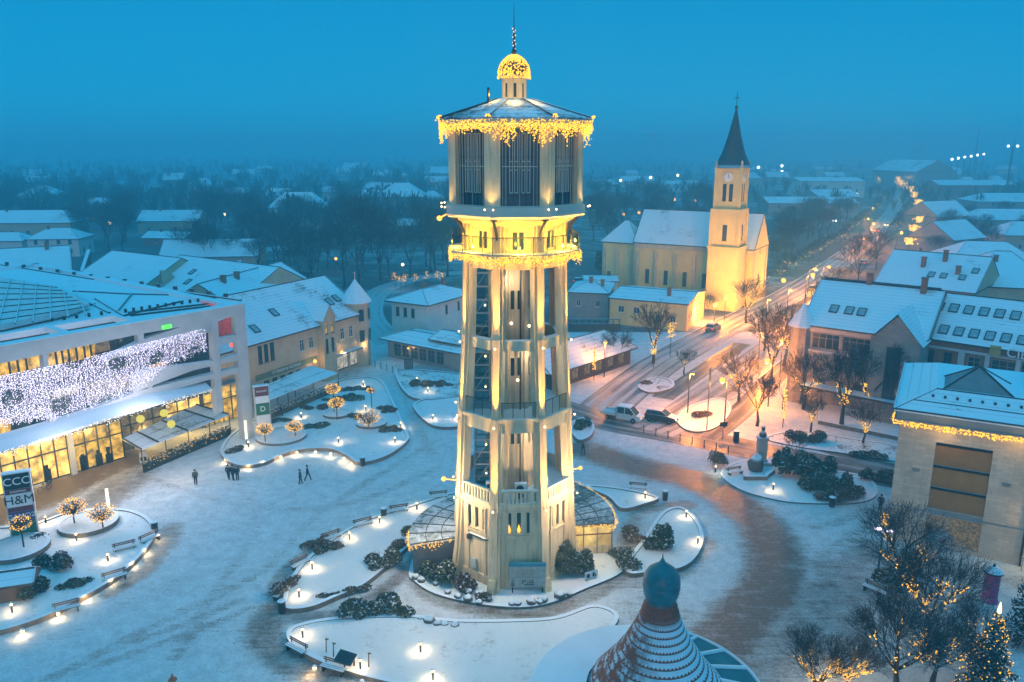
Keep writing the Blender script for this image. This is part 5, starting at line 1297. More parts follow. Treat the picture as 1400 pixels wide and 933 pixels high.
NH = [  # name, label, left base px, py, width px, height, depth, angle, wall, rise, inset, axis, roof material, windows
 ('villa','upper of two pale mansard villas at the left picture edge, behind the snowy hall roofs',-40,338,135,8.2,15,4,'tan',4.,5.,'x','snow',6),
 ('villa','lower pale villa with hipped roof in front of the taller mansard villa at the left',40,352,66,5.6,12,6,'white',3.,5.,'x','snow',4),
 ('villa','small pale house at the far left edge beside the lower villa',-30,352,60,5.,9,4,'white',2.4,3.,'x','snow',3),
 ('long_house','tan house with long snowy roof and rounded gable behind the long snowy hall roofs',222,378,125,5.,13,7,'tan',4.2,0.,'x','snow',5),
 ('farmhouse','house with stepped snowy gable roofs in the middle distance, left of the mansard house',190,321,80,5.2,14,3,'tan',4.,0.,'x','snow_red',4),
 ('shed','low snowy shed below the house with stepped gable roofs',196,336,60,2.6,10,-8,'redbrick',2.,0.,'x','snow',2),
 ('mansard_house','tall house under a big snowy mansard roof, left of the big bare trees',368,312,72,8.4,19,2,'white',6.5,6.,'x','snow',5),
 ('outbuilding','small snowy outbuilding left below the tall mansard house',338,330,34,3.,9,-14,'grey',3.,0.,'x','snow',2),
 ('shelter','tiny snowy shelter at the roadside below the mansard house',378,332,18,2.8,5,0,'grey',1.2,0.,'x','snow',0),
 ('hip_house','wide house under a snowy hipped roof, left of the tower top',516,292,64,8.5,22,2,'grey',7.,9.,'x','snow',5),
 ('garage','low snowy garage right of the wide hipped house',578,296,34,4.,14,0,'grey',2.4,3.,'x','snow',2),
 ('long_hall','long low snowy hall by the road behind the big bare trees',545,322,82,3.6,13,4,'grey',2.4,0.,'x','snow',6),
 ('cottage','snowy cottage between dark trees near the road left of the tower',290,300,30,5.,14,10,'grey',5.,0.,'x','snow',2),
 ('cottage','half hidden snowy cottage in the left wood above the farmhouse',222,256,26,6.,22,5,'grey',6.,0.,'x','snow',0),
 ('cottage','snowy roofed house deep in the wood near the left picture edge',20,292,50,8.,24,0,'grey',6.,8.,'x','snow',3),
 ('cottage','small snowy house low in the wood left of the lamp pair',110,300,36,5.,14,-10,'grey',5.,0.,'x','snow',2),
 ('cottage','faint snowy roof in the haze beside the tower, left of the tank',588,250,40,9.,30,0,'grey',6.,0.,'x','snow',0),
 ('cottage','faint wide snowy roof far behind the hipped house',468,240,34,9.,30,0,'grey',6.,0.,'x','snow',0),
 ('bungalow','low pale house right of the tower top behind the church',905,262,50,5.,20,-4,'white',3.,0.,'x','snow',3),
 ('bungalow','faint snowy bungalow between the tower and the church roof',806,262,40,5.,22,3,'grey',4.,4.,'x','snow',2),
 ('bungalow','snowy roof right of the faint bungalow behind the church roof',850,256,44,5.,22,-3,'white',4.,0.,'x','snow',2),
 ('supermarket','long pale hall with stepped snowy roof right of the church spire',1092,270,85,11.,40,-6,'white',2.,0.,'x','snow_flat',6),
 ('supermarket','low wide snowy shop hall with lit windows right of the church gable',1050,296,120,6.5,24,-3,'grey',2.6,0.,'x','snow',6),
 ('workshop','snowy workshop beside the lit shop hall near the street',1120,285,60,6.,22,12,'grey',4.,0.,'x','snow',3),
 ('terrace_house','long snowy roofed house with rosy wall on the right side of the far street',1282,272,100,9.,26,-4,'redbrick',3.,0.,'x','snow',7),
 ('corner_house','grey house with steep snowy gable at the right side of the lamp lined street',1280,318,60,6.,17,24,'tan',6.,0.,'x','snow',3),
 ('gable_house','house with twin snowy roofs nearest the golden street lights on the right',1300,356,64,6.,15,30,'grey',5.4,0.,'x','snow_thin',3),
 ('row_house','low snowy house behind the house with twin roofs',1330,318,110,5.,18,-5,'grey',4.,6.,'x','snow',4),
 ('row_house','snowy house at the right picture edge behind the hipped roofs',1372,345,120,5.5,18,-8,'tan',4.,6.,'x','snow',4),
 ('row_house','snowy hipped house beyond the row of roofs at the right edge',1335,292,120,6.,24,-5,'grey',4.,8.,'x','snow',4),
 ('arched_hall','big hazy hall with rounded gable at the end of the lamp lined street',1250,262,58,15.,60,8,'grey',9.,0.,'y','snow_thin',0),
]
for i, r_ in enumerate(NH):
    name, label, px, py, wp, hg, D, an, wl, rs, ins, ax_, rm, nw = r_
    house(name, label, px, py, wp, hg, D, an, wl, rs, ins, ax_, rm, nw, chim=(i < 20))
rg = random.Random(91)
for i in range(40):
    px = rg.uniform(-20,600) if i < 24 else rg.uniform(790,1390); py = rg.uniform(236,290) if px < 600 else rg.uniform(236,262)
    lf_ = px < 600; k_ = rg.choice((0,1))
    house('wood_house','small snowy roofed house half hidden in the hazy '+('woods on the left' if lf_ else 'distance on the right'),px,py,rg.uniform(18,40)*(1 if lf_ else .8),rg.uniform(4,7),rg.uniform(9,16),rg.uniform(-25,25),rg.choice(('grey','white','tan')),rg.uniform(3,5.5),rg.choice((0.,0.,4.)),'x','snow',2,False,False,'snowy houses half hidden in the '+('left woods' if lf_ else 'right distance'))
# snowy roofs just behind the shopping centre, and behind the bank
def roofhouse(name, label, e0, e1, D, h, rise, rm='snow', wall='tan', inset=0., extra=0, wins=(), chim=(), sky=()):
    p, q = at(*e0, h), at(*e1, h); return building(name, label, 'house', p, q, D, h, wall, rise, .5, inset, 'x', rm, wins, None, None, chim, False, None, sky)
roofhouse('hall_building','broad snowy hall roof directly behind the shopping centre at the left',(-60,384),(95,374),20,9.,4.6,chim=((16,9,1.8),))
roofhouse('hall_building','snowy roof between the two brick fire walls behind the shopping centre',(98,386),(188,400),19,9.,5.)
t, W, D = roofhouse('hall_building','long snowy roof with arched dormer behind the shopping centre corner',(190,396),(322,418),19,8.8,5.2,sky=((4,2.2),(9,5.5),(11,3)))
MB().lathe([(0.02,0),(3.2,0.),(3.2,.3),(.02,.3)],16,(0,0,0),0,math.pi).build('dormer_arch', M['snow'], t)
o = [c for c in t.children if c.name.startswith('dormer_arch')][0]; o.location = (6.,.8,9.6); o.rotation_euler = (rad(90),0,rad(90)); o.data.materials[0] = M['tan']
roofhouse('hall_building','snowy roof with brick gable wall beside the long tan building',(330,428),(430,392),14,9.4,4.2,chim=((5,6,1.4),(9,6,1.4)))
for a_, b_, hh, lb in (((112,372),(124,362),11.5,'brick fire wall rising between the snowy hall roofs'),((302,412),(330,380),11.6,'sloping stone fire wall behind the mall corner')):
    p, q = at(*a_,10.), at(*b_,10.); d = q-p
    t = thing('fire_wall', lb, 'wall', (p.x,p.y,0), math.atan2(d.y,d.x)); MB().extr([(0,0),(d.length,0),(d.length,hh+1.5),(0,hh-1.5)],-.2,.25).build('wall', M['redbrick'], t); MB().extr([(0,hh-1.5),(d.length,hh+1.5),(d.length,hh+1.8),(0,hh-1.2)],-.3,.35).build('coping', M['concrete'], t)
roofhouse('court_house','snowy roof with many chimneys right behind the bank building',(1200,388),(1330,402),18,10.5,5.2,chim=((6,5,2.0),(9,7,2.2),(12,4,1.6)),sky=((8,3),(10,3),(13,3),(14.5,5)))
roofhouse('court_house','broad snowy hipped roof at the right edge behind the brick wing',(1330,392),(1450,398),26,10.,5.,inset=6.,chim=((5,9,1.4),))
roofhouse('court_house','second snowy hipped roof behind the broad one at the right edge',(1300,362),(1430,366),20,8.,4.4,inset=6.)
# hazy towers and masts
def mast(px, py, ytop, label, lights=0, name='radio_mast'):
    p = at(px,py); h_ = hz(px,ytop,p.y).z; t = thing(name, label, 'mast', p)
    mb = MB(); s = h_*.022
    for a in (0,120,240):
        ca, sa = math.cos(rad(a)), math.sin(rad(a)); mb.tube((s*ca,s*sa,0),(s*.15*ca,s*.15*sa,h_),.25,.15,4)
    for i in range(10):
        z = h_*i/10; k = s*(1-.85*i/10)
        for a in (0,120,240): mb.tube((k*math.cos(rad(a)),k*math.sin(rad(a)),z),(k*.9*math.cos(rad(a+120)),k*.9*math.sin(rad(a+120)),z+h_/10),.22,.22,3)
    mb.build('lattice', M['metal'], t)
    return t, h_
mast(1330,240,172,'left lattice mast standing in the haze above the far right roofs'); mast(1381,238,180,'right lattice mast in the haze at the picture edge')
t, h_ = mast(1374,275,200,'stadium lamp mast with pale lamps at the right picture edge',1,'floodlight_mast'); MB().ball((-3,0,h_),.8).ball((3,0,h_),.8).build('lamp', M['coolhot'], t)
for i in range(6):
    p = at(1296+i*8.6,262-i*1.2); h_ = hz(1296+i*8.6,218-i*1.4,p.y).z
    t = thing('stadium_light','pale lamp in the row of six stadium lights at the right','floodlight',p,0,'row of six stadium lights'); MB().tube((0,0,0),(0,0,h_),.25).build('pole', M['metal'], t); MB().ball((0,0,h_),1.0).build('lamp', M['coolhot'], t)
for px, py, w_, yt, lb in ((890,215,18,182,'hazy apartment tower far behind the church'),(1256,222,14,196,'hazy apartment tower behind the arched hall'),(912,215,12,190,'lower hazy apartment tower beside the taller one behind the church')):
    p = at(px,py); h_ = hz(px,yt,p.y).z; t = thing('apartment_tower', lb, 'apartment block', p)
    Wd = w_*p.y/F; mb = MB(); holes = [(Wd*.12+i*Wd*.3,Wd*.12+i*Wd*.3+Wd*.16,4+j*4.,6.+j*4.) for i in range(3) for j in range(int(h_/4.5)-1)]
    mb.wall((-Wd/2,0),(1,0),(0,-1),Wd,0,h_,holes,.4); mb.box(-Wd/2,Wd/2,.42,18,0,h_); mb.build('wall', M['grey'], t)
    MB().box(-Wd/2-.3,Wd/2+.3,-.3,18.3,h_,h_+1.).box(-2,2,5,9,h_+1,h_+4).build('roof', M['snow_flat'], t)
# ------------------------------------------------------------------ planted islands
def island(label, pix, wh=.42, wt=.36, z=.30, nm='planted_bed', k=8, m='bed'):
    pts = smooth_closed(V2(pix), k) if k else V2(pix)
    c = sum(pts, Vector())/len(pts); pts = [p-c for p in pts]
    area = sum(pts[i-1].x*pts[i].y-pts[i].x*pts[i-1].y for i in range(len(pts)))
    if area < 0: pts.reverse()
    inn = []
    for i, p in enumerate(pts):
        tt_ = (pts[(i+1)%len(pts)]-pts[i-1]).normalized(); inn.append(p+Vector((-tt_.y,tt_.x,0))*wt)
    t = thing(nm, label, 'planted bed', (c.x,c.y,0))
    n = len(pts); mb = MB(); vs = [(p.x,p.y,0) for p in pts]+[(p.x,p.y,wh) for p in pts]+[(p.x,p.y,wh) for p in inn]+[(p.x,p.y,0) for p in inn]
    fs = []
    for i in range(n):
        j = (i+1)%n
        for a in range(3): fs.append((a*n+i,a*n+j,(a+1)*n+j,(a+1)*n+i))
    mb.add(vs, fs).build('kerb_wall', M['stonewall'], t)
    MB().add([(p.x,p.y,z) for p in inn],[tuple(range(n))]).build('snow_bed', M[m], t)
    return t
def roughbed(nm='planted_snow', lo=.52, hi=.72, tuft=(.11,.085,.065)):
    m, nt, b = nodes(nm); co = coords(nt); n1 = noise(nt, co, .45, 5., .7); n2 = noise(nt, co, 2.6, 5., .75)
    f = ramp(nt, math_(nt,'ADD',n1,math_(nt,'MULTIPLY',math_(nt,'SUBTRACT',n2,.5),1.1)), [(lo,0.),(hi,1.)])
    big = noise(nt, co, .16, 5., .7)
    nt.links.new(mixc(nt, f, mixc(nt, big, (.62,.65,.68), (.84,.86,.88)), tuft), b.inputs['Base Color']); bump(nt, b, n2, .12, .7); b.inputs['Roughness'].default_value = .9; return m
M['rough'] = roughbed(); M['bed'] = roughbed('bed_snow', .60, 1.0, (.24,.21,.18))
island('large snowy bed in the lower left corner with round raised disc and curved lit wall', [(-60,880),(0,869),(60,850),(115,822),(160,795),(195,763),(213,735),(206,715),(182,703),(150,700),(100,703),(40,722),(-60,740)])
island('snowy bed with wavy lit wall and two round discs before the canopied cafe', [(302,617),(318,596),(352,574),(400,550),(450,528),(485,520),(520,522),(538,552),(556,592),(558,606),(530,627),(492,637),(474,627),(452,618),(420,618),(390,624),(362,637),(330,641),(308,632)], k=5)
island('planted strip with dark shrubs and lights left behind the tower', [(540,513),(560,508),(640,516),(650,535),(640,543),(566,548)], m='rough')
island('snowy bed with rounded tip and lights at the left foot of the tower', [(565,556),(600,546),(648,546),(660,560),(650,580),(615,588),(585,582)])
island('long snowy bed left of the tower ringed with bench lights', [(392,838),(388,822),(398,795),(420,768),(452,742),(500,715),(556,697),(610,680),(632,678),(632,692),(580,712),(566,742),(545,765),(500,803),(460,822),(425,836)], k=6)
island('snowy lawn bed before the tower with lit low wall at the lower edge', [(392,872),(410,858),(470,848),(560,846),(620,852),(700,852),(760,848),(812,832),(846,850),(800,900),(720,950),(580,945),(520,936),(450,915),(405,892)], k=6, wh=.36)
island('rounded snowy bed right of the tower beside the brown path', [(905,705),(930,698),(950,712),(962,738),(952,766),(930,782),(895,786),(862,790),(855,775),(880,740)], k=6)
island('pointed snowy bed behind the right foot pavilion', [(800,668),(850,672),(900,684),(880,694),(850,700),(832,684)], k=5)
island('narrow planted strip at the foot of the tower', [(560,780),(570,800),(605,818),(680,832),(742,830),(800,808),(850,785),(850,765),(800,740),(760,700),(640,700),(590,720)], k=5, wh=.2, z=.12)
island('snowy bed with monument and dark hedge on the right', [(985,648),(1010,632),(1060,628),(1110,640),(1180,652),(1200,672),(1180,688),(1110,690),(1060,685),(1010,670)], k=6, wh=.16, z=.12)
island('street corner bed with hedge at the right turn of the road', [(925,572),(945,556),(985,545),(1000,560),(985,582),(960,592),(935,588)], k=5, wh=.2, z=.14)
island('long grassy verge behind the monument beside the bank street', [(1045,600),(1090,590),(1160,600),(1230,612),(1232,632),(1160,622),(1090,612)], k=5, wh=.16, z=.1, m='rough')
island('small round planter behind the tower at the road edge', [(778,585),(800,575),(812,585),(808,600),(790,606)], k=5, wh=.5, z=.45)
island('white rimmed traffic island head between the two street lanes', [(873,528),(895,518),(918,522),(920,532),(895,539),(878,536)], k=5, wh=.3, z=.2, m='rough')
island('snow terrace bed before the bank canopy', [(1118,552),(1232,572),(1234,604),(1118,580)], k=0, wh=.5, z=.4)
def disc(px, py, rpx, hgt, label):
    p = at(px,py); k = F/(p.y*math.cos(PIT)+H*math.sin(PIT)); r = rpx/k
    t = thing('raised_disc', label, 'raised bed', p, 0)
    MB().lathe([(r,0.),(r,hgt),(r-.3,hgt),(r-.3,.2)],28).build('rim', M['stonewall'], t); MB().lathe([(.001,hgt-.02),(r*.6,hgt),(r-.3,hgt-.05)],28).build('snow_bed', M['bed'], t); return p
disc(122,722,38,.75,'round raised snow disc with two lit trees in the lower left bed')
disc(25,757,40,.75,'round raised snow disc cut by the left picture edge'); disc(461,570,19,.6,'round raised snow disc with a lit tree, left of a similar disc')
disc(508,583,21,.6,'round raised snow disc with a lit tree nearest the tower'); disc(385,601,34,.6,'wide raised snow disc in the bed by the wavy wall')
# lights in and around the beds
BL = [(105,740,'bollard light in front of the round disc, lower left bed'),(148,768,'bollard light between the round disc and the bench wall'),(17,838,'bollard light nearest the lower left picture corner'),(63,716,'bollard light beside the shop sign pylon'),
 (463,606,'bollard light alone on the snow above the wavy wall'),(540,606,'bollard light at the right tip of the wavy walled bed'),(500,562,'bollard light between the two snow discs'),(548,585,'bollard light on the rim right of the snow discs'),(340,612,'bollard light under the white column by the mall corner'),
 (412,572,'bollard light beside the wide raised disc'),(497,528,'bollard light at the upper edge of the discs bed'),(570,523,'left bollard light in the dark shrub strip'),(585,537,'right bollard light in the dark shrub strip'),(592,575,'left bollard light on the rounded bed left of the tower'),(625,575,'right bollard light on the rounded bed left of the tower'),
 (570,697,'bollard light beside the left foot pavilion'),(519,716,'bollard light beside the litter bin left of the tower'),(478,738,'bollard light between two benches left of the tower'),(427,779,'bollard light at the bend of the bench row'),(409,817,'bollard light at the lower end of the bench row'),
 (414,872,'bollard light at the left tip of the lawn bed'),(493,915,'bollard light beside the small board in the lawn bed'),(592,930,'bollard light at the lower edge of the lawn bed'),
 (882,682,'bollard light at the tip behind the right foot pavilion'),(938,708,'upper bollard light on the rounded bed right of the tower'),(954,744,'lower bollard light on the rounded bed right of the tower'),(978,646,'bollard light under the reddish bush right of the tower'),(1057,670,'bollard light on the snow before the monument'),
 (575,892,'single light sunk in the snow lawn before the tower')]
for px, py, lb in BL: bollard(px, py, lb, .28)
def rimlight(px, py, label, out=(.0,-.55)):
    p = at(px,py,.3); t = thing('wall_light', label, 'wall light', (p.x,p.y,0), 0, 'lights set in the bed walls')
    MB().lathe([(.10,.12),(.13,.16),(.13,.30),(.10,.34)],8).build('lens', M['warmhot'], t); MB().lathe([(.15,.34),(.15,.40),(.001,.42)],8).build('cap', M['metal_snow'], t)
    lamp(t,(out[0],out[1],.45),45.,(1.,.68,.32),.1)
for px, py, ox, lb in ((30,862,.2,'lowest'),(79,838,.25,'second'),(118,813,.3,'third'),(151,791,.35,'fourth'),(179,768,.4,'fifth'),(197,750,.45,'sixth'),(213,731,.5,'seventh')):
    rimlight(px,py,lb+' wall light from the left on the curved wall in the lower left',(ox,-.5))
for px, py, lb in ((308,628,'at the left end'),(341,636,'second from the left'),(361,631,'at the first bend'),(384,624,'on the first crest'),(406,618,'on the second crest'),(431,617,'in the middle'),(452,620,'after the middle'),(470,626,'before the last bend'),(480,633,'at the right end')):
    rimlight(px,py,'wall light '+lb+' of the wavy bed wall')
for px, py, lb in ((430,912,'left wall light under the lawn bed beside the snowy bench'),(495,932,'wall light at the bottom picture edge under the lawn bed')): rimlight(px,py,lb,(-.2,-.6))
for a in ((171,755,33,'bench on the curved wall between the sixth and fifth wall light, lower left'),(206,742,58,'bench at the top of the curved wall, lower left'),(158,795,38,'bench by the fourth wall light of the curved wall'),(92,838,30,'bench by the second wall light of the curved wall'),
  (454,740,38,'bench in brown grass left of the tower, upper of three'),(412,776,52,'bench in brown grass at the bend left of the tower'),(385,815,76,'bench with wooden seat at the left end of the long bed'),(497,722,30,'bench between two bollard lights left of the tower'),(546,703,18,'bench right of the litter bin left of the tower'),(600,684,14,'bench nearest the left foot pavilion'),
  (405,893,-35,'snowy bench on the dark corner of the lawn bed'),(456,920,-22,'snowy bench below the small board at the lawn bed'),(872,672,-10,'bench beside the bin right of the tower'),(1005,650,20,'bench beside the monument'),
  (1195,812,-50,'upper of two pale benches under the lit trees at the lower right'),(1213,832,-52,'lower of two pale benches under the lit trees at the lower right')): bench(*a)
for a in ((525,708,'litter bin between the benches left of the tower'),(386,838,'litter bin at the lower left end of the long bed'),(909,684,'litter bin beside the bench right of the tower'),(1137,693,'litter bin before the dark hedge on the right'),(212,728,'litter bin at the top of the curved wall, lower left'),(496,637,'litter bin at the right end of the wavy wall'),(503,536,'litter bin at the upper end of the discs bed')): litter(*a)
# small boards and posts in the lawn bed
t = thing('lectern_board','slanted dark info board standing in the lawn bed','notice board',at(477,908,.3),rad(-25)); MB(Matrix.Rotation(rad(25),4,'X')).box(-.7,.7,-.45,.45,.75,.83).build('panel', M['metal'], t); MB().box(-.5,-.42,-.05,.05,0,.8).box(.42,.5,-.05,.05,0,.8).build('post', M['metal'], t)
for px, py, lb in ((446,892,'left of two thin reddish stakes in the lawn bed'),(456,898,'right of two thin reddish stakes in the lawn bed'),(504,912,'tall stake with crossbar beside the slanted board')):
    t = thing('garden_stake', lb, 'stake', at(px,py,.3)); MB().tube((0,0,0),(.05,0,1.15),.05,.04).build('pole', M['drystem'], t); MB().box(-.02,.22,-.03,.03,1.0,1.12).build('crossbar', M['drystem'], t)
# monument, boulder, flagpole
mo = thing('monument','stone bust monument on a tall plinth in the snowy bed','monument',at(1040,634,.12))
MB().box(-1.,1.,-.8,.8,0,.35).box(-.6,.6,-.5,.5,.35,.6).box(-.5,.5,-.42,.42,.6,3.0).box(-.6,.6,-.5,.5,3.,3.2).build('plinth', mat('monument_stone',(.33,.34,.32),.8,.2,1.,snow=.5), mo)
MB().lathe([(.34,3.2),(.42,3.45),(.36,3.75),(.14,3.9),(.13,4.0),(.2,4.12),(.21,4.28),(.15,4.42),(.02,4.5)],12).build('bust', M['rock'], mo, smooth=True)
def boulder(label, p, r, sz, group=None, seed=0):
    rg = random.Random(seed); mb = MB(); mb.ball((0,0,r*sz*.6),r,10,7,sz)
    mb.v = [(x*(1+rg.uniform(-.18,.18)),y*(1+rg.uniform(-.18,.18)),z*(1+rg.uniform(-.15,.15))) for x, y, z in mb.v]
    o = mb.build('boulder', M['rock'], smooth=True); tag(o, label, 'boulder', group); o.location = p; o.rotation_euler.z = rg.random()*6; return o
boulder('big standing memorial boulder left before the monument', at(1033,643,.12), .85, 1.3, None, 3)
t = thing('memorial_slab','low angled stone slab wall before the memorial boulder','memorial',at(1045,656,.12)); MB().box(-2.2,.3,-.2,.2,0,.45).build('slab', M['stonewall'], t); MB(Matrix.Rotation(rad(50),4,'Z')).box(.3,2.4,-.2,.2,0,.45).build('side_slab', M['stonewall'], t)
t = thing('flagpole','thin flagpole in the snow right of the monument','flagpole',at(1066,648,.12)); MB().tube((0,0,0),(0,0,3.6),.06,.04).build('pole', M['steel'], t); MB().tube((0,0,0),(0,0,.2),.2).build('base', M['stonewall'], t)
ROCKS = [(596,800),(612,812),(626,818),(640,822),(655,826),(700,828),(708,828),(726,826),(738,826),(742,823),(655,815),(668,822),(640,812),(568,792),(576,796),(765,818),(778,815),(575,848),(587,852),(598,856),(608,856),(622,858),(768,886)]
RG_ = random.Random(31)
for i, (x, y) in enumerate(ROCKS):
    lab = 'snow capped boulder in the row edging the tower bed' if y < 830 else ('snow capped boulder in the row below the grey path' if y < 870 else 'lone small boulder on the snow near the round kiosk')
    boulder(lab, at(x,y,.1), RG_.uniform(.26,.46), .85, 'boulders edging the tower bed' if y < 830 else ('boulders below the grey path' if y < 870 else None), i)
# ------------------------------------------------------------------ vegetation
def bare_tree(name, label, cat, h, seed, kind='spread', group=None):
    rg = random.Random(seed); tr = MB(); cr = MB(); tips = []
    th = {'spread':.26,'pollard':.26,'globe':.22,'small':.3}[kind]*h; r0 = h*{'spread':.017,'pollard':.022,'globe':.028,'small':.016}[kind]
    p = Vector((0,0,0)); pts = [p]
    for i in range(3): p = p+Vector((rg.gauss(0,.04*h*.2),rg.gauss(0,.04*h*.2),th/3)); pts.append(p)
    for i in range(3): tr.tube(pts[i],pts[i+1],r0*(1.25-.2*i),r0*(1.25-.2*(i+1)),7,False)
    limbs = []; rmin = {'spread':.021,'pollard':.015,'globe':.0095,'small':.013}[kind]
    def grow(p, d, L, r, lev, maxl, spread, nb):
        q = p; segs = 3 if lev < 2 else 2
        for s in range(segs):
            d = (d+Vector((rg.gauss(0,.10),rg.gauss(0,.10),rg.gauss(.04,.06)))).normalized(); q2 = q+d*(L/segs); r = max(r,rmin); r2 = max(r*.82,rmin)
            cr.tube(q,q2,r,r2,5 if lev == 0 else (4 if lev == 1 else 3),False); 
            if lev <= 1: limbs.append((q,q2,r))
            q = q2; r = r2
            if lev < maxl and s < segs-1 and lev > 0:
                a = d.orthogonal().normalized(); a = Matrix.Rotation(rg.uniform(0,6.28),3,d) @ a
                grow(q, (d+a*spread*1.1).normalized(), L*.55, r*.6, lev+1, maxl, spread, nb)
        if lev < maxl:
            n = nb[lev]; ph = rg.uniform(0,6.28)
            for k in range(n):
                a = d.orthogonal().normalized(); a = Matrix.Rotation(ph+6.28*k/n+rg.gauss(0,.3),3,d) @ a
                grow(q, (d+a*spread*rg.uniform(.6,1.25)).normalized(), L*rg.uniform(.58,.78), r*.72, lev+1, maxl, spread, nb)
    if kind == 'spread': lead, ll, ml, spd, nb = 5, h*.27, 4, .55, (4,3,3,3)
    elif kind == 'pollard': lead, ll, ml, spd, nb = 5, h*.22, 4, .42, (3,4,3,3)
    elif kind == 'globe': lead, ll, ml, spd, nb = 6, h*.25, 4, .55, (5,4,4,3)
    else: lead, ll, ml, spd, nb = 4, h*.26, 3, .5, (3,3,2)
    tilt = {'spread':.62,'pollard':.75,'globe':1.0,'small':.6}[kind]
    for k in range(lead):
        a = 6.28*k/lead+rg.gauss(0,.25); t_ = tilt*rg.uniform(.7,1.15)
        d = Vector((math.sin(a)*t_,math.cos(a)*t_,1.)).normalized(); grow(p, d, ll*rg.uniform(.85,1.15), r0*.55, 0, ml, spd, nb)
    if kind in ('spread','globe'): grow(p, Vector((rg.gauss(0,.1),rg.gauss(0,.1),1)).normalized(), ll*1.1, r0*.6, 0, ml, spd, nb)
    t = thing(name, label, cat, (0,0,0), 0, group)
    tr.build('trunk', M['bark'], t); c = cr.build('crown', M['twig'], t)
    t['_'] = 0; del t['_']
    return t, limbs
def place(root, used, px, py, label, sc=1., group=None, rz=None, z=0.):
    p = at(px,py,z); rz = RN.uniform(0,6.28) if rz is None else rz
    if not used[0]:
        used[0] = 1; root.location = p; root.rotation_euler = (0,0,rz); root.scale = (sc,)*3; root['label'] = label
        if group: root['group'] = group
        return root
    return dup(root, p, rz, label, group if group else '', sc)
TREES = {}
def treeof(kind, v):
    key = (kind, v)
    if key not in TREES:
        h = {'spread':14.,'pollard':9.,'globe':7.5,'small':5.}[kind]
        nm = {'spread':'bare_tree','pollard':'street_tree','globe':'round_tree','small':'young_tree'}[kind]
        t, limbs = bare_tree(nm, 'x', 'tree', h, 100+v*7+len(kind), kind); TREES[key] = (t, [0], limbs)
    return TREES[key]
def tree(kind, v, px, py, label, sc=1., group=None): t, u, l = treeof(kind, v); return place(t, u, px, py, label, sc, group)
def tree_lights(t, kind, v, n, seed, lo=0., hi=1., r=.07, m='warm', light=0., maxh=99.):
    l = [s for s in TREES[(kind,v)][2] if s[1].z < maxh]; rg = random.Random(seed); mb = MB()
    for i in range(n):
        a, b, rr = l[int(rg.uniform(lo,hi)*(len(l)-1))]; p = a.lerp(b,rg.random()); k = rr+.03
        mb.octa((p.x+rg.gauss(0,k),p.y+rg.gauss(0,k),p.z+rg.gauss(0,k)), r*rg.uniform(.7,1.2))
    o = mb.build('fairy_lights', M[m], t)
    if light: z = sum((s[0].z for s in l),0.)/len(l); lamp(t,(0,0,z+.3),light,(1.,.58,.16),.5,name='fairy_glow')
    return o
# street trees with lights round their limbs
def limbtree(px, py, label, sc, v, n, kind='pollard', light=25., r=.075, maxh=99., seed=1):
    t = tree(kind, v, px, py, label, sc); tree_lights(t, kind, v, n, seed, 0., .95, r, 'warm', light, maxh); return t
limbtree(843,502,'lit bare tree left in the pair before the snowy kiosks',.80,0,70,seed=1,maxh=4.2)
limbtree(893,497,'taller lit bare tree right in the pair before the snowy kiosks',1.25,1,60,seed=2,maxh=4.2)
limbtree(1035,583,'lit bare tree leaning right at the street corner by the brown path',.95,2,80,seed=3,maxh=4.)
limbtree(1010,548,'lit bare tree under the big street lamp right of the road',.95,0,60,seed=4,maxh=4.)
limbtree(1108,592,'left of two lit bare trees before the bank canopy',.62,1,90,seed=5,maxh=4.4)
limbtree(1180,607,'right of two lit bare trees before the bank canopy',.66,2,110,seed=6,maxh=4.4)
for i, (px, py, s, lb) in enumerate(((1020,442,1.25,'tall bare tree before the lit church tower'),(1054,520,1.2,'dark bare tree between the street lamp and the bank turret'),(1072,500,1.3,'tall bare tree touching the left edge of the bank building'),(1098,560,1.05,'bare tree before the bank turret wall'),(1150,585,1.35,'bare tree before the gabled bank bay'),(1185,575,1.45,'bare tree right of the gabled bank bay'),
    (935,512,.55,'small bare tree in the strip between the lanes'),(1045,480,1.0,'bare tree leaning over the far carriageway'))): tree('pollard', i%3, px, py, lb, s)
tree('small',0,1088,640,'thin young tree behind the monument hedge',.9); tree('small',1,1070,560,'small bare tree beside the glowing column',1.)
# avenue trees along the far street, both sides
GRP = 'bare trees lining the far street'
for side, lb in ((-1,'bare avenue tree on the left side of the far street'),(1,'bare avenue tree on the right side of the far street')):
    acc = 0.; nxt = 0.
    for a, b in zip(P_b[22:], P_b[23:]):
        L = (b-a).length; t_ = (b-a).normalized(); n = Vector((t_.y,-t_.x,0))
        while nxt < acc+L and nxt < 520:
            p = a+t_*(nxt-acc)+n*side*(RN.uniform(7.5,9.)); rr, u, _ = treeof('pollard', RN.randrange(3))
            if not (side == 1 and (nxt < 25 or 70 < nxt < 200)): dup(rr, p, RN.uniform(0,6.28), lb, GRP+(' on the left' if side < 0 else ' on the right'), RN.uniform(.6,.85))
            nxt += RN.uniform(8.,13.) if nxt < 250 else 20.
        acc += L
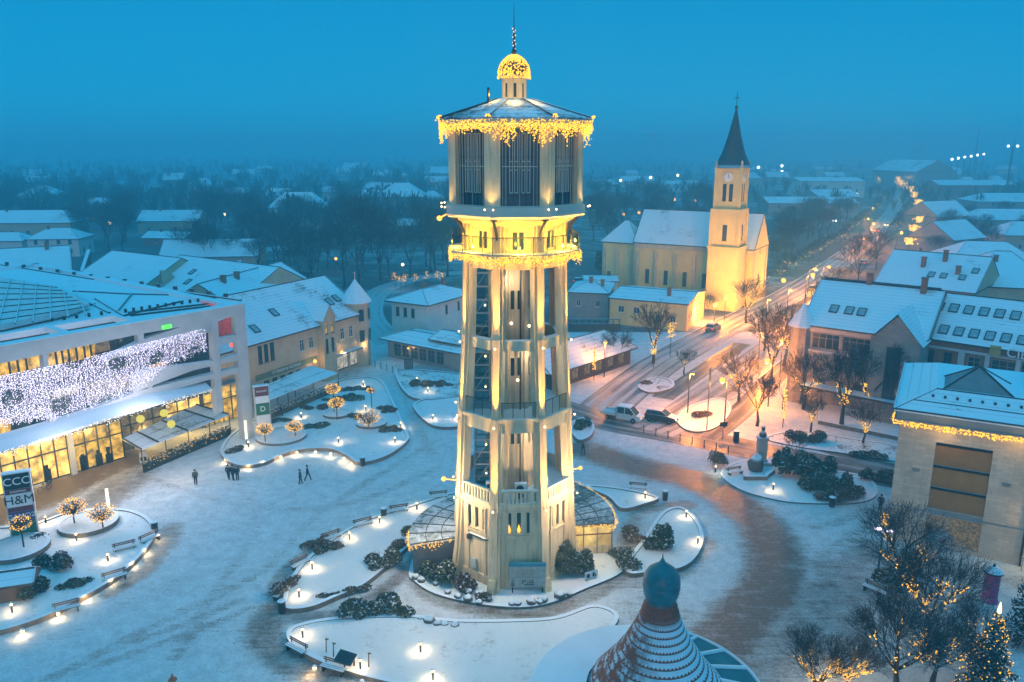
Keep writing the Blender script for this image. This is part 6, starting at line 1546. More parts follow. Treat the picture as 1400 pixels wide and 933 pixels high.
# big bare trees and parks in the middle distance
SPR = [(490,388,1.55,'biggest bare tree left of the tower, many stemmed'),(470,396,1.2,'bare tree just left of the biggest bare tree'),(520,384,1.25,'bare tree right of the biggest bare tree'),(428,392,1.1,'bare tree above the snowy roof of the tan building'),(412,402,.9,'smaller bare tree at the end of the brick gable'),
       (590,372,1.3,'bare tree behind the pale townhouse roof'),(612,378,1.2,'dark bare tree against the left tower leg'),(560,380,1.0,'bare tree behind the townhouse chimney'),(268,372,1.05,'left bare tree before the tan gabled house'),(286,374,1.0,'right bare tree before the tan gabled house'),
       (345,368,1.2,'bare tree right of the tan gabled house'),(375,362,1.0,'bare tree left of the snowy roadside hall'),(170,352,1.1,'bare tree in front of the stepped gable house'),(150,345,1.2,'bare tree between the villas and the stepped gable house'),(830,345,1.1,'bare tree behind the tower right beside the church choir'),(812,330,1.2,'dark tree between the tank and the church')]
for i, (px, py, s, lb) in enumerate(SPR): tree('spread', i%4, px, py, lb, s)
def scatter(n, xr, yr, lb, grp, seed, kind='spread', s0=.8, s1=1.3, avoid=()):
    rg = random.Random(seed)
    for i in range(n):
        px = rg.uniform(*xr); py = rg.uniform(*yr)
        if any(a[0] < px < a[1] and a[2] < py < a[3] for a in avoid): continue
        p = at(px,py)
        if min((Vector((q.x,q.y,0))-p).length for q in P_b) < 10.5: continue
        rr, u, _ = treeof(kind, rg.randrange(4 if kind == 'spread' else 3)); dup(rr, p, rg.uniform(0,6.28), lb, grp, rg.uniform(s0,s1))
scatter(40,(100,420),(288,340),'bare tree in the garden wood left of the mansard house','garden wood on the left',1,avoid=((180,285,300,345),(350,450,296,340)))
scatter(32,(400,640),(296,345),'bare tree by the snowy road left of the tower','trees along the snowy road',2,avoid=((500,660,300,312),(500,600,290,325)))
scatter(24,(300,640),(345,380),'bare tree in the dark grove behind the tan building','dark grove left of the tower',3,s0=.7,s1=1.1)
scatter(26,(-40,180),(285,345),'bare tree in the wood at the left picture edge','wood at the left edge',4,avoid=((-60,110,318,352),))
scatter(46,(1062,1200),(290,400),'bare tree in the park left of the far street','park left of the far street',5,s0=.6,s1=1.,avoid=((1050,1180,280,300),))
scatter(22,(800,1000),(285,330),'bare tree behind the church roof','trees behind the church',6)
scatter(22,(1270,1420),(300,385),'bare tree between the snowy roofs on the right','trees between the right hand roofs',7,s0=.5,s1=.75)
scatter(14,(640,790),(285,335),'bare tree in the grove between the tower and the church','grove between the tower and the church',8,s0=.7,s1=1.1)
# far woods: one mass nobody could count
rg = random.Random(77); vs = []; fs = []
def fan(p, h, rr, n):
    for i in range(n):
        a = rg.uniform(0,6.28); e = rg.uniform(.05,1.)**.6; b = Vector((p.x+rg.gauss(0,.1*rr),p.y+rg.gauss(0,.1*rr),h*rg.uniform(.15,.5)))
        R_ = rr*rg.uniform(.3,1.)*math.sqrt(max(0,1-(e-.45)**2)); tip = Vector((p.x+R_*math.sin(a),p.y+R_*math.cos(a),h*(.30+.70*e)))
        w_ = rg.uniform(.12,.35)*h/12; s_ = Vector((math.cos(a),-math.sin(a),0))*w_; o_ = len(vs)
        vs.extend([tuple(b-s_*.7),tuple(b+s_*.7),tuple(tip+s_),tuple(tip-s_)]); fs.append((o_,o_+1,o_+2,o_+3))
for i in range(2500):
    Y = 330*math.exp(rg.random()*1.7); X = rg.uniform(-1.0,.95)*Y
    if X/Y > -.02 and Y < 430: continue
    p = Vector((X,Y,0)); d = min((Vector((q.x,q.y,0))-p).length for q in P_b[::6])
    if d < 16 or (rg.random() < .25 and X > 0): continue
    h = rg.uniform(8,17)*(1.0 if X < 0 else .8); fan(p, h, h*rg.uniform(.35,.55), 36 if Y < 700 else 22)
me = bpy.data.meshes.new('far_woods'); me.from_pydata(vs,[],fs); me.materials.append(mat('wood_twigs',(.05,.045,.042),.95,.35,.02)); o = bpy.data.objects.new('far_woods', me); C.objects.link(o); tag(o,'bare woods fading into the haze along the horizon',None,None,'stuff')
# small round trees wrapped in lights
def lit_tree(px, py, label, h, r, seed, z=.3, n=230, group=None):
    rg = random.Random(seed); t = thing('lit_tree', label, 'tree', at(px,py,z), 0, group)
    tr = MB().tube((0,0,0),(0,0,h-r*1.1),.07,.06,6,False); tr.build('trunk', M['bark'], t)
    cr = MB(); mb = MB(); c = Vector((0,0,h-r*.62)); b0 = Vector((0,0,h-r*1.15))
    for i in range(130):
        d = Vector((rg.gauss(0,1),rg.gauss(0,1),rg.gauss(.2,.8))).normalized(); e = c+Vector((d.x*r,d.y*r,d.z*r*.62))*rg.uniform(.7,1.05)
        m_ = b0.lerp(e,.5)+Vector((rg.gauss(0,.08),rg.gauss(0,.08),rg.gauss(0,.08))); cr.tube(b0,m_,.022,.016,3,False); cr.tube(m_,e,.016,.008,3,False)
        for k in range(2): a = m_.lerp(e,rg.random()); cr.tube(a, a+Vector((rg.gauss(0,.2),rg.gauss(0,.2),rg.gauss(.1,.15))),.012,.006,3,False)
    for i in range(n):
        d = Vector((rg.gauss(0,1),rg.gauss(0,1),rg.gauss(.05,.85))).normalized(); e = c+Vector((d.x*r,d.y*r,d.z*r*.62))*rg.uniform(.72,1.04); mb.octa(e, rg.uniform(.035,.062))
    cr.build('crown', M['twig'], t); mb.build('fairy_lights', M['warm'], t); lamp(t,(0,0,h-r*.9),26.,(1.,.60,.2),.4,name='fairy_glow'); return t
lit_tree(102,716,'round lit tree left of two on the snow disc, lower left',2.5,1.3,1,.7); lit_tree(141,722,'round lit tree right of two on the snow disc, lower left',2.3,1.3,2,.7)
lit_tree(33,750,'small lit tree in front of the shop sign pylon',3.0,.95,3,.6,120)
lit_tree(363,607,'lit tree left on the wide raised disc by the mall',2.6,1.1,4); lit_tree(404,599,'lit tree right on the wide raised disc by the mall',2.2,1.1,5)
lit_tree(461,574,'double crowned lit tree on the left round snow disc',3.0,1.15,6); lit_tree(457,566,'taller lit tree standing behind the double crowned one',4.2,1.1,16)
lit_tree(504,587,'wide lit tree on the round disc nearest the tower',2.6,1.6,7); lit_tree(509,572,'small lit tree rising behind the wide lit one',4.2,.6,8,n=70)
# shrubs of leaf clumps
def shrub(name, label, px, py, sx_, sy_, h, n, seed, m='leaf', ls=.22, z=.2, rz=0., group=None, cat='shrub', stems=0):
    sx_ *= 1.3; sy_ *= 1.35; n = int(n*1.9)
    rg = random.Random(seed); t = thing(name, label, cat, at(px,py,z), rz, group); mb = MB(); cl = [(rg.uniform(-.8,.8),rg.uniform(-.8,.8),rg.uniform(.35,1.)) for _ in range(max(5,int(sx_*sy_*1.6)))]
    for i in range(n):
        cx_, cy_, ch_ = cl[rg.randrange(len(cl))]; d = Vector((rg.gauss(0,1),rg.gauss(0,1),abs(rg.gauss(0,1)))).normalized(); k = rg.random()**.35
        p = Vector((cx_*sx_*.62+d.x*k*min(sx_,1.3)*.55, cy_*sy_*.62+d.y*k*min(sy_,1.3)*.55, .05+h*ch_*(.25+.75*d.z*k)))
        mb.leaf(p, ls*.85*rg.uniform(.6,1.3), rg)
    mb.build('foliage', M[m], t); sm = MB()
    for i in range(8+stems):
        a = rg.uniform(0,6.28); r_ = rg.random()*.7; sm.tube((r_*.5*sx_*math.cos(a),r_*.5*sy_*math.sin(a),0),(r_*sx_*math.cos(a),r_*sy_*math.sin(a),h*rg.uniform(.5,1.02)),.03,.012,4,False)
    sm.build('stems', M['bark'], t); return t
def slamp(px, py, hgt, label, power=700., arm=(1.2,0), r=.2, m='orangehot', col=(1.,.29,.04), group='orange street lamps along the street', cat='street lamp'):
    t = thing('street_lamp', label, cat, at(px,py), 0, group); MB().tube((0,0,0),(0,0,hgt),.09,.06,6).tube((0,0,hgt),(arm[0],arm[1],hgt+.25),.045,.045,5).build('pole', M['metal'], t)
    MB().lathe([(.14,.0),(.30,.03),(.26,.16),(.06,.2)],8,(arm[0],arm[1],hgt+.2)).build('hood', M['metal_snow'], t); MB().ball((arm[0],arm[1],hgt+.12),r,8,6).build('bulb', M[m], t)
    if power: lamp(t,(arm[0],arm[1],hgt-.22-r),power*4.2,col,.25)
    return t
slamp(940,566,5.5,'orange street lamp at the end of the traffic island',900,(.5,0),.16); slamp(1036,505,6.,'orange street lamp on the far pavement by the small lane trees',1500,(.5,0),.2); slamp(1046,452,6.,'orange street lamp between the church tree and the avenue',1800,(.5,0),.2); slamp(1075,436,6.,'orange street lamp at the start of the avenue',1800,(.5,0),.2)
SH = [('evergreen_shrub','tall dark snowy evergreen bush at the right front tower leg',783,783,1.7,1.4,3.1,2600,'leaf',.2,0),
 ('evergreen_shrub','upright evergreen bush in the rounded bed right of the tower',897,752,1.5,1.1,2.6,1700,'leaf',.2,.1),
 ('evergreen_shrub','long green shrub patch left of the tower, upper of two',515,775,2.3,.9,1.5,1700,'leaf_snow',.2,.7),
 ('evergreen_shrub','wide snowy shrub patch at the path fork left of the tower',515,835,3.6,1.5,1.2,3200,'leaf_snow',.2,.1),
 ('evergreen_shrub','dark bush against the zinc wall of the left foot pavilion',598,795,1.5,1.,2.0,1500,'leaf',.19,0),
 ('evergreen_shrub','dark bush between the left pavilion and the tower base',627,780,1.2,.8,1.7,900,'leaf',.19,0),
 ('dry_shrub','brown rounded bush at the left front tower leg',636,808,.75,.7,1.5,600,'drystem',.17,0),
 ('dry_shrub','low brown round bush beside the map board',661,822,.5,.5,.8,350,'drystem',.14,0),
 ('dry_shrub','reddish bare bush behind the bollard light right of the tower',977,636,1.1,.9,2.2,800,'drystem',.14,0),
 ('hedge','dark evergreen hedge beside the monument, front part',1085,650,2.8,1.4,3.0,2600,'leaf',.24,-.4),
 ('hedge','dark brown hedge running down from the monument hedge',1130,672,3.6,1.6,2.4,3000,'leaf',.22,-.35),
 ('hedge','dark bush at the lower right end of the monument hedge',1165,680,1.4,1.0,1.5,900,'drystem',.18,0),
 ('hedge','clipped dark hedge behind the hedge end near the stone block',1195,655,2.2,1.,1.3,1200,'leaf',.18,0),
 ('evergreen_shrub','green domed bush in the lower left bed below the snowy hut roof',45,815,2.0,1.2,1.8,2200,'leaf',.17,0),
 ('dry_shrub','bare twiggy bush behind the snowy hut roof, lower left',72,778,2.2,1.,1.6,1500,'drystem',.14,.2),
 ('dry_shrub','low snowy ground shrub row along the curved wall, lower left',110,800,2.2,.8,.6,900,'leaf_snow',.16,.6),
 ('dry_shrub','snow covered bush beside the shop sign pylon',52,742,1.3,.8,.8,700,'leaf_snow',.16,.2),
 ('evergreen_shrub','dark planting strip left behind the tower around two lights',590,528,4.2,1.3,.9,1800,'drystem',.2,0),
 ('evergreen_shrub','snowy low planting between the two snow discs',470,548,4.,1.4,.7,1400,'leaf_snow',.2,.3),
 ('evergreen_shrub','low snowy planting left of the wide raised disc',430,585,3.,1.2,.6,1000,'leaf_snow',.2,.2),
 ('evergreen_shrub','brown planting right of the wide lit tree by the rim',534,590,1.5,1.2,.8,900,'drystem',.18,.2),
 ('evergreen_shrub','green clump in the round planter behind the tower',795,588,1.0,.9,1.6,800,'leaf',.2,0),
 ('hedge','low hedge on the street corner bed by the lamp pole',960,570,1.6,.8,.8,800,'drystem',.18,.4),
 ('hedge','brown hedge on the traffic island head',885,525,1.8,.6,.7,700,'drystem',.18,.5),
 ('hedge','dark bushes behind the monument at the street',1095,602,2.6,1.,1.4,1300,'drystem',.2,-.3),
 ('hedge','dark bush before the left lit tree near the bank canopy',1118,602,1.2,.8,1.3,600,'drystem',.18,0),
 ('hedge','snowy low hedge on the verge behind the monument',1190,625,3.0,.8,.7,1000,'leaf_snow',.2,-.15),
 ('evergreen_shrub','big dark evergreen beside the church nave wall',893,395,2.6,2.2,8.5,2600,'leaf',.5,0),
 ('evergreen_shrub','dark evergreen left of the church choir behind the tower',822,372,2.2,2.,7.,1500,'leaf',.5,0),
 ('evergreen_shrub','dark green hedge mass behind the tan building turret',410,385,5.,3.,3.,1800,'leaf',.5,0),
 ('dry_shrub','round brown shrub under the lit trees at the lower right',1225,800,2.2,1.0,1.5,1400,'leaf',.17,-.3),
 ('dry_shrub','brown bush in the dark grass left of the path near the tower',560,730,1.2,.7,.8,500,'drystem',.15,.5),
 ('dry_shrub','brown grass tuft at the bend of the bench row',430,745,1.6,.6,.5,500,'drystem',.15,.6),
 ('dry_shrub','brown grass tuft beside the lower benches left of the tower',396,800,1.4,.6,.5,450,'drystem',.15,1.1),
 ('ground_shrub','brown planting between the wide disc and the left snow disc',432,560,2.4,1.2,.7,1000,'drystem',.16,.3),
 ('ground_shrub','mixed low planting along the upper edge of the discs bed',480,535,3.2,1.0,.6,1100,'leaf_snow',.16,.4),
 ('ground_shrub','brown planting on the right rim of the discs bed above its tip',530,562,1.6,1.4,.7,900,'drystem',.16,.2),
 ('ground_shrub','dark planting in front of the wide disc beside the mall corner column',322,618,1.3,.8,.7,600,'drystem',.16,.6),
 ('ground_shrub','snowy planting behind the wide raised disc by the mall',375,578,2.4,.8,.7,800,'leaf_snow',.16,.4),
 ('ground_shrub','snowy low planting right of the double crowned lit tree',490,572,1.6,1.,.6,700,'leaf_snow',.16,.1),
 ('ground_shrub','tall brown grasses on the outer side of the bench row, upper part',448,752,2.2,.7,.9,900,'drystem',.14,.6),
 ('ground_shrub','tall brown grasses on the outer side of the bench row, lower part',392,806,1.6,.6,.9,800,'drystem',.14,1.1),
 ('ground_shrub','brown planting along the path edge left of the tower bed',548,752,1.6,.8,.8,800,'drystem',.15,.9),
 ('ground_shrub','low brown plants lining the grey path above the wide shrub patch',470,812,3.,.5,.5,800,'drystem',.14,.35),
 ('hedge','dense dark hedge along the street behind the monument, right of the flagpole',1110,640,3.2,1.3,2.0,2200,'leaf',.22,-.4),
 ('hedge','brown twiggy hedge below the flagpole running to the litter bin',1140,684,2.4,.9,1.5,1300,'drystem',.18,-.3),
 ('ground_shrub','dark planting around the rocks right of the tower pavilion',868,735,1.2,1.6,.9,900,'drystem',.16,0),
 ('ground_shrub','low brown planting behind the pointed bed right of the tower',850,762,1.2,1.0,.8,700,'leaf_snow',.16,0),
 ('dry_shrub','snowy stone and shrub heap below the right foot pavilion',862,775,1.1,1.0,.9,600,'leaf_snow',.16,0)]
for i, (nm, lb, px, py, a, b, h_, n, m_, ls, rz) in enumerate(SH): shrub(nm, lb, px, py, a, b, h_, n, 50+i, m_, ls, .1, rz, None, 'hedge' if nm == 'hedge' else 'shrub')
# lower right: dense round trees with lights, Christmas tree, conifer
def round_tree(px, py, v, sc, lb, n, light, seed): t = tree('globe', v, px, py, lb, sc); 
def globe(px, py, v, sc, lb, n=160, light=60., seed=1, maxh=4.6):
    t = tree('globe', v, px, py, lb, sc)
    if n: tree_lights(t,'globe',v,int(n*1.9),seed,0.,1.,.075,'warm',light,maxh)
    return t
globe(1268,868,0,1.0,'big round bare tree with golden lights in its fork, lower right',110,60.,1,4.0); globe(1232,810,1,1.05,'round bare tree with lights before the shop window of the stone block',60,25.,2,3.8)
globe(1225,945,2,.95,'round bare tree at the bottom edge left of the Christmas tree',30,15.,3); globe(1275,935,1,.8,'dark bare tree just left of the Christmas tree',0); globe(1115,958,0,.72,'snowy bare bush tree at the bottom edge by the golden glow',25,10.,4)
globe(1325,905,2,.7,'dark bare tree behind the Christmas tree',0)
t = globe(1155,948,2,.62,'small round tree blazing with golden lights at the bottom edge',420,420.,5,3.6)
def conifer(label, px, py, h, r, seed, lights=0, name='christmas_tree'):
    rg = random.Random(seed); t = thing(name, label, 'conifer', at(px,py)); MB().tube((0,0,0),(0,0,h*.97),.14,.02,6).build('trunk', M['bark'], t); mb = MB(); ml = MB()
    z = .5
    while z < h*.98:
        k = 1-z/h; rr = r*k**.85+.06; n = int(9+18*k)
        for i in range(n):
            a = rg.uniform(0,6.28); L = rr*rg.uniform(.75,1.1); d = Vector((math.sin(a),math.cos(a),-.28))
            for s in range(max(3,int(L/.13))):
                p = Vector((0,0,z+.1))+d*(L*(s+.5)/max(3,int(L/.13))); mb.leaf(p+Vector((rg.gauss(0,.04),rg.gauss(0,.04),rg.gauss(0,.03))),rg.uniform(.09,.17),rg)
            if lights and rg.random() < .62: p = Vector((0,0,z+.1))+d*L*rg.uniform(.85,1.03); ml.octa(p,rg.uniform(.035,.058))
        z += .17+.1*k
    mb.build('foliage', M['needle'], t)
    if lights: 
        ml.build('fairy_lights', M['warm2'], t); s = MB().lathe([(.001,h-.15),(.13,h),(.10,h+.35),(.001,h+.75)],8).build('star_top', emis('star_glow',(1.,.62,.22),5.), t); lamp(t,(0,-.3,h+.2),25.,(1.,.7,.3),.2,name='star_light')
    return t
conifer('Christmas tree with golden lights and bright top at the lower right',1348,948,6.0,2.1,3,1); conifer('plain dark conifer at the right picture edge',1402,880,8.4,1.8,4,0,'conifer')
# snowy hut roof in the lower left bed, poster column, lamp with cool heads
t = thing('garden_hut','small hut with snowy pitched roof among shrubs in the lower left bed','hut',at(18,820),rad(18)); MB().box(-1.6,1.6,-.9,.9,0,1.6).build('wall', M['wood_snow'], t); mb = MB(Matrix.Translation((-1.7,-1.,0))); o = roof(t,3.4,2.,1.6,.7,.2,0.,'x','snow',M['wood_snow'],'roof',(-1.7,-1.))
t = thing('poster_column','round magenta poster column with snowy domed cap','advertising column',at(1352,822)); MB().lathe([(.62,0),(.62,.2),(.55,.22),(.55,2.5)],20).build('body', mat('magenta_poster',(.45,.05,.20),.6,.25,1.2), t); MB().lathe([(.70,2.5),(.70,2.65),(.4,2.95),(.1,3.05),(.08,3.3),(.001,3.35)],20).build('cap', M['metal_snow'], t)
# ------------------------------------------------------------------ street lamps and hanging light ornaments
slamp(826,516,5.6,'orange street lamp beside the snowy kiosk roof',500,(0.,-.3),.30)
slamp(990,585,6.2,'big glowing street lamp above the street corner bed',1200,(-.6,0),.36)
slamp(1050,556,6.4,'glowing street lamp under the dark trees left of the bank',1200,(-.6,0),.36)
slamp(1066,516,6.,'street lamp at the bank turret, left of a close pair',1500,(-.3,0),.30); slamp(1082,522,6.,'street lamp at the bank turret, right of a close pair',1000,(.3,0),.3)
slamp(990,440,5.,'glaring lamp at the foot of the church tower',1500,(0,0),.4); slamp(976,444,4.,'lower glaring lamp beside the yellow parish house',1500,(0,0),.36)
for i, (px, py, h_) in enumerate(((1104,402,6.),(1157,372,6.),(1124,392,5.),(1172,352,6.),(1184,338,6.),(1180,322,6.5),(1187,306,7.),(1224,345,6.5),(1187,330,6.5),(1100,412,6.))): slamp(px,py,h_,'orange street lamp on the left pavement of the far street' if px < 1200 else 'orange street lamp among the golden ornaments of the far street',2000,(1.4,0),.34 if i < 6 else .45,group='orange street lamps on the left pavement of the far street' if px < 1200 else None)
t = thing('lamp_post','tall thin lamp post with yellow sign on the street corner bed','lamp post',at(966,590)); MB().tube((0,0,0),(0,0,8.3),.09,.06).build('pole', M['steel'], t); MB().box(-.12,.12,-.04,.04,6.6,8.2).build('banner', mat('yellow_banner',(.6,.42,.06),.6), t)
t = slamp(1200,785,4.2,'lamp post with two violet white heads and a golden light figure, lower right',0,(0,0),.05,group=None); mb = MB().obox((-.45,0,4.1),.55,.22,.12).obox((.55,0,3.9),.55,.22,.12); mb.build('lamp_head', emis('violet_lamp',(.9,.72,1.),5.), t)
lamp(t,(0,-.2,3.9),90.,(.9,.8,1.),.3); mb = MB(); rg = random.Random(4)
for i in range(60): mb.octa((rg.gauss(0,.12),rg.gauss(0,.1),4.5+rg.random()*1.1),.06)
mb.build('golden_figure', M['warm'], t)
def ornament(px, py, ztop, label, hh=2.2, wd=.3, n=90, pole=True, group=None, light=60.):
    t = thing('light_ornament', label, 'light ornament', at(px,py), 0, group); rg = random.Random(int(px*7+py)); mb = MB()
    for i in range(n): mb.octa((rg.gauss(0,wd*.4),rg.gauss(0,wd*.35),ztop-hh*rg.random()),.085 if wd < 2 else .3)
    mb.build('bulbs', M['warm'], t); MB().tube((0,0,0),(0,0,ztop+.2),.06).build('pole', M['metal'], t)
    if light: lamp(t,(0,-.3,ztop-hh/2),light,(1.,.6,.16),.4)
ornament(812,520,4.9,'tall golden light ornament beside the kiosk street lamp',3.2); ornament(916,488,6.,'golden star shaped ornament hanging by the parish house',2.6,.9); ornament(1070,585,5.2,'tall golden light ornament right of the dark trees at the bank',4.0)
ornament(1108,418,4.,'golden ornament on a tree by the church street',2.,1.2); ornament(893,503,3.5,'low golden ornament on the trunk of the taller lit tree',1.2,.6,50)
for i, (px, yl, yg) in enumerate(((1241,330,352),(1247,312,333),(1254,300,322),(1255,288,309),(1253,277,297),(1248,266,284),(1243,259,276),(1236,254,270),(1230,250,265),(1226,246,261))):
    zt = hz(px,yl-4,at(px,yg).y).z; zb = hz(px,yl+4,at(px,yg).y).z
    ornament(px, yg, zt, 'golden street ornament in the row on the right side of the far street', zt-zb, 2.2, 70, True, 'golden ornaments right of the far street', 1800.)
for i, (px, py) in enumerate(((1225,262),(1232,255),(1228,268),(1238,250),(1241,262),(1230,247),(1200,262),(1206,245))): ornament(px,py,12.,'small far golden ornament at the end of the street',6.,2.4,24,True,'far golden ornaments at the street end',0.)
for i in range(9):
    px = 612+RN.uniform(-72,34) if i else 548; ornament(px, 396+RN.uniform(-6,4), 3.8, 'golden ornament in the trees behind the pale townhouse', 1.8, 1.0, 26, True, 'golden ornaments behind the townhouse', 20.)
def farlamp(px, py, py0, label, m='warmhot', r=.55, group='single lamps in the hazy distance', light=0.):
    p = at(px,py0); h_ = max(2.5,hz(px,py,p.y).z); t = thing('far_lamp', label, 'street lamp', p, 0, group); MB().tube((0,0,0),(0,0,h_),.12,.08,5).build('pole', M['metal'], t); MB().ball((0,0,h_),r*p.y/330.,8,6).build('bulb', M[m], t)
    if light: lamp(t,(0,-.6,h_-.6),light,(1.,.6,.25),.3)
for px, py, lb in ((130,299,'left lamp of the hazy pair above the shopping centre roof'),(152,305,'right brighter lamp of the hazy pair above the shopping centre roof'),(296,287,'upper lamp of the hazy pair right of the stepped gable house'),(308,293,'lower yellow lamp right of the stepped gable house'),(431,283,'lamp right of the mansard house roof'),(532,276,'lamp below the hipped house left of the tower'),(565,318,'lamp on the snowy road left of the tower'),(460,354,'orange lamp in the grove below the biggest bare tree'),(551,362,'small lamp behind the townhouse'),(589,248,'white lamp pair left of the tank'),
    (848,247,'left lamp of three in the haze left of the church spire'),(889,243,'middle lamp of three in the haze left of the church spire'),(926,240,'right lamp of three in the haze left of the church spire'),(921,273,'orange lamp low behind the church roof'),(852,293,'left orange lamp on the church choir ridge line'),(873,291,'right orange lamp on the church choir ridge line'),(1036,229,'small white lamp right of the church spire'),(1068,227,'upper white lamp of a pair right of the spire'),(1068,235,'lower white lamp of a pair right of the spire'),(1384,273,'orange lamp above the far right roofs'),(1201,241,'tall lamp before the far street end'),(950,274,'dim orange lamp behind the church ridge')):
    farlamp(px,py,py+(16 if py > 260 else 14),lb,'orangehot' if 'orange' in lb else ('coolhot' if 'white' in lb else 'warmhot'),.62,light=60. if py > 310 else 0)
for i in range(4): px = 1129+i*13.5; farlamp(px,267,280,'pale lamp in the row of four along the shop hall','warmhot',.9,'four lamps along the shop hall')
# ------------------------------------------------------------------ vehicles
def wheelset(t, xs_, yw, r, dz=0.):
    for x in xs_:
        for s in (-1,1):
            T = Matrix.Translation((x,s*yw,r)) @ Matrix.Rotation(rad(90),4,'X')
            w_ = MB(T).lathe([(r*.6,-.11),(r*.96,-.11),(r,-.07),(r,.07),(r*.96,.11),(r*.6,.11)],16).build('wheel', M['black'], t); MB(T).lathe([(.02,-.12),(r*.6,-.10),(r*.6,.10),(.02,.12)],12).build('rim', M['steel'], w_)
def loft(mb, secs):               # secs: list of (x, half width bottom, half width top, z bottom, z top)
    vs = []
    for x, wb, wt, zb, zt in secs: vs += [(x,-wb,zb),(x,wb,zb),(x,wt,zt),(x,-wt,zt)]
    fs = [(i*4+j,i*4+(j+1)%4,i*4+4+(j+1)%4,i*4+4+j) for i in range(len(secs)-1) for j in range(4)]
    return mb.add(vs, [f[::-1] for f in fs]+[(0,1,2,3),tuple(range(len(vs)-1,len(vs)-5,-1))])
def car(label, p, rz, paint, lights=True, suv=True, group=None, name='car', cat='car'):
    t = thing(name, label, cat, p, rz, group); zt = 1.0
    mb = loft(MB(), [(-2.15,.70,.66,.42,.82),(-2.05,.84,.80,.30,.98),(-1.2,.90,.86,.26,1.02),(0,.91,.87,.26,1.02),(.9,.91,.86,.26,1.0),(1.75,.86,.78,.28,.90),(2.12,.72,.64,.36,.74)]); mb.build('body', paint, t)
    loft(MB(), [(-1.98,.76,.62,.99,1.10),(-1.75,.79,.68,1.0,1.50),(-.9,.80,.70,1.02,1.60),(.15,.80,.69,1.02,1.57),(1.05,.78,.66,1.0,1.04)]).build('glasshouse', M['glass'], t)
    loft(MB(), [(-1.78,.69,.60,1.50,1.58),(-.9,.72,.66,1.58,1.68),(.2,.70,.62,1.55,1.63)]).build('roof', M['snow_flat'], t)
    mb = MB()
    for s in (-1,1): mb.tube((1.05,s*.77,1.0),(.18,s*.69,1.58),.04,.04,4); mb.tube((-.3,s*.80,1.0),(-.3,s*.70,1.58),.04,.04,4); mb.tube((-1.95,s*.77,1.0),(-1.7,s*.68,1.54),.05,.05,4)
    mb.build('pillar', paint, t); wheelset(t,(-1.35,1.35),.80,.34)
    for s in (-1,1):
        MB().ball((2.06,s*.55,.66),.12,8,5).build('headlight', M['coolhot'] if lights else M['letter'], t); MB().box(-2.17,-2.07,s*.62-.12,s*.62+.12,.72,.9).build('tail_light', M['red'], t); MB().box(.75,.92,s*.98-.09,s*.98+.09,.98,1.12).build('mirror', paint, t)
    MB().box(2.02,2.16,-.3,.3,.42,.56).build('grille', M['black'], t); MB().box(2.15,2.17,-.24,.24,.36,.46).build('number_plate', M['letter'], t)
    if lights:
        for s in (-1,1): lamp(t,(2.3,s*.55,.66),160.,(.95,.97,1.),.08,'SPOT',(9,s*.7,0.),60,.6,None,'headlight_beam')
    return t
dk = mat('dark_car_paint',(.03,.033,.036),.3,.2,1.,snow=.45); wt = mat('white_van_paint',(.62,.63,.63),.4,.08,1.,snow=.3)
aX = math.atan2(P_x[20].y-P_x[14].y, P_x[20].x-P_x[14].x)
car('dark car with snowy roof and bright headlights behind the white pickup', at(904,576), aX, dk)
tk = thing('pickup_truck','white double cab pickup truck with empty flatbed at the road junction','pickup truck',at(851,574),aX)
loft(MB(), [(-.55,.88,.86,.40,1.15),(1.6,.90,.86,.38,1.15),(2.1,.88,.80,.38,1.05),(2.62,.82,.74,.40,.98),(2.72,.74,.66,.45,.9)]).build('cab_body', wt, tk)
loft(MB(), [(-.52,.86,.74,1.15,1.92),(.6,.87,.76,1.16,1.98),(1.2,.86,.74,1.16,1.94),(2.05,.82,.70,1.06,1.10)]).build('glasshouse', M['glass'], tk)
loft(MB(), [(-.55,.76,.70,1.92,2.02),(.6,.78,.72,1.98,2.08),(1.25,.75,.68,1.94,2.02)]).build('roof', wt, tk)
mb = MB()
for s in (-1,1):
    mb.tube((2.05,s*.80,1.08),(1.22,s*.72,1.95),.05,.05,4); mb.tube((.55,s*.86,1.15),(.55,s*.76,1.97),.06,.06,4); mb.tube((-.5,s*.84,1.15),(-.5,s*.74,1.94),.09,.09,4)
mb.build('pillar', wt, tk)
MB().box(-2.75,-.65,-.98,.98,.72,.84).build('flatbed', M['snow_flat'], tk)
for s in (-1,1): MB().box(-2.75,-.65,s*.98-.04,s*.98+.04,.74,1.14).build('bed_side', wt, tk)
MB().box(-2.79,-2.71,-.94,.94,.74,1.14).build('tailgate', wt, tk); MB().box(-2.6,-.5,-.4,.4,.42,.70).build('chassis', M['black'], tk); MB().box(-.66,-.6,-.9,.9,.86,1.9).build('headboard_frame', M['steel'], tk)
wheelset(tk,(-1.75,1.75),.82,.36)
for s in (-1,1): MB().ball((2.66,s*.58,.78),.12,8,5).build('headlight', emis('parking_light',(1.,.9,.7),2.), tk); MB().box(1.5,1.68,s*1.02-.1,s*1.02+.1,1.15,1.4).build('mirror', M['black'], tk)
gy = mat('grey_car_paint',(.16,.17,.18),.35,.15,1.,snow=.55); bl = mat('blue_car_paint',(.03,.05,.10),.35,.15,1.,snow=.55)
def dir_at(i, s=1): d = (P_b[i+1]-P_b[i])*s; return math.atan2(d.y,d.x)
j = 36
car('dark car parked between the grey house and the tower', at(795,388), rad(10), dk, False); car('grey car parked beside the yellow parish house wall', at(975,452), dir_at(24), gy, False)
c0 = car('red tail lights of a car driving away on the far street, left lane', at(1199,318), dir_at(50), bl, False); 
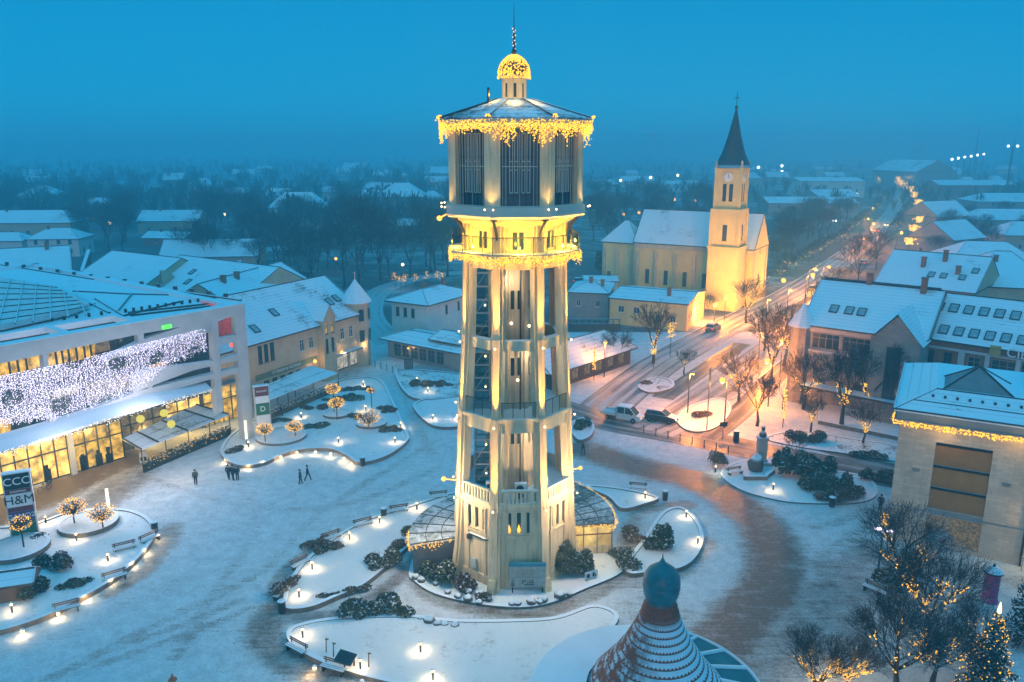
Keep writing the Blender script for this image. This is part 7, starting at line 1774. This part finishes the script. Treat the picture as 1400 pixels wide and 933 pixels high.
for s in (-1,1): MB().ball((-2.2,s*.62,.85),.42).build('tail_glow', M['red'], c0)
c1 = car('car with white headlights coming down the far street', at(1212,310), dir_at(51)+math.pi, gy, True)
for s in (-1,1): MB().ball((2.2,s*.55,.8),.35).build('lamp_glow', M['warmhot'], c1)
car('snowy car parked at the right kerb of the far street', at(1180,362), dir_at(44), gy, False); car('snowy car parked on the left kerb of the far street', at(1112,398), dir_at(38), dk, False)
c2 = car('car with two white headlights in the park road left of the far street', at(1139,304), rad(-100), gy, True)
for s in (-1,1): MB().ball((2.2,s*.75,.9),.4).build('lamp_glow', M['coolhot'], c2)
# bicycles and bollards
def bike(label, px, py, rz):
    t = thing('bicycle', label, 'bicycle', at(px,py), rad(rz), None)
    for x in (-.52,.52):
        T = Matrix.Translation((x,0,.34)) @ Matrix.Rotation(rad(90),4,'X'); mb = MB(T)
        L = [(.33*math.cos(a*.4488),.33*math.sin(a*.4488),0) for a in range(15)]; mb.path(L,.028,5)
        for a in range(6): mb.tube((0,0,0),(.32*math.cos(a*1.047),.32*math.sin(a*1.047),0),.007,.007,3)
        mb.build('wheel', M['black'], t)
    MB().tube((-.52,0,.34),(-.12,0,.78),.02).tube((-.52,0,.34),(0,0,.32),.02).tube((0,0,.32),(-.16,0,.86),.022).tube((0,0,.32),(.38,0,.78),.024).tube((-.12,0,.76),(.38,0,.80),.022).tube((.52,0,.34),(.36,0,.95),.022).build('frame', M['metal'], t)
    MB().tube((.34,-.28,1.0),(.34,.28,1.0),.02).build('handlebar', M['metal'], t); MB().box(-.30,-.04,-.07,.07,.88,.94).build('saddle', M['black'], t); MB().box(.45,.75,-.16,.16,.72,.92).build('basket', M['metal'], t)
bike('dark bicycle parked before the yellow shopfront beside the sign pylon',62,672,70); bike('bicycle leaning near the mall entrance pillar',100,640,20); bike('second bicycle at the mall entrance, right of the leaning one',112,637,35)
for i in range(8):
    x = 880+i*16.5; p = at(x,592+i*4.2); t = thing('street_bollard','thin dark bollard in the row along the road edge right of the tower','bollard',p,0,'bollards along the road edge'); MB().tube((0,0,0),(0,0,1.0),.06).build('post', M['metal'], t); MB().ball((0,0,1.03),.09).build('cap', M['metal_snow'], t)
for i in range(6):
    p = at(505+i*8,500+i*2.4); t = thing('street_bollard','thin bollard in the row at the shop corner left of the tower','bollard',p,0,'bollards at the shop corner'); MB().tube((0,0,0),(0,0,1.0),.06).build('post', M['metal'], t); MB().ball((0,0,1.03),.09).build('cap', M['metal_snow'], t)
t = thing('poster_stand','dark upright poster stand on the snow before the low shop pavilion','sign',at(559,508),rad(5)); MB().box(-.7,.7,-.08,.08,.25,2.1).build('panel', M['black'], t); MB().box(-.6,-.5,-.05,.05,0,.25).box(.5,.6,-.05,.05,0,.25).build('post', M['metal'], t); MB().box(-.58,.58,-.10,-.085,.6,1.9).build('poster', mat('grey_poster',(.10,.11,.12),.6,.5,2.), t)
t = thing('traffic_sign','small sign post in the road margin left of the monument','sign',at(988,601)); MB().tube((0,0,0),(0,0,2.3),.04).build('post', M['steel'], t); MB().box(-.45,.45,-.04,.0,1.7,2.25).build('panel', M['metal'], t)
t = thing('utility_box','dark street cabinet at the road margin beside the monument','street cabinet',at(1006,604)); MB().box(-.3,.3,-.25,.25,0,1.3).build('case', M['metal'], t); MB().box(-.34,.34,-.29,.29,1.3,1.38).build('lid', M['metal_snow'], t)
t = thing('manhole_cone','small orange object lying on the snow at the bottom picture edge','cone',at(236,930)); MB().lathe([(.3,0.),(.3,.05),(.16,.06),(.03,.5)],10).build('body', mat('orange_plastic',(.5,.12,.04),.6), t)
# ------------------------------------------------------------------ people
SKIN = mat('skin',(.45,.28,.21),.6,.1)
def skinmesh(name, verts, edges, radii, m, parent, lev=1):
    me = bpy.data.meshes.new(name); me.from_pydata(verts, edges, []); me.materials.append(m); o = bpy.data.objects.new(name, me); C.objects.link(o); o.parent = parent
    sk = o.modifiers.new('skin','SKIN'); sk.use_smooth_shade = True
    if not me.skin_vertices: 
        bpy.context.view_layer.update()
    for i, r in enumerate(radii): me.skin_vertices[0].data[i].radius = r if isinstance(r, tuple) else (r, r)
    me.skin_vertices[0].data[0].use_root = True
    ss = o.modifiers.new('sub','SUBSURF'); ss.levels = lev; ss.render_levels = lev
    return o
def person(label, px, py, rz, coat, trousers, hat=None, stride=.25, h=1.74, longcoat=False, scarf=None, arms=.12):
    t = thing('person', label, 'person', at(px,py), rad(rz)); k = h/1.74; st = stride
    v = [(0,0,.95),(0,0,1.15),(0,0,1.38),(0,0,1.5),(0,-.02,1.60),(0,-.03,1.70),
         (.10,0,.9),(.10,-st*.55,.5),(.10,-st*.7,.09),(.10,-st*.7-.16,.04), (-.10,0,.9),(-.10,st*.35,.5),(-.10,st*.85,.10),(-.10,st*.85-.15,.05),
         (.20,0,1.42),(.25,arms,1.15),(.25,-.02+arms*.2,.92),(.25,-.05,.84), (-.20,0,1.42),(-.25,-arms,1.15),(-.25,-.10-arms*.3,.93),(-.25,-.14,.85)]
    e = [(0,1),(1,2),(2,3),(3,4),(4,5),(0,6),(6,7),(7,8),(8,9),(0,10),(10,11),(11,12),(12,13),(2,14),(14,15),(15,16),(16,17),(2,18),(18,19),(19,20),(20,21)]
    r = [.13,.12,.13,.055,.085,.075,.085,.06,.045,.04,.085,.06,.045,.04,.06,.045,.035,(.035,.02),.06,.045,.035,(.035,.02)]
    for base, s in ((17,1),(21,-1)):                                   # four fingers and a thumb, slightly curled
        x, y, z = v[base]; o_ = len(v)
        for i, dy in enumerate((-.03,-.01,.01,.03)):
            L = (.065,.075,.07,.055)[i]; v += [(x,y+dy,z-.03),(x-s*.01,y+dy,z-.03-L*.6),(x-s*.03,y+dy,z-.03-L)]; e += [(base,len(v)-3),(len(v)-3,len(v)-2),(len(v)-2,len(v)-1)]; r += [.009,.009,.008]
        v += [(x-s*.02,y-.04,z+.0),(x-s*.03,y-.06,z-.045)]; e += [(base,len(v)-2),(len(v)-2,len(v)-1)]; r += [.010,.009]
    sc_ = lambda L: [(a*k,b*k,c*k) for a, b, c in L]
    skinmesh('body', sc_(v), e, r, SKIN, t)
    hem = .55 if longcoat else .82
    cv = [(0,0,1.0),(0,0,1.18),(0,0,1.40),(0,0,1.49),(0,0,hem),(.20,0,1.42),(.25,arms,1.15),(.25,-.02+arms*.2,.93),(-.20,0,1.42),(-.25,-arms,1.15),(-.25,-.10-arms*.3,.94)]
    skinmesh('coat', sc_(cv), [(0,1),(1,2),(2,3),(0,4),(2,5),(5,6),(6,7),(2,8),(8,9),(9,10)], [(.19,.15),(.17,.14),(.17,.14),.09,(.22,.18),.085,.07,.055,.085,.07,.055], coat, t)
    tv = [(0,0,.93)]+v[6:9]+v[10:13]
    skinmesh('trousers', sc_(tv), [(0,1),(1,2),(2,3),(0,4),(4,5),(5,6)], [.15,.105,.082,.068,.105,.082,.068], trousers, t)
    skinmesh('boots', sc_([v[8],v[9],(v[8][0],v[8][1]+.05,.05)]), [(0,1),(0,2)], [.06,.05,.045], M['black'], t); skinmesh('boots', sc_([v[12],v[13],(v[12][0],v[12][1]+.05,.05)]), [(0,1),(0,2)], [.06,.05,.045], M['black'], t)
    MB().lathe([(.11*k,1.60*k),(.12*k,1.68*k),(.10*k,1.75*k),(.05*k,1.80*k),(.001,1.81*k)],12,(0,.015*k,0)).build('hat' if hat else 'hair', hat or M['bark'], t, smooth=True)
    if scarf: MB().lathe([(.09*k,1.44*k),(.11*k,1.48*k),(.08*k,1.54*k)],10).build('scarf', scarf, t, smooth=True)
    f = MB()
    for s in (-1,1): f.ball((s*.032*k,-.105*k,1.665*k),.009*k,6,4)
    f.build('eyes', M['black'], t); MB().ball((0,-.118*k,1.635*k),.016*k,6,4).build('nose', SKIN, t); MB().box(-.025*k,.025*k,-.108*k,-.098*k,1.592*k,1.602*k).build('mouth', M['maroon'], t)
    for s in (-1,1): MB().ball((s*.088*k,-.01*k,1.65*k),.02*k,6,4).build('ear', SKIN, t)
bkc = mat('black_coat',(.018,.018,.022),.85,.3); nav = mat('navy_coat',(.02,.028,.05),.85,.3); brn = mat('brown_coat',(.10,.05,.035),.85,.3); kha = mat('khaki_coat',(.13,.10,.06),.85,.3); jean = mat('dark_jeans',(.025,.03,.045),.85,.3)
person('person in khaki coat standing alone left of the walkers near the wavy wall',268,663,20,kha,jean,M['bark'],.05)
person('person in long black coat, left of three before the wavy wall',313,656,170,bkc,jean,M['black'],.1,1.74,True); person('taller person in black coat in the middle of the three before the wavy wall',319,657,160,bkc,jean,M['black'],.12,1.82,True); person('person in dark coat right of the three before the wavy wall',325,657,200,nav,jean,None,.1,1.66)
person('person in reddish brown coat walking beside a darker walker left of the tower',411,662,100,brn,jean,mat('red_hat',(.2,.05,.04),.9),.2,1.66); person('person in dark coat striding left of the tower beside the reddish coat',421,657,100,nav,jean,M['black'],.42)
person('person in black coat standing before the pale stone block on the right',1203,699,-40,bkc,jean,M['black'],.08,1.76,True); person('person seen behind the tower at the right, small dark figure on the snow',797,622,60,bkc,jean,None,.2)
person('person in dark coat at the left yellow mall entrance',132,622,10,bkc,jean,None,.1); person('person beside the other one in the mall entrance light',127,624,40,nav,jean,M['black'],.1,1.7)
person('person walking under the cafe canopy near the pylon',385,572,60,bkc,jean,M['black'],.2)

# ------------------------------------------------------------------ last tidying: lettering as meshes, loose pieces as parts of their own
bpy.context.view_layer.update(); dg = bpy.context.evaluated_depsgraph_get()
for o in [o for o in C.objects if o.type == 'FONT']:
    me = bpy.data.meshes.new_from_object(o.evaluated_get(dg)); n = bpy.data.objects.new('lettering', me); C.objects.link(n); n.parent = o.parent
    n.location = o.location; n.rotation_euler = o.rotation_euler; n.scale = o.scale; bpy.data.objects.remove(o)
def islands(o, name):
    me = o.data; par = list(range(len(me.vertices)))
    def f(i):
        while par[i] != i: par[i] = par[par[i]]; i = par[i]
        return i
    for p in me.polygons:
        v = p.vertices
        for k in v[1:]: par[f(k)] = f(v[0])
    gr = {}
    for p in me.polygons: gr.setdefault(f(p.vertices[0]), []).append(p)
    if len(gr) < 2: return
    for ps in gr.values():
        mp = {}; vs = []; fs = []
        for p in ps:
            for v in p.vertices:
                if v not in mp: mp[v] = len(vs); vs.append(tuple(me.vertices[v].co))
            fs.append([mp[v] for v in p.vertices])
        m2 = bpy.data.meshes.new(name); m2.from_pydata(vs, [], fs)
        for m in me.materials: m2.materials.append(m)
        n = bpy.data.objects.new(name, m2); C.objects.link(n); n.parent = o.parent; n.location = o.location; n.rotation_euler = o.rotation_euler
    bpy.data.objects.remove(o)
SPLIT = {'printed_block':'printed_block','lamp_arm':'lamp_arm','deck_lamp':'deck_lamp','glazing_post':'glazing_post','roof_vents':'roof_vent','floodlight':'floodlight','wall_lamp':'wall_lamp','tank_pilasters':'tank_pilaster','window_candle':'window_candle','pilaster':'pilaster','figures':'figure','printed_squares':'printed_square','lamp':'lamp','lamp_head':'lamp_head','eyes':'eye'}
for o in list(C.objects):
    b = o.name.split('.')[0]
    if o.type == 'MESH' and b in SPLIT and o.data.users == 1: islands(o, SPLIT[b])
    elif o.type == 'MESH' and b in ('icicle_lights','string_lights','fairy_lights','bulbs','eave_lights','wires','golden_figure'): o['kind'] = 'stuff'
